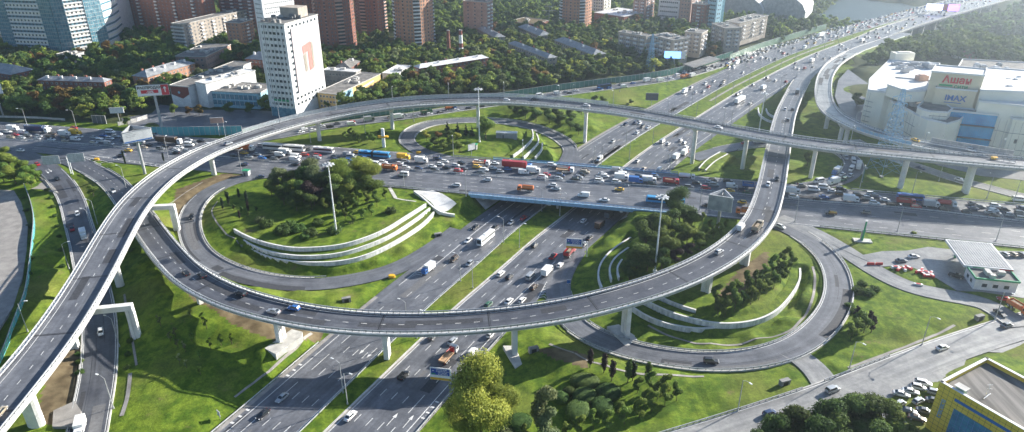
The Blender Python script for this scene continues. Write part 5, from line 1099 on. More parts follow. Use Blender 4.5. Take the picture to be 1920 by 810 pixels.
M['yellow_wall'] = noise_mat('yellow_wall', (.62, .42, .17), (.70, .50, .22), .2, .8, 4, .2)
M['pale_blue'] = plain('pale_blue', (.30, .52, .62), .7)
M['green'] = plain('green', (.02, .30, .14), .5)
FOOT = []            # footprints, kept clear of trees
def rect3(Ap, Bp, Cp, z):
    """left, front corner, right roof corners in the picture -> right-angled plan with the front corner kept"""
    a, b, c = at(*Ap, z).xy, at(*Bp, z).xy, at(*Cp, z).xy
    u, v = (a - b), (c - b)
    if u.length >= v.length: n = Vector((-u.y, u.x)).normalized(); n = n if n.dot(v) > 0 else -n; v = n * abs(v.dot(n))
    else: n = Vector((-v.y, v.x)).normalized(); n = n if n.dot(u) > 0 else -n; u = n * abs(u.dot(n))
    return b, u, v
def ccw(P):
    a = sum(P[i][0] * P[(i + 1) % len(P)][1] - P[(i + 1) % len(P)][0] * P[i][1] for i in range(len(P)))
    return P if a > 0 else P[::-1]
def inset(P, d):
    n = len(P); out = []
    for i in range(n):
        p0, p1, p2 = Vector(P[i - 1]), Vector(P[i]), Vector(P[(i + 1) % n]); e1 = (p1 - p0).normalized(); e2 = (p2 - p1).normalized()
        n1, n2 = Vector((-e1.y, e1.x)), Vector((-e2.y, e2.x)); k = d / max(.3, 1 + n1.dot(n2)); out.append(tuple(p1 + (n1 + n2) * k))
    return out
_wm = {}
def win_mesh(w_, h, white=True):
    k = (w_, h, white)
    if k not in _wm:
        mb = MB(); mb.mat(0).box((0, 0, 0), (w_, .16, h)); mb.mat(1)
        f = .12
        for sx, wd in (((-w_ / 2 + f / 2), f), ((w_ / 2 - f / 2), f), (w_ * .12, f * .8)): mb.box((sx, -.06, 0), (wd, .14, h))
        for sz in (-h / 2 + f / 2, h / 2 - f / 2): mb.box((0, -.06, sz), (w_, .14, f))
        _wm[k] = mb.mesh('window', [M['win'], M['slat_white'] if white else M['dark_steel']])
    return _wm[k]
def facade(t, p, q, z0, z1, floors, n, w_=1.5, h=1.5, white=True, indiv=False, margin=1.5, first=.5, skip=None):
    """windows on the wall from p to q (outward normal on the right of p->q)"""
    p, q = Vector(p), Vector(q); d = (q - p); L = d.length; d = d.normalized(); nrm = Vector((d.y, -d.x)); a = math.atan2(d.y, d.x)
    fh = (z1 - z0) / floors; me = win_mesh(w_, h, white); allmb = MB(); cnt_ = 0
    for f in range(floors):
        for i in range(n):
            if skip and skip(f, i): continue
            s = margin + (L - 2 * margin) * (i + .5) / n; c = p + d * s + nrm * .03; z = z0 + fh * (f + first)
            if indiv and t['_w'] < 98:
                inst('window', me, t, (c.x, c.y, z), a); t['_w'] = t['_w'] + 1
            else:
                cs, sn = math.cos(a), math.sin(a)
                for sx0, sx1, sy, sz0, sz1, m in ((-w_ / 2, w_ / 2, -.05, -h / 2, h / 2, 0), (-w_ / 2, w_ / 2, -.1, -h / 2, -h / 2 + .14, 1), (-.02 + w_ * .1, w_ * .1 + .1, -.1, -h / 2, h / 2, 1), (-w_ / 2, -w_ / 2 + .12, -.1, -h / 2, h / 2, 1)):
                    allmb.mat(m); c2 = Vector((c.x, c.y)) - nrm * sy * 1.0 if False else c + nrm * (-sy)
                    m0, m1 = c2 + d * sx0, c2 + d * sx1; allmb.face([(m0.x, m0.y, z + sz0), (m1.x, m1.y, z + sz0), (m1.x, m1.y, z + sz1), (m0.x, m0.y, z + sz1)])
                cnt_ += 1
    if cnt_: tag(allmb.build('window_row', [M['win'], M['slat_white'] if white else M['dark_steel']], t), kind='stuff')
def block(name, label, cat, Ap, Bp, Cp, zr, z0=6.5, wall='brick_pale', roof='flat', floors=5, na=None, nb=None, group=None, indiv=False, white=True, win=(1.5, 1.5), chim=0, balc=0, rmat=None, base_h=0.0, parapet=.5):
    b, u, v = rect3(Ap, Bp, Cp, zr); P = ccw([tuple(b), tuple(b + u), tuple(b + u + v), tuple(b + v)]); FOOT.append(inset(P, -4.5))
    c = b + (u + v) / 2; t = thing(name, label, cat, (0, 0, 0), 0, group); t['_w'] = 0
    g = z0
    mb = MB(); mb.prism(P, g - 3, zr); mb.build('wall', M[wall], t)
    if roof == 'flat':
        mb = MB(); mb.prism(inset(P, -.25), zr, zr + .25); ip = inset(P, .4); mb.build('roof', M[rmat or 'roof_flat'], t)
        mb = MB(); Q = inset(P, -.28)
        for i in range(4):
            p, q = Vector(Q[i]), Vector(Q[(i + 1) % 4]); m = (p + q) / 2; mb.box((m.x, m.y, zr + parapet / 2 + .1), ((q - p).length, .35, parapet), math.atan2((q - p).y, (q - p).x))
        mb.build('parapet', M['concrete'] if wall != 'cream' else M['roof_white'], t)
        for i in range(3 + chim): 
            r1, r2 = rnd.uniform(.12, .88), rnd.uniform(.25, .75); p = b + u * r1 + v * r2; mb = MB(); mb.box((p.x, p.y, zr + .9), (rnd.uniform(1.4, 4), rnd.uniform(1.2, 2.6), 1.6), math.atan2(u.y, u.x)); mb.build('roof_hatch', M['concrete'], t)
    else:      # hipped roof
        lu, lv = (u, v) if u.length > v.length else (v, u); Q = [b - (u.normalized() + v.normalized()) * .6, b + u + (u.normalized() - v.normalized()) * .6, b + u + v + (u.normalized() + v.normalized()) * .6, b + v + (v.normalized() - u.normalized()) * .6]
        hr = lv.length * .27; m = c; e = lu.normalized() * (lu.length / 2 - lv.length * .42); r0, r1 = m - e, m + e
        V_ = [(p.x, p.y, zr) for p in Q] + [(r0.x, r0.y, zr + hr), (r1.x, r1.y, zr + hr)]
        if u.length > v.length: F_ = [(0, 1, 5, 4), (1, 2, 5), (2, 3, 4, 5), (3, 0, 4)]
        else: F_ = [(1, 2, 5, 4), (2, 3, 5), (3, 0, 4, 5), (0, 1, 4)]
        mb = MB(); mb.raw(V_, F_ + [(3, 2, 1, 0)]); mb.build('roof', M[rmat or 'roof_grey'], t)
        for i in range(chim):
            f = (i + .5) / chim; s = (-1) ** i * .22; p = c + lu * (f - .5) * .85 + lv * s; mb = MB(); mb.box((p.x, p.y, zr + hr * .75), (1.6, .9, 2.4), math.atan2(lu.y, lu.x)); mb.build('chimney', M['slat_white'] if i % 2 else M['brick_red'], t)
    # the two faces the picture shows
    A_, B_, C_ = b + u, b, b + v
    for p, q, n in ((A_, B_, na), (B_, C_, nb)):
        d = (q - p); nn = n if n is not None else max(2, int(d.length / 3.6))
        nrm = Vector((d.y, -d.x)).normalized()
        if nrm.dot(Vector((0, -1))) < -.2: p, q = q, p
        if nn > 0: facade(t, p, q, g + base_h, zr - .2, floors, nn, win[0], win[1], white, indiv)
        if balc and nn > 3:
            d = (q - p).normalized(); nrm = Vector((d.y, -d.x)); mb = MB(); L = (q - p).length; fh = (zr - .2 - g) / floors
            for k in range(balc):
                s = L * (k + .5) / balc
                for f in range(1, floors): o = p + d * s + nrm * .6; mb.box((o.x, o.y, g + fh * f + .55), (3.0, 1.15, 1.15), math.atan2(d.y, d.x))
            tag(mb.build('balcony_stack', M['slat_white'], t), kind='stuff')
    if '_w' in t: del t['_w']
    return t, b, u, v
# --- the tall white office tower with the big banner
t, b, u, v = block('office_tower', 'white fourteen storey office tower with a huge pink banner on its side', 'office tower', (479, 44), (533, 46), (595, 28), 64.5, 7, wall='slat_white', floors=14, na=6, nb=8, indiv=True, white=False, win=(1.9, 1.5), base_h=6.5)
e1 = -u.normalized(); n1 = Vector((e1.y, -e1.x)); 
if n1.y > 0: n1 = -n1
mb = MB()
for i in range(7):
    p = b + u * (i / 6) + n1 * .3; mb.box((p.x, p.y, 38.5), (.5, .7, 51.5), math.atan2(u.y, u.x))
mb.build('facade_ribs', M['slat_white'], t)
e2 = v.normalized(); n2 = Vector((e2.y, -e2.x)); n2 = n2 if n2.x > 0 or n2.y < 0 else -n2
if n2.dot(u) > 0: n2 = -n2
def quad_on(p, e, n, s0, s1, z0, z1, off, name, mat, t, th=.15):
    a = p + e * s0 + n * off; c = p + e * s1 + n * off; m = (a + c) / 2; mb = MB(); mb.box((m.x, m.y, (z0 + z1) / 2), (abs(s1 - s0), th, z1 - z0), math.atan2(e.y, e.x)); return mb.build(name, mat if not isinstance(mat, str) else M[mat], t)
Lv = v.length
bn = quad_on(b, e2, n2, Lv * .14, Lv * .97, 22, 61.5, .45, 'banner', 'banner', t, .12)
# folded ribbon figure 1 on the banner
def on_face(p, e, n, pts, off, name, mat, t):
    mb = MB(); P0 = [(p + e * s + n * off) for s, z in pts]; P1 = [(p + e * s + n * (off + .1)) for s, z in pts]; k = len(pts)
    mb.raw([(a.x, a.y, z) for a, (s, z) in zip(P0, pts)] + [(a.x, a.y, z) for a, (s, z) in zip(P1, pts)], [tuple(range(k)), tuple(range(2 * k - 1, k - 1, -1))] + [(i, k + i, k + (i + 1) % k, (i + 1) % k) for i in range(k)]); mb.build(name, M[mat], t)
M['coral'] = plain('coral', (.50, .20, .17), .7); M['taupe'] = plain('taupe', (.30, .27, .22), .7)
c0 = Lv * .40
on_face(b, e2, n2, [(c0, 49), (c0 + Lv * .25, 50.5), (c0 + Lv * .25, 33.5), (c0 + Lv * .15, 32.8), (c0 + Lv * .15, 45.2), (c0, 44)], .56, 'banner_figure', 'coral', t)
on_face(b, e2, n2, [(c0, 43.4), (c0 + Lv * .09, 44.2), (c0 + Lv * .09, 33.5), (c0 + Lv * .02, 33)], .56, 'banner_figure', 'taupe', t); on_face(b, e2, n2, [(c0 + Lv * .255, 50), (c0 + Lv * .31, 49.4), (c0 + Lv * .31, 34.5), (c0 + Lv * .255, 33.7)], .56, 'banner_figure', 'taupe', t)
c = b + u * .5 + v * .5; mb = MB(); mb.box((c.x + 2, c.y + 6, 68), (13, 10, 6), math.atan2(u.y, u.x)); mb.build('roof_house', M['brick_pale'], t)
mb = MB()
for i in range(34): p = b + u * rnd.uniform(.03, .97) + v * rnd.uniform(.03, .97); mb.box((p.x, p.y, 65.5 + rnd.uniform(0, .8)), (rnd.uniform(.6, 3), rnd.uniform(.5, 2), rnd.uniform(.8, 2.4)), rnd.uniform(0, 3))
mb.build('roof_equipment', M['concrete_dark'], t)
quad_on(b, -e1 if False else u.normalized(), n1, u.length * .22, u.length * .8, 17.2, 18.4, .5, 'lit_sign', 'green', t, .2)
quad_on(b, u.normalized(), n1, .5, u.length - .5, 7, 13, .36, 'ground_floor_glass', 'glass_teal', t, .12)
# --- grey screened tower behind it
def up_px(x, y, z):
    p = at(x, y, 7); return pix((p.x, p.y, z))
block('scaffolded_tower', 'pale grey netted tower rising behind the office tower', 'tower', up_px(500, 158, 100), up_px(514, 162, 100), up_px(570, 148, 100), 100, 7, wall='slat_white', floors=30, na=5, nb=14, white=False, win=(.7, .7))
# --- low white hall with brown panel, and its glazed wing
t, b, u, v = block('low_hall', 'low white hall with a brown panel on its end wall and grey roof', 'hall', (304, 166), (353, 163.5), (470, 118), 20, 7, wall='slat_white', floors=1, na=0, nb=0, chim=5)
e = u.normalized(); n = Vector((e.y, -e.x)); n = n if n.y < 0 else -n
on_face(b, e, n, [(0.3, 19.8), (u.length - .3, 19.8), (u.length - .3, 14.5), (u.length * .4, 12.0), (0.3, 15.2)], .05, 'end_panel', 'maroon', t)
mb = MB(); p = b + u * .55 + n * .2; mb.cyl((p.x, p.y, 0), .9, .9, 0, .1, 12); o = MB(); cs = [(p + e * (.9 * math.cos(k * math.pi / 6)), 16 + .9 * math.sin(k * math.pi / 6)) for k in range(12)]; o.face([(q.x, q.y, z) for q, z in cs]); o.build('round_emblem', M['pale_blue'], t)
t, b, u, v = block('glazed_wing', 'two storey glazed wing with a flat grey roof beside the office tower', 'office building', (377, 170), (484, 176), (500, 158), 16.5, 7, wall='pale_blue', floors=2, na=0, nb=0, chim=6)
e = u.normalized(); n = Vector((e.y, -e.x)); n = n if n.y < 0 else -n
for z0, z1 in ((8, 10.8), (12, 15)):
    quad_on(b, e, n, 1, u.length - 1, z0, z1, .05, 'window_band', 'glass_teal', t)
    for k in range(12): quad_on(b, e, n, 1 + (u.length - 2) * k / 12, 1.25 + (u.length - 2) * k / 12, z0, z1, .14, 'mullion', 'slat_white', t)
t, b, u, v = block('vaulted_hall', 'white hall with stepped roof vents behind the glazed wing', 'hall', (375, 152), (385, 158), (478, 133), 22, 7, wall='slat_white', floors=1, na=0, nb=0, rmat='roof_white', chim=5)
# --- mural building and the long shed behind it
t, b, u, v = block('mural_building', 'long low building painted sky blue and ochre with a flat brown roof', 'building', (588, 177), (632, 178), (713, 139.5), 17, 7, wall='yellow_wall', floors=3, na=5, nb=0, chim=8, indiv=True)
e = v.normalized(); n = Vector((e.y, -e.x)); n = n if n.dot(u) < 0 else -n
on_face(b, e, n, [(0.1, 7), (v.length * .33, 7), (v.length * .33, 16.8), (0.1, 16.8)], .04, 'mural', 'pale_blue', t); on_face(b, e, n, [(v.length * .33, 7), (v.length - .3, 7), (v.length - .3, 12.5), (v.length * .62, 10.8), (v.length * .33, 8.2)], .04, 'mural', 'blue', t)
on_face(b, e, n, [(v.length * .38, 12.9), (v.length * .82, 14.4), (v.length * .82, 15.4), (v.length * .38, 13.9)], .05, 'window_band', 'slat_white', t)
block('long_shed', 'long grey brick shed with a pale ribbed roof behind the mural building', 'shed', (606, 132), (667, 136), (676, 131), 17, 7, wall='concrete_dark', floors=2, na=9, nb=2, rmat='roof_white', win=(1.3, 1.3))
block('small_house', 'small white house with pale roof between trees by the mural building', 'house', (724, 134), (744, 140), (772, 124), 14, 7, wall='slat_white', floors=1, na=2, nb=3, rmat='roof_white')
block('dark_roof_house', 'dark roofed house under the trees right of the office tower', 'house', (634, 122), (656, 128), (675, 115), 14, 7, wall='brick_red', roof='hip', floors=1, rmat='roof_flat', chim=2)
# --- brick houses with hipped roofs
block('brick_house', 'three storey red brick house with grey hipped roof, right end sunlit', 'apartment house', (70, 150), (195, 154), (224, 149), 17.5, 7, wall='brick_red', roof='hip', floors=3, chim=8, indiv=True, group='old brick apartment houses')
block('brick_house', 'three storey orange brick house with long grey roof above the sale billboard', 'apartment house', (241, 144), (276, 145), (365, 118.5), 17.5, 7, wall='brick_orange', roof='hip', floors=3, chim=8, indiv=True, group='old brick apartment houses')
block('brick_house', 'blue grey roofed house at the left edge below the glass tower', 'apartment house', (-60, 128), (20, 140), (50, 128), 17, 7, wall='brick_red', roof='hip', floors=3, chim=2, group='old brick apartment houses')
block('brick_house', 'red brick house with green grey roof just left of the office tower', 'apartment house', (460, 110), (500, 113), (520, 104), 20, 7, wall='brick_red', roof='hip', floors=4, chim=2, group='old brick apartment houses')
block('low_house', 'low pinkish flat house in trees left of the office tower', 'house', (338, 102), (385, 107), (432, 84), 16, 7, wall='brick_pink', floors=2, chim=5)
block('long_red_house', 'very long red house with pale patched roof behind the dark tree belt', 'apartment house', (777, 124), (786, 128), (915, 108), 17, 7, wall='brick_red', roof='hip', floors=3, chim=6, rmat='roof_white')
rg = 'long grey roofs among the trees'
for (a_, b_, c_, lab) in (((953, 81), (1027, 109), (1037, 104), 'grey roofed house running diagonally in trees, nearest one'), ((893, 52), (928, 70), (940, 65), 'grey roofed house end below the pink block of flats'), ((972, 50), (1012, 67), (1030, 63), 'grey roofed house behind two leafy poplars, hipped end pale'), ((1040, 75), (1112, 103), (1130, 98), 'grey roofed house with rusty end gable, rightmost diagonal roof')):
    block('roofed_house', lab, 'apartment house', a_, b_, c_, 16, 5.5, wall='brick_pale', roof='hip', floors=3, chim=5, group=rg)
# --- panel blocks
fb = 'pale five storey blocks of flats'
block('panel_block', 'pale nine storey balcony block stretching to the upper left of the office tower', 'block of flats', (318, 45), (342, 46), (486, 13.5), 31, 7, wall='brick_pale', floors=8, na=4, nb=22, balc=7)
block('brick_block', 'orange brick block of flats with white edges left of the office tower', 'block of flats', (420, 43), (449, 44), (474, 37), 31, 7, wall='brick_orange', floors=8, balc=1)
block('panel_block', 'pinkish block of flats standing alone above the striped chimney', 'block of flats', (868, 2), (912, 5), (936, 2), 40, 7, wall='brick_pink', floors=10, na=3, nb=4, balc=2)
block('panel_block', 'pale five storey block behind the lattice pylon, left half', 'block of flats', (1160, 60), (1212, 69), (1222, 66), 24, 6, wall='brick_pale', floors=5, na=12, balc=4, group=fb, chim=5)
block('panel_block', 'pale five storey block with a sunlit blank end beside the blue billboard', 'block of flats', (1222, 66), (1262, 76), (1276, 68), 24, 6, wall='brick_pale', floors=5, balc=3, group=fb, chim=5)
block('panel_block', 'small five storey block with a cream sunlit end wall', 'block of flats', (1290, 57), (1316, 63), (1327, 57), 24, 6, wall='brick_pale', floors=5, balc=2, group=fb)
block('panel_block', 'five storey block whose cream end wall has small windows', 'block of flats', (1335, 44), (1360, 54), (1373, 46), 24, 6, wall='brick_pale', floors=5, balc=2, group=fb)
block('panel_block', 'long five storey block with chimneys on its flat roof near the hangars', 'block of flats', (1362, 40), (1387, 44), (1440, 29.5), 24, 6, wall='brick_pale', floors=5, balc=3, group=fb, chim=10)
block('red_block', 'dark red cube shaped block of flats below the hazy skyline', 'block of flats', (1295, 8), (1325, 10), (1338, 6), 32, 6, wall='brick_red', floors=8, balc=1)
block('panel_block', 'pale pink block of flats at the top edge, centre right', 'block of flats', (1188, -14), (1213, -12), (1229, -16), 36, 6, wall='brick_pink', floors=9, na=4, nb=4, balc=2)
block('panel_block', 'cream block of flats at the top edge just right of the fourth brick tower', 'block of flats', (1113, -22), (1134, -20), (1147, -24), 36, 6, wall='cream', floors=9, na=4, nb=4, balc=2)
block('striped_office', 'white office building with blue glass stripes at the top edge', 'office building', (1236, -2), (1275, 1), (1294, -3), 30, 6, wall='slat_white', floors=5, na=9, nb=3, white=False)
block('panel_block', 'cream and pink block of flats left of the dark red cube', 'block of flats', (1274, -9), (1298, -8), (1316, -14), 36, 6, wall='brick_pink', floors=8, balc=1)
block('school', 'low red brick school with white trim in the upper centre woods', 'school', (1115, 24), (1170, 32), (1215, 22), 16, 6, wall='brick_red', floors=2, rmat='roof_white', chim=6)
block('school', 'low house with pinkish roof at the top centre', 'school', (872, 21), (905, 24), (912, 22), 14, 6, wall='brick_red', floors=2)
block('low_house', 'wide low house with a rusty roof below the trees, top centre', 'house', (955, 40), (1000, 46), (1040, 40), 12, 6, wall='brick_red', floors=1, rmat='soil')
block('grey_tower', 'hazy grey blue glass office tower at the top edge', 'office tower', (1330, -20), (1348, -18), (1356, -20), 46, 5, wall='pale_blue', floors=10, na=4, nb=2, white=False)
block('grey_tower', 'dark blue glass office slab beside the hangars', 'office tower', (1340, -14), (1352, -12), (1362, -14), 40, 5, wall='glass_teal', floors=1, na=0, nb=0)
# --- round brick towers
def brick_tower(label, px, py, r, z1, mat, ph=0.0):
    g = at(px, py, 7); FOOT.append([(g.x - r - 6, g.y - r - 6), (g.x + r + 6, g.y - r - 6), (g.x + r + 6, g.y + r + 6), (g.x - r - 6, g.y + r + 6)])
    t = thing('brick_tower', label, 'tower block', (0, 0, 0), 0, 'tall brick tower blocks'); n = 16; mb = MB()
    rad = [r * (1.0 if i % 4 in (0, 1) else .9) for i in range(n)]
    ring = [(g.x + rad[i] * math.cos(ph + 2 * math.pi * i / n), g.y + rad[i] * math.sin(ph + 2 * math.pi * i / n)) for i in range(n)]
    mb.prism(ring, 3, z1); mb.build('wall', M[mat], t); bal, win_, ed = MB(), MB(), MB(); fl = int((z1 - 8) / 3.0)
    for i in range(n):
        p, q = Vector(ring[i]), Vector(ring[(i + 1) % n]); m = (p + q) / 2
        if (m - g.xy).normalized().dot(-g.xy.normalized()) < -.25: continue
        d = (q - p).normalized(); nr = Vector((d.y, -d.x)); a = math.atan2(d.y, d.x); L = (q - p).length
        for f in range(fl):
            z = 8 + 3.0 * f
            if i % 4 == 0: bal.box((m.x + nr.x * .7, m.y + nr.y * .7, z + .55), (L * .9, 1.5, 1.1), a); win_.box((m.x + nr.x * .3, m.y + nr.y * .3, z + 1.85), (L * .86, 1.0, 1.3), a)
            elif i % 4 == 2: win_.box((m.x, m.y, z + 1.4), (1.5, .2, 1.5), a); ed.box((m.x, m.y, z + .5), (1.8, .4, .12), a)
            else:
                for s in (-.24, .24): c = m + d * L * s; win_.box((c.x, c.y, z + 1.4), (1.4, .2, 1.5), a); ed.box((c.x + nr.x * .05, c.y + nr.y * .05, z + 1.4), (.12, .24, 1.5), a)
    tag(bal.build('balcony_stack', M['brick_pink'] if mat == 'brick_red' else M['slat_white'], t), kind='stuff'); tag(win_.build('window_row', M['win'], t), kind='stuff'); tag(ed.build('window_trim', M['slat_white'], t), kind='stuff')
    return t
brick_tower('dark red round brick tower directly right of the white office tower', 634, 92, 17, 118, 'brick_red', .3)
brick_tower('dark red brick tower partly behind another, sunlit right edge', 698, 66, 15, 120, 'brick_red', 1.1)
brick_tower('orange brick round tower with white balconies left of the two chimneys', 779, 88, 17, 118, 'brick_orange', .1)
brick_tower('orange brick round tower in the upper centre, hazier than its twin', 1079, 52, 16, 110, 'brick_orange', .1)
brick_tower('distant red brick tower seen behind the office tower', 575, 45, 18, 110, 'brick_red', .8)
for a_, b_, c_, lab in (((232, -40), (372, -30), (388, -34), 'dark red slab of flats beside the glass towers, top left'), ((402, -40), (470, -36), (490, -42), 'dark red slab of flats behind the pale balcony block')):
    block('brick_slab', lab, 'block of flats', a_, b_, c_, 58, 7, wall='brick_red', floors=16, na=18, nb=3, balc=4)
# --- curved glass and white residential towers, top left
def glass_tower(label, pts, z1, z0=7):
    t = thing('glass_tower', label, 'tower block', (0, 0, 0), 0, 'curved residential towers, top left')
    P = [at(x, y, 7).xy for x, y, k in pts]; back = [p + Vector((-6, 42)) for p in (P[-1], P[0])]
    FOOT.append(inset(ccw([tuple(p) for p in P + back]), -4)); mb = MB(); mb.prism(ccw([tuple(p) for p in P + back]), 3, z1); mb.build('wall', M['slat_white'], t)
    gl, bd, yl, wn, fr = MB(), MB(), MB(), MB(), MB()
    for (p, q, (x, y, k)) in zip(P, P[1:], pts):
        d = (q - p); L = d.length; d = d.normalized(); nr = Vector((d.y, -d.x)); nr = nr if nr.y < 0 else -nr; a = math.atan2(d.y, d.x); m = (p + q) / 2
        if k == 'g':
            c = m + nr * .5; gl.box((c.x, c.y, (7 + z1) / 2), (L, 1.0, z1 - 7), a)
            for f in range(int((z1 - 7) / 3)): c = m + nr * 1.03; fr.box((c.x, c.y, 7 + 3 * f), (L, .1, .28), a)
            for s in range(int(L / 2.2) + 1): c = p + d * min(L, s * 2.2) + nr * 1.05; fr.box((c.x, c.y, (7 + z1) / 2), (.16, .12, z1 - 7), a)
        else:
            for f in range(int((z1 - 8) / 3)):
                z = 8 + 3 * f; c = m + nr * .35; bd.box((c.x, c.y, z), (L, .9, 1.25), a)
                mb2 = yl if f % 2 else gl; c = m + nr * .1; mb2.box((c.x, c.y, z + 1.5), (L * .98, .3, 1.6), a)
                for s in range(int(L / 3.4)): c = p + d * (1.8 + s * 3.4) + nr * .28; wn.box((c.x, c.y, z + 1.5), (1.3, .14, 1.4), a)
    gl.build('blue_glazing', M['glass_blue'] if False else M['glass_teal'], t); tag(fr.build('glazing_bars', M['pole_grey'], t), kind='stuff'); tag(bd.build('floor_bands', M['slat_white'], t), kind='stuff'); tag(yl.build('yellow_panels', M['cream'], t), kind='stuff'); tag(wn.build('window_row', M['win'], t), kind='stuff')
glass_tower('curved white banded residential tower with broad blue glass strips, top left', [(16, 101, 'g'), (38, 103, 'b'), (100, 106, 'g'), (122, 108, 'g'), (144, 106, 'b'), (178, 100, 'g'), (208, 93, 'b'), (226, 84, 'b'), (236, 74, 'b')], 96)
glass_tower('second banded residential tower cut by the left picture edge', [(-70, 92, 'b'), (-20, 88, 'g'), (0, 84, 'b')], 96)
block('entrance_pavilion', 'white pavilion with an orange fascia at the foot of the glass tower', 'pavilion', (106, 102), (136, 104), (152, 98), 14, 7, wall='slat_white', floors=1, na=2, nb=1)
# --- hangars
def hangar(label, px, py, w_, L, h, ang):
    g = at(px, py, 5); t = thing('hangar', label, 'hangar', (g.x, g.y, 5), ang, 'pale arched roof hangars'); FOOT.append([(g.x - w_, g.y - L / 2 - 8), (g.x + w_, g.y - L / 2 - 8), (g.x + w_, g.y + L / 2 + 8), (g.x - w_, g.y + L / 2 + 8)])
    prof = [(-w_ / 2, 0), (-w_ / 2, h * .35), (-w_ * .42, h * .6), (-w_ * .2, h * .9), (0, h), (w_ * .2, h * .9), (w_ * .42, h * .6), (w_ / 2, h * .35), (w_ / 2, 0)]; k = len(prof)
    mb = MB(); mb.raw([(x, -L / 2, z) for x, z in prof] + [(x, L / 2, z) for x, z in prof], [(i, i + 1, k + i + 1, k + i) for i in range(k - 1)]); mb.build('roof', M['roof_white'], t)
    mb = MB(); mb.face([(x, -L / 2 + .3, z) for x, z in prof]); mb.build('end_wall', M['roof_grey'], t); mb = MB(); mb.face([(x, L / 2 - .3, z) for x, z in prof][::-1]); mb.build('end_wall', M['roof_grey'], t)
    mb = MB(); mb.box((0, -L / 2, 2.5), (w_ * .3, .6, 5)); mb.build('door', M['concrete_dark'], t)
hangar('pale arched hangar by the river, left of its twin', 1398, 24, 48, 70, 26, R(-28)); hangar('pale arched hangar by the river, right of its twin', 1470, 27, 52, 70, 28, R(-28)); hangar('small pale arched hangar at the top edge', 1360, 6, 40, 50, 20, R(-28))
# --- chimneys
def stack(label, px, py, h, mats, r=1.3):
    g = at(px, py, 7); t = thing('factory_chimney', label, 'chimney', (g.x, g.y, 7), 0); n = len(mats)
    for i, m in enumerate(mats): mb = MB(); z0, z1 = h * i / n, h * (i + 1) / n; rr = lambda z: r * (1.25 - .45 * z / h); mb.cyl((0, 0, 0), rr(z0), rr(z1), z0 - (2 if i == 0 else 0), z1, 12); mb.build('band' if n > 1 else 'shaft', M[m], t)
    mb = MB(); mb.cyl((0, 0, 0), r * .9, r * .9, h, h + .5, 12); mb.build('rim', M['concrete_dark'], t)
stack('red and white striped factory chimney among the trees', 865, 112, 24, ['maroon', 'maroon', 'white', 'maroon', 'white', 'white', 'maroon'], 1.7); stack('slim brown brick chimney left of the striped one', 842, 110, 23, ['brick_red'], 1.5)
# --- shopping centre
mall = thing('shopping_centre', 'sprawling cream shopping centre with white roofs, red store lettering and blue glass front', 'shopping centre')
def vol(L, z1, z0=5, mat='cream', rf='roof_white', nm='wall', trim=True):
    P = ccw([tuple(at(x, y, z1).xy) for x, y in L]); FOOT.append(inset(P, -6)); mb = MB(); mb.prism(P, z0, z1); mb.build(nm, M[mat], mall); mb = MB(); mb.prism(inset(P, .5), z1 - .05, z1 + .12); mb.build('roof', M[rf], mall)
    if trim:
        mb = MB(); n = len(P)
        for i in range(n): p, q = Vector(P[i]), Vector(P[(i + 1) % n]); m = (p + q) / 2; mb.box((m.x, m.y, z1 + .35), ((q - p).length + .3, .5, .9), math.atan2((q - p).y, (q - p).x))
        mb.build('parapet', M['roof_white'], mall)
    return P
vol([(1630, 150), (1667, 113.5), (1762, 120), (1745, 172), (1660, 174), (1628, 170)], 30)
vol([(1664, 160), (1678, 146), (1744, 152), (1736, 171), (1700, 172)], 35, 29)
vol([(1795, 128), (1805, 112), (1990, 122), (1990, 140), (1800, 140)], 32, rf='roof_flat')
vol([(1845, 145), (1850, 128), (1990, 138), (1990, 176), (1838, 170)], 39)
vol([(1838, 172), (1990, 186), (1990, 208), (1836, 191)], 34)
M['sign_beige'] = noise_mat('sign_beige', (.66, .58, .42), (.74, .66, .50), .15, .6, 4, .3)
T3 = vol([(1747, 135), (1846, 143), (1849.6, 131), (1754.6, 123)], 46, mat='sign_beige')
T4 = vol([(1755, 165), (1832, 172), (1834, 166), (1757, 159)], 38, 20, rf='roof_flat', mat='sign_beige')
drum = []
vol([(1641, 172), (1643, 180), (1652, 186), (1674, 191), (1697, 203), (1719, 216), (1740, 225), (1776, 233), (1800, 226), (1820, 205), (1760, 178), (1700, 172)], 25, rf='roof_flat')
vol([(1720, 201), (1729, 206), (1745, 210), (1777, 212), (1786, 204), (1765, 191), (1732, 190)], 29, 20, rf='roof_flat')
vol([(1780, 208.5), (1871, 217), (1874, 210), (1786, 203)], 28, rf='roof_grey', mat='mall_blue', nm='blue_glass_front')
vol([(1871, 218), (1884, 214), (1900, 224), (1990, 232), (1990, 205), (1880, 203)], 27.5, rf='roof_flat')
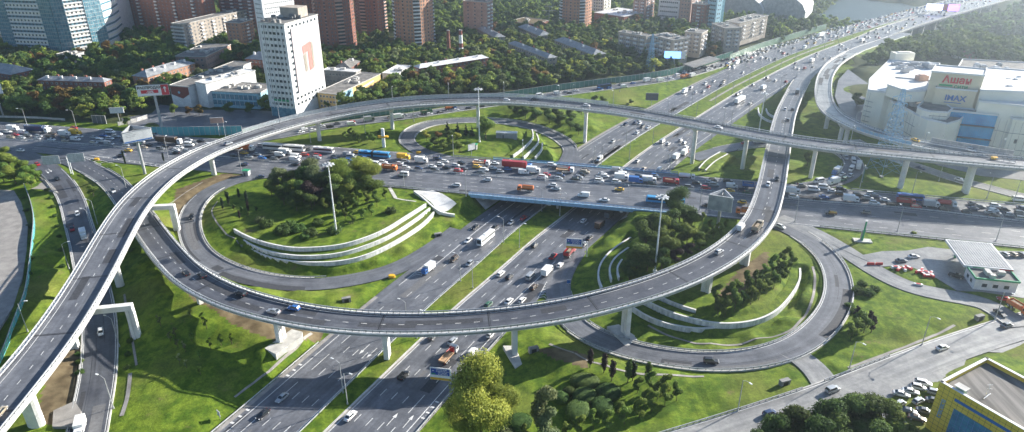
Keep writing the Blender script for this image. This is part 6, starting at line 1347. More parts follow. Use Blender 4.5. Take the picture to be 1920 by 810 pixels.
for (xa, ya), (xb, yb_), z1_, zs in (((1643, 180), (1674, 191), 25, (8, 10.5, 13, 18.5)), ((1674, 191), (1719, 216), 25, (8, 10.5, 13, 18.5)), ((1719, 216), (1776, 233), 25, (8, 10.5, 13, 18.5)), ((1628, 170), (1641, 173), 30, (9, 12, 15, 18, 21, 24)), ((1871, 218), (1900, 224), 27.5, (8, 11, 20)), ((1900, 224), (1990, 232), 27.5, (8, 11, 20)), ((1745, 210), (1777, 212), 29, (25, 27)), ((1720, 201), (1745, 210), 29, (25, 27))):
    pa, pb = at(xa, ya, z1_).xy, at(xb, yb_, z1_).xy; dd = (pb - pa).normalized(); nn = Vector((dd.y, -dd.x)); nn = nn if nn.y < 0 else -nn; mb = MB()
    for z in zs: m = (pa + pb) / 2 + nn * .05; mb.box((m.x, m.y, z), ((pb - pa).length, .12, .28), math.atan2(dd.y, dd.x))
    for k in range(int((pb - pa).length / 3.2)): m = pa + dd * (1.6 + 3.2 * k) + nn * .03; mb.box((m.x, m.y, z1_ / 2 + 2), (.1, .08, z1_ - 6), math.atan2(dd.y, dd.x))
    mb.build('wall_joints', M['concrete_dark'], mall); mb = MB()
    for k in range(int((pb - pa).length / 9)): m = pa + dd * (4 + 9 * k) + nn * .06; mb.box((m.x, m.y, 15.8), (1.2, .14, 2.2), math.atan2(dd.y, dd.x))
    if mb.v: mb.build('wall_vents', M['win'], mall)
# ledges and bars on the blue front
pA, pB = at(1780, 208.5, 28).xy, at(1871, 217, 28).xy; d = (pB - pA).normalized(); nr = Vector((d.y, -d.x)); 
if nr.y > 0: nr = -nr
for z in (21.5, 14.5): m = (pA + pB) / 2 + nr * .8; mb = MB(); mb.box((m.x, m.y, z), ((pB - pA).length, 1.6, .5), math.atan2(d.y, d.x)); mb.build('ledge', M['dark_steel'], mall)
mb = MB()
for i in range(24): p = pA + (pB - pA) * ((i + .5) / 24) + nr * .08; mb.box((p.x, p.y, 17.5), (.1, .2, 20), math.atan2(d.y, d.x))
tag(mb.build('glazing_bars', M['blue_steel'], mall), kind='stuff')
def lettering(text, p, d, z, size, mat, parent, extr=.15, bold=.02, name='lettering'):
    """upright raised letters standing on the wall line through p with direction d"""
    c = bpy.data.curves.new(name, 'FONT'); c.body = text; c.size = size; c.extrude = extr; c.offset = bold; c.materials.append(M[mat] if isinstance(mat, str) else mat)
    o = bpy.data.objects.new(name, c); x = Vector((d.x, d.y, 0)).normalized(); zz = Vector((0, 0, 1)); y = x.cross(zz)
    me = bpy.data.meshes.new_from_object(o); bpy.data.objects.remove(o); bpy.data.curves.remove(c); o = bpy.data.objects.new(name, me); COL.objects.link(o); o.parent = parent
    mt = Matrix((x, zz, y)).transposed().to_4x4(); mt.translation = Vector((p.x, p.y, z)); o.matrix_world = mt; return o
a3, b3 = at(1747, 135, 46).xy, at(1846, 143, 46).xy; d3 = (b3 - a3); n3 = Vector((d3.y, -d3.x)).normalized(); L3_ = d3.length
M['letter_red'] = plain('letter_red', (.62, .03, .05), .4, var=.02); M['letter_blue'] = plain('letter_blue', (.01, .13, .42), .4, var=.02); M['letter_green'] = plain('letter_green', (.01, .36, .12), .4, var=.02)
lettering('Ашан', a3 + d3 * .24 + n3 * .25, d3, 41.0, 5.3, 'letter_red', mall, bold=.13)
on_face(a3, d3.normalized(), n3, [(L3_ * .20, 39.0), (L3_ * .46, 39.0), (L3_ * .46, 40.0), (L3_ * .20, 40.0)], .1, 'green_stripe', 'letter_green', mall)
lettering('СИТИ', a3 + d3 * .49 + n3 * .25, d3, 38.2, 2.3, 'letter_green', mall, bold=.05)
a4, b4 = at(1755, 165, 38).xy, at(1832, 172, 38).xy; d4 = b4 - a4; n4 = Vector((d4.y, -d4.x)).normalized()
lettering('IMAX', a4 + d4 * .27 + n4 * .25, d4, 32.0, 4.2, 'letter_blue', mall, bold=.1); on_face(a4, d4.normalized(), n4, [(d4.length * .28, 30.6), (d4.length * .7, 30.6), (d4.length * .7, 31.0), (d4.length * .28, 31.0)], .1, 'blue_stripe', 'letter_blue', mall)
def unit(x, y, z, w_, dd, h, a=.1, mat='galv'):
    p = at(x, y, z); mb = MB(); mb.box((p.x, p.y, z + h / 2 + .1), (w_, dd, h), a); mb.taper((p.x, p.y), (w_ * .7, dd * .7), (w_ * .5, dd * .5), z + h, z + h + .6, a); mb.build('roof_unit', M[mat], mall)
unit(1690, 112, 30, 14, 6, 5, mat='cream'); unit(1727, 151, 35, 6, 4, 3, mat='brick_pink'); unit(1740, 127, 30, 5, 8, 3)
for x, y in ((1683, 122), (1700, 124), (1712, 124), (1690, 129), (1705, 131), (1722, 128), (1696, 136)): unit(x, y, 30, rnd.uniform(4, 9), rnd.uniform(2, 3.5), rnd.uniform(1.2, 2.5), mat=rnd.choice(['galv', 'pole_grey']))
for i in range(26): x, y, z = rnd.choice([(rnd.uniform(1860, 1915), rnd.uniform(150, 172), 37), (rnd.uniform(1845, 1915), rnd.uniform(186, 205), 31), (rnd.uniform(1660, 1790), rnd.uniform(180, 205), 25), (rnd.uniform(1815, 1915), rnd.uniform(122, 132), 32), (rnd.uniform(1785, 1900), rnd.uniform(207, 222), 26)]); unit(x, y, z, rnd.uniform(1.5, 5), rnd.uniform(1.5, 3.5), rnd.uniform(.8, 2.4), mat=rnd.choice(['galv', 'pole_grey', 'slat_white']))
# --- yellow tiled building, lower right
ZY = 22.0; yb = thing('yellow_building', 'yellow tiled building with a dark grey roof and blue glass wall, lower right corner', 'office building')
by, u_, v_ = at(1763, 715, ZY).xy, at(1920, 806, ZY).xy - at(1763, 715, ZY).xy, at(1861.5, 676.5, ZY).xy - at(1763, 715, ZY).xy
du = u_.normalized(); dv = Vector((-du.y, du.x)); dv = dv if dv.dot(v_) > 0 else -dv; Lu, Lw = 42.0, v_.length
PY = ccw([tuple(by), tuple(by + du * Lu), tuple(by + du * Lu + dv * Lw), tuple(by + dv * Lw)]); FOOT.append(inset(PY, -3))
mb = MB(); mb.prism(PY, 3, ZY - 1.3); mb.build('wall', M['yellow_tile'], yb); mb = MB(); mb.prism(inset(PY, .6), ZY - 1.35, ZY - 1.2); rfm = noise_mat('felt_roof', (.12, .115, .11), (.26, .245, .23), .25, .9, 6, .2, stretch=(2.2, .18, 1, 1.0)); M['felt_roof'] = rfm; mb.build('roof', rfm, yb)
mb = MB(); cp = MB()
for i in range(4):
    p, q = Vector(PY[i]), Vector(PY[(i + 1) % 4]); d = (q - p).normalized(); nn = Vector((-d.y, d.x)); m = (p + q) / 2 + nn * .3; a = math.atan2(d.y, d.x); mb.box((m.x, m.y, ZY - .7), ((q - p).length - .02, .6, 1.3), a); cp.box((m.x, m.y, ZY + .02), ((q - p).length + .1, .8, .14), a)
mb.build('parapet', M['yellow_tile'], yb); cp.build('coping', M['slat_white'], yb)
nf = Vector((du.y, -du.x)); nf = nf if nf.dot(dv) < 0 else -nf
mb = MB()
for k in range(30): p = by + du * (k * 1.4) + nf * .02; mb.box((p.x, p.y, 13), (.05, .06, 17), math.atan2(du.y, du.x))
for k in range(14): p = by + du * (Lu / 2) + nf * .02; mb.box((p.x, p.y, ZY - 1.3 * k), (Lu, .06, .05), math.atan2(du.y, du.x))
mb.build('tile_joints', M['soil'], yb)
quad_on(by, du, nf, 5.2, Lu - 2, 3, ZY - 5.2, .06, 'glass_wall', 'glass_blue', yb, .14)
mb = MB()
for k in range(26): p = by + du * (5.2 + k * 1.35) + nf * .16; mb.box((p.x, p.y, 10), (.09, .1, 13.6), math.atan2(du.y, du.x))
for k in range(10): p = by + du * (5.2 + (Lu - 7.2) / 2) + nf * .16; mb.box((p.x, p.y, 16.8 - 1.4 * k), (Lu - 7.2, .1, .09), math.atan2(du.y, du.x))
tag(mb.build('glazing_bars', M['blue_steel'], yb), kind='stuff'); quad_on(by, du, nf, 4.6, Lu - 4, ZY - 3.0, ZY - 2.2, .08, 'window_slot', 'letter_blue', yb, .16)
for k in range(6):
    zc = ZY - 4.8 - 1.0 * k; mb = MB(); c_ = by + du * 2.3 + nf * .16
    for sx, sz, wx, hz in ((-.38, 0, .16, .78), (.38, .1, .16, .5), (0, .3 * (-1) ** k, .7, .16), (0, -.3, .5, .14)): q_ = c_ + du * sx; mb.box((q_.x, q_.y, zc + sz), (wx, .2, hz), math.atan2(du.y, du.x))
    mb.build('sign_letter', M['pale_blue_steel'], yb)
M['duct'] = plain('duct', (.3, .5, .45), .5)
p = by + du * 4.5 + dv * 1.9; mb = MB(); mb.box((p.x, p.y, ZY - .3), (2.2, 1.6, 1.6), math.atan2(du.y, du.x)); mb.build('roof_vent', M['duct'], yb); mb = MB(); mb.box((p.x, p.y, ZY + .6), (3.0, 2.2, .18), math.atan2(du.y, du.x)); mb.build('vent_cap', M['concrete'], yb)
p = by + du * 8.5 + dv * 6.5; mb = MB(); mb.tube((p.x, p.y, ZY - 1.2), (p.x, p.y, ZY + 2.4), .07); mb.tube((p.x - .7, p.y, ZY + 2.3), (p.x + .7, p.y, ZY + 2.3), .05); mb.tube((p.x - .4, p.y, ZY + 1.2), (p.x + .9, p.y, ZY + 1.0), .05); mb.tube((p.x - 1.6, p.y - 1.4, ZY - 1), (p.x + 1.4, p.y + .6, ZY - 1), .12); mb.build('aerial_mast', M['lamp_white'], yb)
# --- petrol station
ZP = 12.6; ps = thing('petrol_canopy', 'large white petrol station canopy with ribbed grey roof on four columns', 'petrol canopy')
b, u, v = rect3((1772.5, 448), (1808, 496.5), (1897, 500.5), ZP); PP = ccw([tuple(b), tuple(b + u), tuple(b + u + v), tuple(b + v)]); FOOT.append(inset(PP, -3))
mb = MB(); mb.prism(PP, ZP - 1.0, ZP - .05); mb.build('fascia', M['slat_white'], ps); mb = MB(); mb.prism(inset(PP, .6), ZP - .2, ZP + .05); M['canopy_roof'] = noise_mat('canopy_roof', (.20, .21, .225), (.30, .31, .32), .25, .55, 5, .3); mb.build('roof', M['canopy_roof'], ps)
mb = MB()
for k in range(17):
    p = b + v * ((k + 1) / 18) + u.normalized() * .8; q = b + v * ((k + 1) / 18) + u - u.normalized() * .8; mb.tube((p.x, p.y, ZP + .1), (q.x, q.y, ZP + .06), .06, n=4)
mb.build('roof_ribs', M['slat_white'], ps)
for i in (.22, .78):
    for j in (.2, .75): p = b + u * i + v * j; mb = MB(); mb.box((p.x, p.y, 9.2), (.7, .7, 4.9), math.atan2(v.y, v.x)); mb.build('column', M['green'], ps)
e = v.normalized(); n = Vector((e.y, -e.x)); n = n if n.dot(u) < 0 else -n
quad_on(b, e, n, v.length * .72, v.length - .1, ZP - .85, ZP - .3, .08, 'red_stripe', 'red', ps, .1); quad_on(b, e, n, v.length * .18, v.length * .42, ZP - .75, ZP - .35, .08, 'green_sign', 'green', ps, .1)
for i in (.35, .65):
    p = b + u * i + v * .35; f = thing('fuel_pump', 'green and white fuel pump under the canopy, ' + ('front one' if i < .5 else 'rear one'), 'fuel pump', (p.x, p.y, 7.05), math.atan2(v.y, v.x), 'fuel pumps'); mb = MB(); mb.box((0, 0, .1), (3, 1.2, .2)); mb.build('island', M['concrete'], f); mb = MB(); mb.box((0, 0, 1.1), (1.1, .6, 1.9)); mb.build('body', M['green'], f); mb = MB(); mb.box((0, -.32, 1.5), (.7, .04, .5)); mb.build('display', M['white'], f)
t, b, u, v = block('petrol_shop', 'low white petrol station shop with a green roof edge', 'shop', (1810, 499), (1830, 523), (1910, 531), 11.3, 7, wall='slat_white', floors=1, na=2, nb=3, indiv=True, white=False, win=(1.6, 1.3), parapet=.7)
for ch in list(t.children):
    if ch.name.startswith('parapet'): ch.data.materials[0] = M['green']
# --- small kiosks and boxes
def kiosk(label, px, py, d, z=7, wall='pole_grey', top='green', rz=0.0, nm='kiosk'):
    g = on(px, py, z); t = thing(nm, label, 'kiosk', (g.x, g.y, g.z), rz); mb = MB(); mb.box((0, 0, d[2] / 2 - .3), (d[0], d[1], d[2] + .6)); mb.build('wall', M[wall], t); mb = MB(); mb.box((0, 0, d[2] + .12), (d[0] + .4, d[1] + .4, .24)); mb.build('roof', M[top], t); mb = MB(); mb.box((-d[0] * .15, -d[1] / 2 - .03, 1.05), (.9, .08, 2.0)); mb.build('door', M['dark_steel'], t)
kiosk('small grey service box with green roof beside the left loop road entry', 463, 329, (3, 2.4, 2.8), rz=R(-10)); kiosk('small grey box with green roof beside the leaning advert in the far loop', 890, 280, (2.6, 2.4, 3), rz=R(-10))
kiosk('long blue grey container with cyan door panels on the far loop lawn', 950, 258, (12, 3.4, 3.2), wall='roof_grey', top='roof_white', rz=R(-6), nm='container')
kiosk('white site hut beyond the shopping centre roof', 1796, 108, (9, 6, 4), z=4, wall='slat_white', top='pale_blue'); kiosk('red brick hut beyond the shopping centre roof', 1816, 108, (12, 8, 5), z=4, wall='brick_red', top='brick_red')
# flat yards
yard('car_park_paving', [(-60, 352), (26, 357), (40, 380), (52, 420), (50, 470), (42, 520), (25, 575), (-20, 645), (-80, 700)], M['paving'])
yard('forecourt', [(1560, 458), (1618, 478), (1655, 471), (1700, 470), (1740, 463), (1777, 467), (1990, 474), (1990, 566), (1925, 560), (1840, 547), (1795, 545), (1740, 512), (1700, 498), (1650, 500), (1600, 478)], M['asphalt_pale'])
yard('forecourt', [(1560, 755), (1620, 722), (1700, 702), (1755, 716), (1812, 700), (1870, 700), (1990, 730), (1990, 900), (1600, 900), (1662, 800), (1650, 768), (1620, 752)], M['asphalt_pale'], 6.3)
yard('forecourt', [(1700, 702), (1800, 666), (1900, 632), (1990, 604), (1990, 660), (1900, 663), (1838, 659), (1812, 672), (1806, 690), (1815, 705), (1755, 716)], M['asphalt_pale'], 6.3)
yard('street_paving', [(285, 212), (300, 196), (380, 206), (470, 206), (560, 212), (610, 196), (640, 205), (560, 224), (480, 236), (430, 250), (300, 250), (240, 236), (226, 222)], M['asphalt'], 6.9)
yard('street_paving', [(1590, 130), (1660, 180), (1625, 200), (1632, 235), (1600, 225), (1575, 205), (1565, 180), (1572, 150)], M['asphalt'], 6.3)
yard('street_paving', [(1690, 285), (1790, 290), (1990, 320), (1990, 345), (1840, 330), (1760, 310)], M['asphalt_pale'], 7)
yard('street_paving', [(1280, 120), (1330, 105), (1350, 110), (1300, 126)], M['asphalt_pale'], 5.9)
yard('verge_paving', [(50, 354), (66, 336), (84, 329), (92, 340), (104, 354), (110, 362), (80, 355)], M['paving'], 6.75); yard('verge_paving', [(385, 362), (420, 338), (448, 330), (455, 332), (432, 345), (400, 362)], M['paving'], 7.0) if False else None
yard('verge_paving', [(100, 770), (140, 752), (152, 770), (150, 800), (98, 800)], M['paving'], 2.2)
# ------------------------------------------------ vegetation
def leaf_mat(name, c1, c2, rand=.3, tr=.34):
    m = noise_mat(name, c1, c2, .55, .75, 4, .2, objrand=rand, lo=.3, hi=.7); n, l = m.node_tree.nodes, m.node_tree.links; p = n['Principled BSDF']
    t = n.new('ShaderNodeBsdfTranslucent'); mx = n.new('ShaderNodeMixShader'); mx.inputs[0].default_value = tr
    src = p.inputs['Base Color'].links[0].from_socket; hs = n.new('ShaderNodeHueSaturation'); hs.inputs['Value'].default_value = 1.5; hs.inputs['Hue'].default_value = .485; l.new(src, hs.inputs['Color']); l.new(hs.outputs[0], t.inputs[0])
    o = n['Material Output']; l.new(p.outputs[0], mx.inputs[1]); l.new(t.outputs[0], mx.inputs[2]); l.new(mx.outputs[0], o.inputs[0]); return m
M['leaf_dark'] = leaf_mat('leaf_dark', (.042, .082, .022), (.105, .165, .042)); M['leaf_mid'] = leaf_mat('leaf_mid', (.085, .14, .028), (.185, .255, .055)); M['leaf_yellow'] = leaf_mat('leaf_yellow', (.14, .19, .03), (.31, .35, .075))
M['leaf_pale'] = leaf_mat('leaf_pale', (.11, .14, .06), (.20, .23, .11)); M['leaf_orange'] = leaf_mat('leaf_orange', (.13, .08, .025), (.23, .15, .045)); M['leaf_purple'] = leaf_mat('leaf_purple', (.025, .016, .018), (.048, .030, .028), .15, .04); M['leaf_fir'] = leaf_mat('leaf_fir', (.012, .026, .014), (.03, .05, .026), .2, .08)
M['bark'] = noise_mat('bark', (.07, .05, .035), (.14, .11, .08), 2, .9)
npr = np.random.RandomState(5)
_ico = {}
def ico(sub):
    if sub not in _ico:
        b = bmesh.new(); bmesh.ops.create_icosphere(b, subdivisions=sub, radius=1); _ico[sub] = (np.array([v.co[:] for v in b.verts]), np.array([[v.index for v in f.verts] for f in b.faces])); b.free()
    return _ico[sub]
def np_mesh(name, V_, T_, Q_, mat):
    """vertices, triangles, quads"""
    me = bpy.data.meshes.new(name); me.vertices.add(len(V_)); me.vertices.foreach_set('co', np.asarray(V_, np.float32).ravel())
    li = np.concatenate([np.asarray(T_, np.int32).ravel(), np.asarray(Q_, np.int32).ravel()]); nt_, nq = len(T_), len(Q_)
    me.loops.add(len(li)); me.loops.foreach_set('vertex_index', li); me.polygons.add(nt_ + nq)
    st = np.concatenate([np.arange(nt_) * 3, nt_ * 3 + np.arange(nq) * 4]).astype(np.int32); me.polygons.foreach_set('loop_start', st); me.polygons.foreach_set('loop_total', np.concatenate([np.full(nt_, 3), np.full(nq, 4)]).astype(np.int32))
    me.materials.append(mat); me.update(calc_edges=True); return me
def crown_arrays(seed, R_, H_, z0, kind='round', lobes=14, leaves=1400, ls=.42, sub=1, core=.74):
    r = np.random.RandomState(seed); L = []
    for i in range(lobes):
        if kind == 'round':
            t = (i + .5) / lobes; ph = i * 2.4 + r.uniform(-.4, .4); zz = z0 + H_ * (.16 + .68 * ((i * .618) % 1)); f = math.sqrt(max(0, 1 - ((zz - z0 - H_ * .45) / (H_ * .6)) ** 2)); rad = R_ * .62 * f * (.4 + .6 * r.rand() ** .5); lr = R_ * r.uniform(.24, .46)
        elif kind == 'column':
            zz = z0 + H_ * (.08 + .84 * (i + .5) / lobes); f = math.sin(math.pi * min(1, max(0.05, (.12 + .8 * (i + .5) / lobes)))) ** .6; ph = i * 2.4; rad = R_ * .3; lr = R_ * .75 * f * r.uniform(.85, 1.1)
        elif kind == 'cone':
            k = (i + .5) / lobes; zz = z0 + H_ * k * .95; ph = i * 2.4; rad = R_ * (1 - k) * .55; lr = R_ * (1 - k) * .55 + .25
        else:   # shrub
            zz = z0 + H_ * r.uniform(.25, .6); ph = i * 2.4; rad = R_ * .6 * r.rand() ** .5; lr = R_ * r.uniform(.35, .5)
        L.append((rad * math.cos(ph), rad * math.sin(ph), zz, lr, lr * (r.uniform(.75, .95) if kind != 'column' else 1.25)))
    L = np.array(L); iv, it = ico(sub); V_, T_, n = [], [], 0
    for x, y, z, a, b in L:
        d = 1 + r.uniform(-.14, .14, len(iv)); V_.append(iv * d[:, None] * [a * core, a * core, b * core] + [x, y, z]); T_.append(it + n); n += len(iv)
    k = r.choice(len(L), leaves, p=L[:, 3] ** 2 / (L[:, 3] ** 2).sum()); d = r.normal(size=(leaves, 3)); d /= np.linalg.norm(d, axis=1)[:, None]; d[:, 2] = np.where(r.rand(leaves) < .35, np.abs(d[:, 2]), d[:, 2])
    rr = r.uniform(.70, 1.22, leaves); c = L[k, :3] + d * np.stack([L[k, 3], L[k, 3], L[k, 4]], 1) * rr[:, None]
    nn = d + r.normal(size=(leaves, 3)) * .45; nn /= np.linalg.norm(nn, axis=1)[:, None]; ax = np.cross(nn, r.normal(size=(leaves, 3))); ax /= np.linalg.norm(ax, axis=1)[:, None]; ay = np.cross(nn, ax); s = ls * r.uniform(.6, 1.35, leaves)[:, None]
    q = np.stack([c - ax * s, c - ay * s * .7, c + ax * s, c + ay * s * .7], 1).reshape(-1, 3); Q_ = np.arange(leaves * 4).reshape(-1, 4) + n
    return np.concatenate(V_ + [q]), np.concatenate(T_), Q_
def trunk_mesh(h, r, ztop, seed=0, branches=4):
    mb = MB(); rr = random.Random(seed); mb.tube((0, 0, -.6), (0, 0, ztop * .6), r, r * .75, 7); mb.tube((0, 0, ztop * .6), (rr.uniform(-.3, .3), rr.uniform(-.3, .3), ztop + h * .35), r * .75, r * .25, 6)
    for i in range(branches): a = i * 2.4; z = ztop * (.75 + .08 * i); mb.tube((0, 0, z), (math.cos(a) * h * .16, math.sin(a) * h * .16, z + h * .22), r * .4, r * .12, 5)
    return mb.mesh('trunk', M['bark'])
TP = {}
BIG = {}
def tree_proto(key):
    """key: (shape, material, size class, variant) -> crown mesh, trunk mesh, made for height 10"""
    if key in TP: return TP[key]
    shape, mt, cls, var = key; near = cls != 'far'
    if shape == 'round': a = crown_arrays(var * 7 + 1, 3.7, 7.8, 2.1, 'round', 30 if near else 15, 8200 if near else 620, .2 if near else .55, 1)
    if shape == 'round' and cls == 'big': a = crown_arrays(var * 7 + 1, 3.7, 8.0, 1.9, 'round', 46, 21000, .105, 1, .7)
    elif shape == 'round': pass
    elif shape == 'column': a = crown_arrays(var * 7 + 2, 1.35, 8.8, 1.1, 'column', 9, 1300 if near else 300, .24 if near else .4, 1)
    elif shape == 'cone': a = crown_arrays(var * 7 + 3, 2.3, 9.2, .7, 'cone', 9, 1300 if near else 300, .26 if near else .45, 1)
    elif shape == 'young': a = crown_arrays(var * 7 + 4, 2.4, 8.0, 1.7, 'round', 20, 2600, .24, 1, .8)
    elif shape == 'sparse': a = crown_arrays(var * 7 + 6, 1.9, 7.0, 2.6, 'round', 6, 260, .42, 1, .3)
    else: a = crown_arrays(var * 7 + 5, 9.0, 10.5, -1.5, 'shrub', 12, 1600 if near else 400, .7 if near else 1.2, 1)
    cm = np_mesh('crown', *a, M[mt]); tm_ = trunk_mesh(10, .22 if shape != 'young' else .14, 3.0 if shape != 'column' else 1.5, var) if shape != 'shrub' else None
    TP[key] = (cm, tm_); return TP[key]
LN = {'leaf_dark': 'dark green', 'leaf_mid': 'mid green', 'leaf_yellow': 'yellow-green', 'leaf_pale': 'grey-green', 'leaf_orange': 'autumn orange', 'leaf_purple': 'dark purple', 'leaf_fir': 'blackish green'}
TREES = []
def tree(shape, mt, px, py, h, where, z=7, wide=1.0, name=None, pos=None):
    g = on(px, py, z) if pos is None else Vector((pos[0], pos[1], gz(*pos)))
    TREES.append(dict(shape=shape, mt=mt, g=g, h=h, where=where, wide=wide, px=px))
for a_ in ((523, 355, 12, 'leaf_pale'), (546, 358, 11, 'leaf_mid'), (588, 355, 15, 'leaf_pale'), (616, 360, 12, 'leaf_mid'), (657, 362, 17, 'leaf_yellow'), (692, 360, 16, 'leaf_yellow'), (640, 350, 14, 'leaf_yellow'), (590, 385, 12, 'leaf_purple'), (557, 395, 10, 'leaf_dark'), (533, 384, 9, 'leaf_dark'), (605, 375, 12, 'leaf_dark'), (570, 378, 11, 'leaf_dark'), (675, 352, 17, 'leaf_yellow'), (632, 372, 13, 'leaf_mid'), (618, 385, 11, 'leaf_dark'), (545, 375, 10, 'leaf_mid'), (578, 362, 13, 'leaf_dark'), (600, 362, 14, 'leaf_pale'), (700, 372, 12, 'leaf_mid'), (668, 372, 12, 'leaf_mid'), (650, 382, 10, 'leaf_yellow'), (585, 395, 9, 'leaf_dark'), (510, 368, 8, 'leaf_mid')): tree('round', a_[3], a_[0], a_[1], a_[2], 'in the grove on the left loop mound', wide=1.2)
tree('cone', 'leaf_fir', 561, 352, 10, 'in the grove on the left loop mound')
for x, y, h in ((500, 424, 6), (530, 436, 8), (558, 433, 6.5), (583, 440, 6.5), (628, 435, 6.5), (597, 420, 5), (733, 398, 5.5), (545, 425, 6), (489, 415, 5), (571, 446, 5)): tree('shrub', 'leaf_dark' if x != 489 else 'leaf_pale', x, y, h * .62, 'on the left loop mound')
for x, y, h in ((610, 400, 8), (662, 420, 7), (682, 412, 6.5), (697, 404, 7), (707, 388, 9), (640, 392, 8), (673, 378, 9), (723, 374, 7), (650, 400, 7), (630, 408, 7), (690, 385, 8), (668, 396, 7.5), (455, 400, 4), (467, 410, 4), (482, 398, 3.5), (440, 395, 4), (648, 412, 6)): tree('young', 'leaf_mid' if x > 500 else 'leaf_dark', x, y, h, 'on the left loop mound', wide=1.0)
for x, y, h, m in ((430, 386, 7.5, 'leaf_fir'), (449, 374, 6, 'leaf_fir'), (419, 395, 7, 'leaf_fir'), (464, 384, 7.5, 'leaf_fir'), (466, 398, 6, 'leaf_purple'), (424, 372, 4, 'leaf_fir'), (450, 412, 5, 'leaf_purple')): tree('column', m, x, y, h, 'at the left loop west end', wide=.8)
for a_ in ((1272, 428, 18, 'leaf_dark'), (1210, 470, 13, 'leaf_dark'), (1194, 503, 12, 'leaf_dark'), (1240, 462, 13, 'leaf_mid'), (1250, 486, 11, 'leaf_mid'), (1287, 462, 11, 'leaf_mid'), (1222, 448, 13, 'leaf_dark'), (1262, 450, 13, 'leaf_dark'), (1295, 440, 11, 'leaf_mid'), (1180, 522, 9, 'leaf_dark'), (1213, 508, 10, 'leaf_dark'), (1240, 505, 9, 'leaf_dark'), (1267, 494, 7, 'leaf_purple'), (1290, 480, 6, 'leaf_purple'), (1310, 470, 8, 'leaf_mid'), (1198, 440, 9, 'leaf_mid')): tree('round', a_[3], a_[0], a_[1], a_[2], 'in the grove on the right loop mound', wide=1.1)
for x, y, h in ((1313, 462, 7), (1337, 447, 7), (1360, 428, 5), (1317, 420, 6.5), (1325, 452, 7), (1345, 437, 6), (1302, 452, 7), (1352, 444, 5), (1330, 432, 6)): tree('young', 'leaf_mid', x, y, h, 'at the edge of the right loop grove')
for i, (x, y) in enumerate(((1345, 592), (1359, 594), (1377, 584), (1392, 578), (1407, 571), (1422, 563), (1436, 553), (1450, 542), (1463, 531), (1474, 519), (1482, 506), (1341, 574), (1360, 567), (1380, 559), (1400, 549), (1416, 540), (1431, 529), (1446, 517), (1458, 506), (1470, 495), (1372, 572), (1425, 548), (1455, 525))): tree('young', 'leaf_mid' if i % 3 else 'leaf_dark', x, y, 8 + (i % 3), 'in the double row inside the right loop', wide=.95)
tree('round', 'leaf_yellow', 903, 842, 30, 'at the bottom beside the motorway', 2, .8); tree('round', 'leaf_yellow', 940, 800, 21, 'at the bottom beside the motorway', 3, .7); tree('round', 'leaf_yellow', 872, 838, 17, 'at the bottom beside the motorway', 1, .9)
tree('young', 'leaf_pale', 1018, 815, 20, 'left of the clipped bushes', 3, .8); tree('young', 'leaf_pale', 1028, 838, 14, 'left of the clipped bushes', 3, 1.0); tree('shrub', 'leaf_pale', 945, 815, 3, 'at the bottom beside the motorway', 2); tree('young', 'leaf_mid', 985, 826, 6, 'left of the clipped bushes', 3, 1.0)
for x, y, h, m in ((1106, 689, 7.5, 'leaf_purple'), (1132, 699, 8, 'leaf_purple'), (1147, 714, 8, 'leaf_purple'), (1177, 717, 9, 'leaf_dark'), (1186, 714, 8, 'leaf_fir'), (1214, 716, 8, 'leaf_dark')): tree('column', m, x, y, h, 'in the row on the planted lawn', 4.5)
for x, y, h in ((1195, 737, 7), (1218, 733, 8), (1246, 740, 8.5), (1268, 752, 7.5), (1246, 762, 8.5), (1221, 771, 8.5), (1198, 784, 8.5), (1170, 796, 8), (1138, 805, 8), (1112, 806, 7.5), (1085, 815, 8), (1062, 822, 7), (1160, 780, 6.5), (1232, 752, 7.5), (1210, 758, 6.5)): tree('young', 'leaf_mid', x, y, h, 'in the young planting at the bottom centre', 4.2, 1.0)
for x, y, h, m, s in ((1594, 640, 8, 'leaf_mid', 'young'), (1605, 630, 8, 'leaf_mid', 'young'), (1619, 624, 8.5, 'leaf_mid', 'young'), (1603, 603, 6.5, 'leaf_purple', 'column'), (1627, 614, 7, 'leaf_purple', 'column'), (1633, 623, 7, 'leaf_purple', 'column'), (1608, 612, 8, 'leaf_mid', 'young')): tree(s, m, x, y, h, 'on the lawn between loop and frontage road', 6, 1.2)
for x, y, h in ((1608, 548, 5), (1628, 552, 5), (1640, 545, 4), (1592, 575, 3.4), (1600, 585, 3.4), (1618, 535, 4)): tree('shrub', 'leaf_dark', x, y, h * .6, 'on the slope right of the loop road')
for x, y, h in ((1448, 850, 11), (1478, 838, 12), (1512, 838, 12), (1545, 834, 13), (1580, 812, 13), (1612, 808, 13), (1640, 815, 12), (1680, 838, 11), (1570, 850, 12), (1620, 850, 12), (1425, 868, 10), (1660, 850, 10), (1528, 870, 13), (1478, 880, 12)): tree('round', 'leaf_dark' if x < 1640 else 'leaf_mid', x, y, h, 'in the lower right thicket', 5.8, 1.15)
for x, y, h in ((8, 342, 10), (30, 345, 10), (52, 345, 9), (68, 338, 8), (20, 318, 9), (2, 320, 9), (44, 325, 8), (-15, 340, 9), (-20, 360, 8), (12, 303, 8), (60, 352, 6)): tree('round', 'leaf_mid' if x % 3 else 'leaf_yellow', x, y, h, 'in the clump above the left car park', wide=1.2)
tree('round', 'leaf_mid', 176, 368, 6, 'alone between the two slip roads', 7, 1.2)
for x, y in ((88, 358), (96, 372), (100, 388), (104, 405), (108, 425), (112, 445), (116, 470), (118, 500), (44, 372), (50, 395), (57, 425), (60, 455), (58, 485), (55, 515), (150, 700), (150, 680), (146, 665), (238, 690), (240, 665), (245, 640), (220, 480), (245, 470)): tree('shrub', 'leaf_dark', x, y, rnd.uniform(1.2, 2.0), 'beside the left slip road', 5)
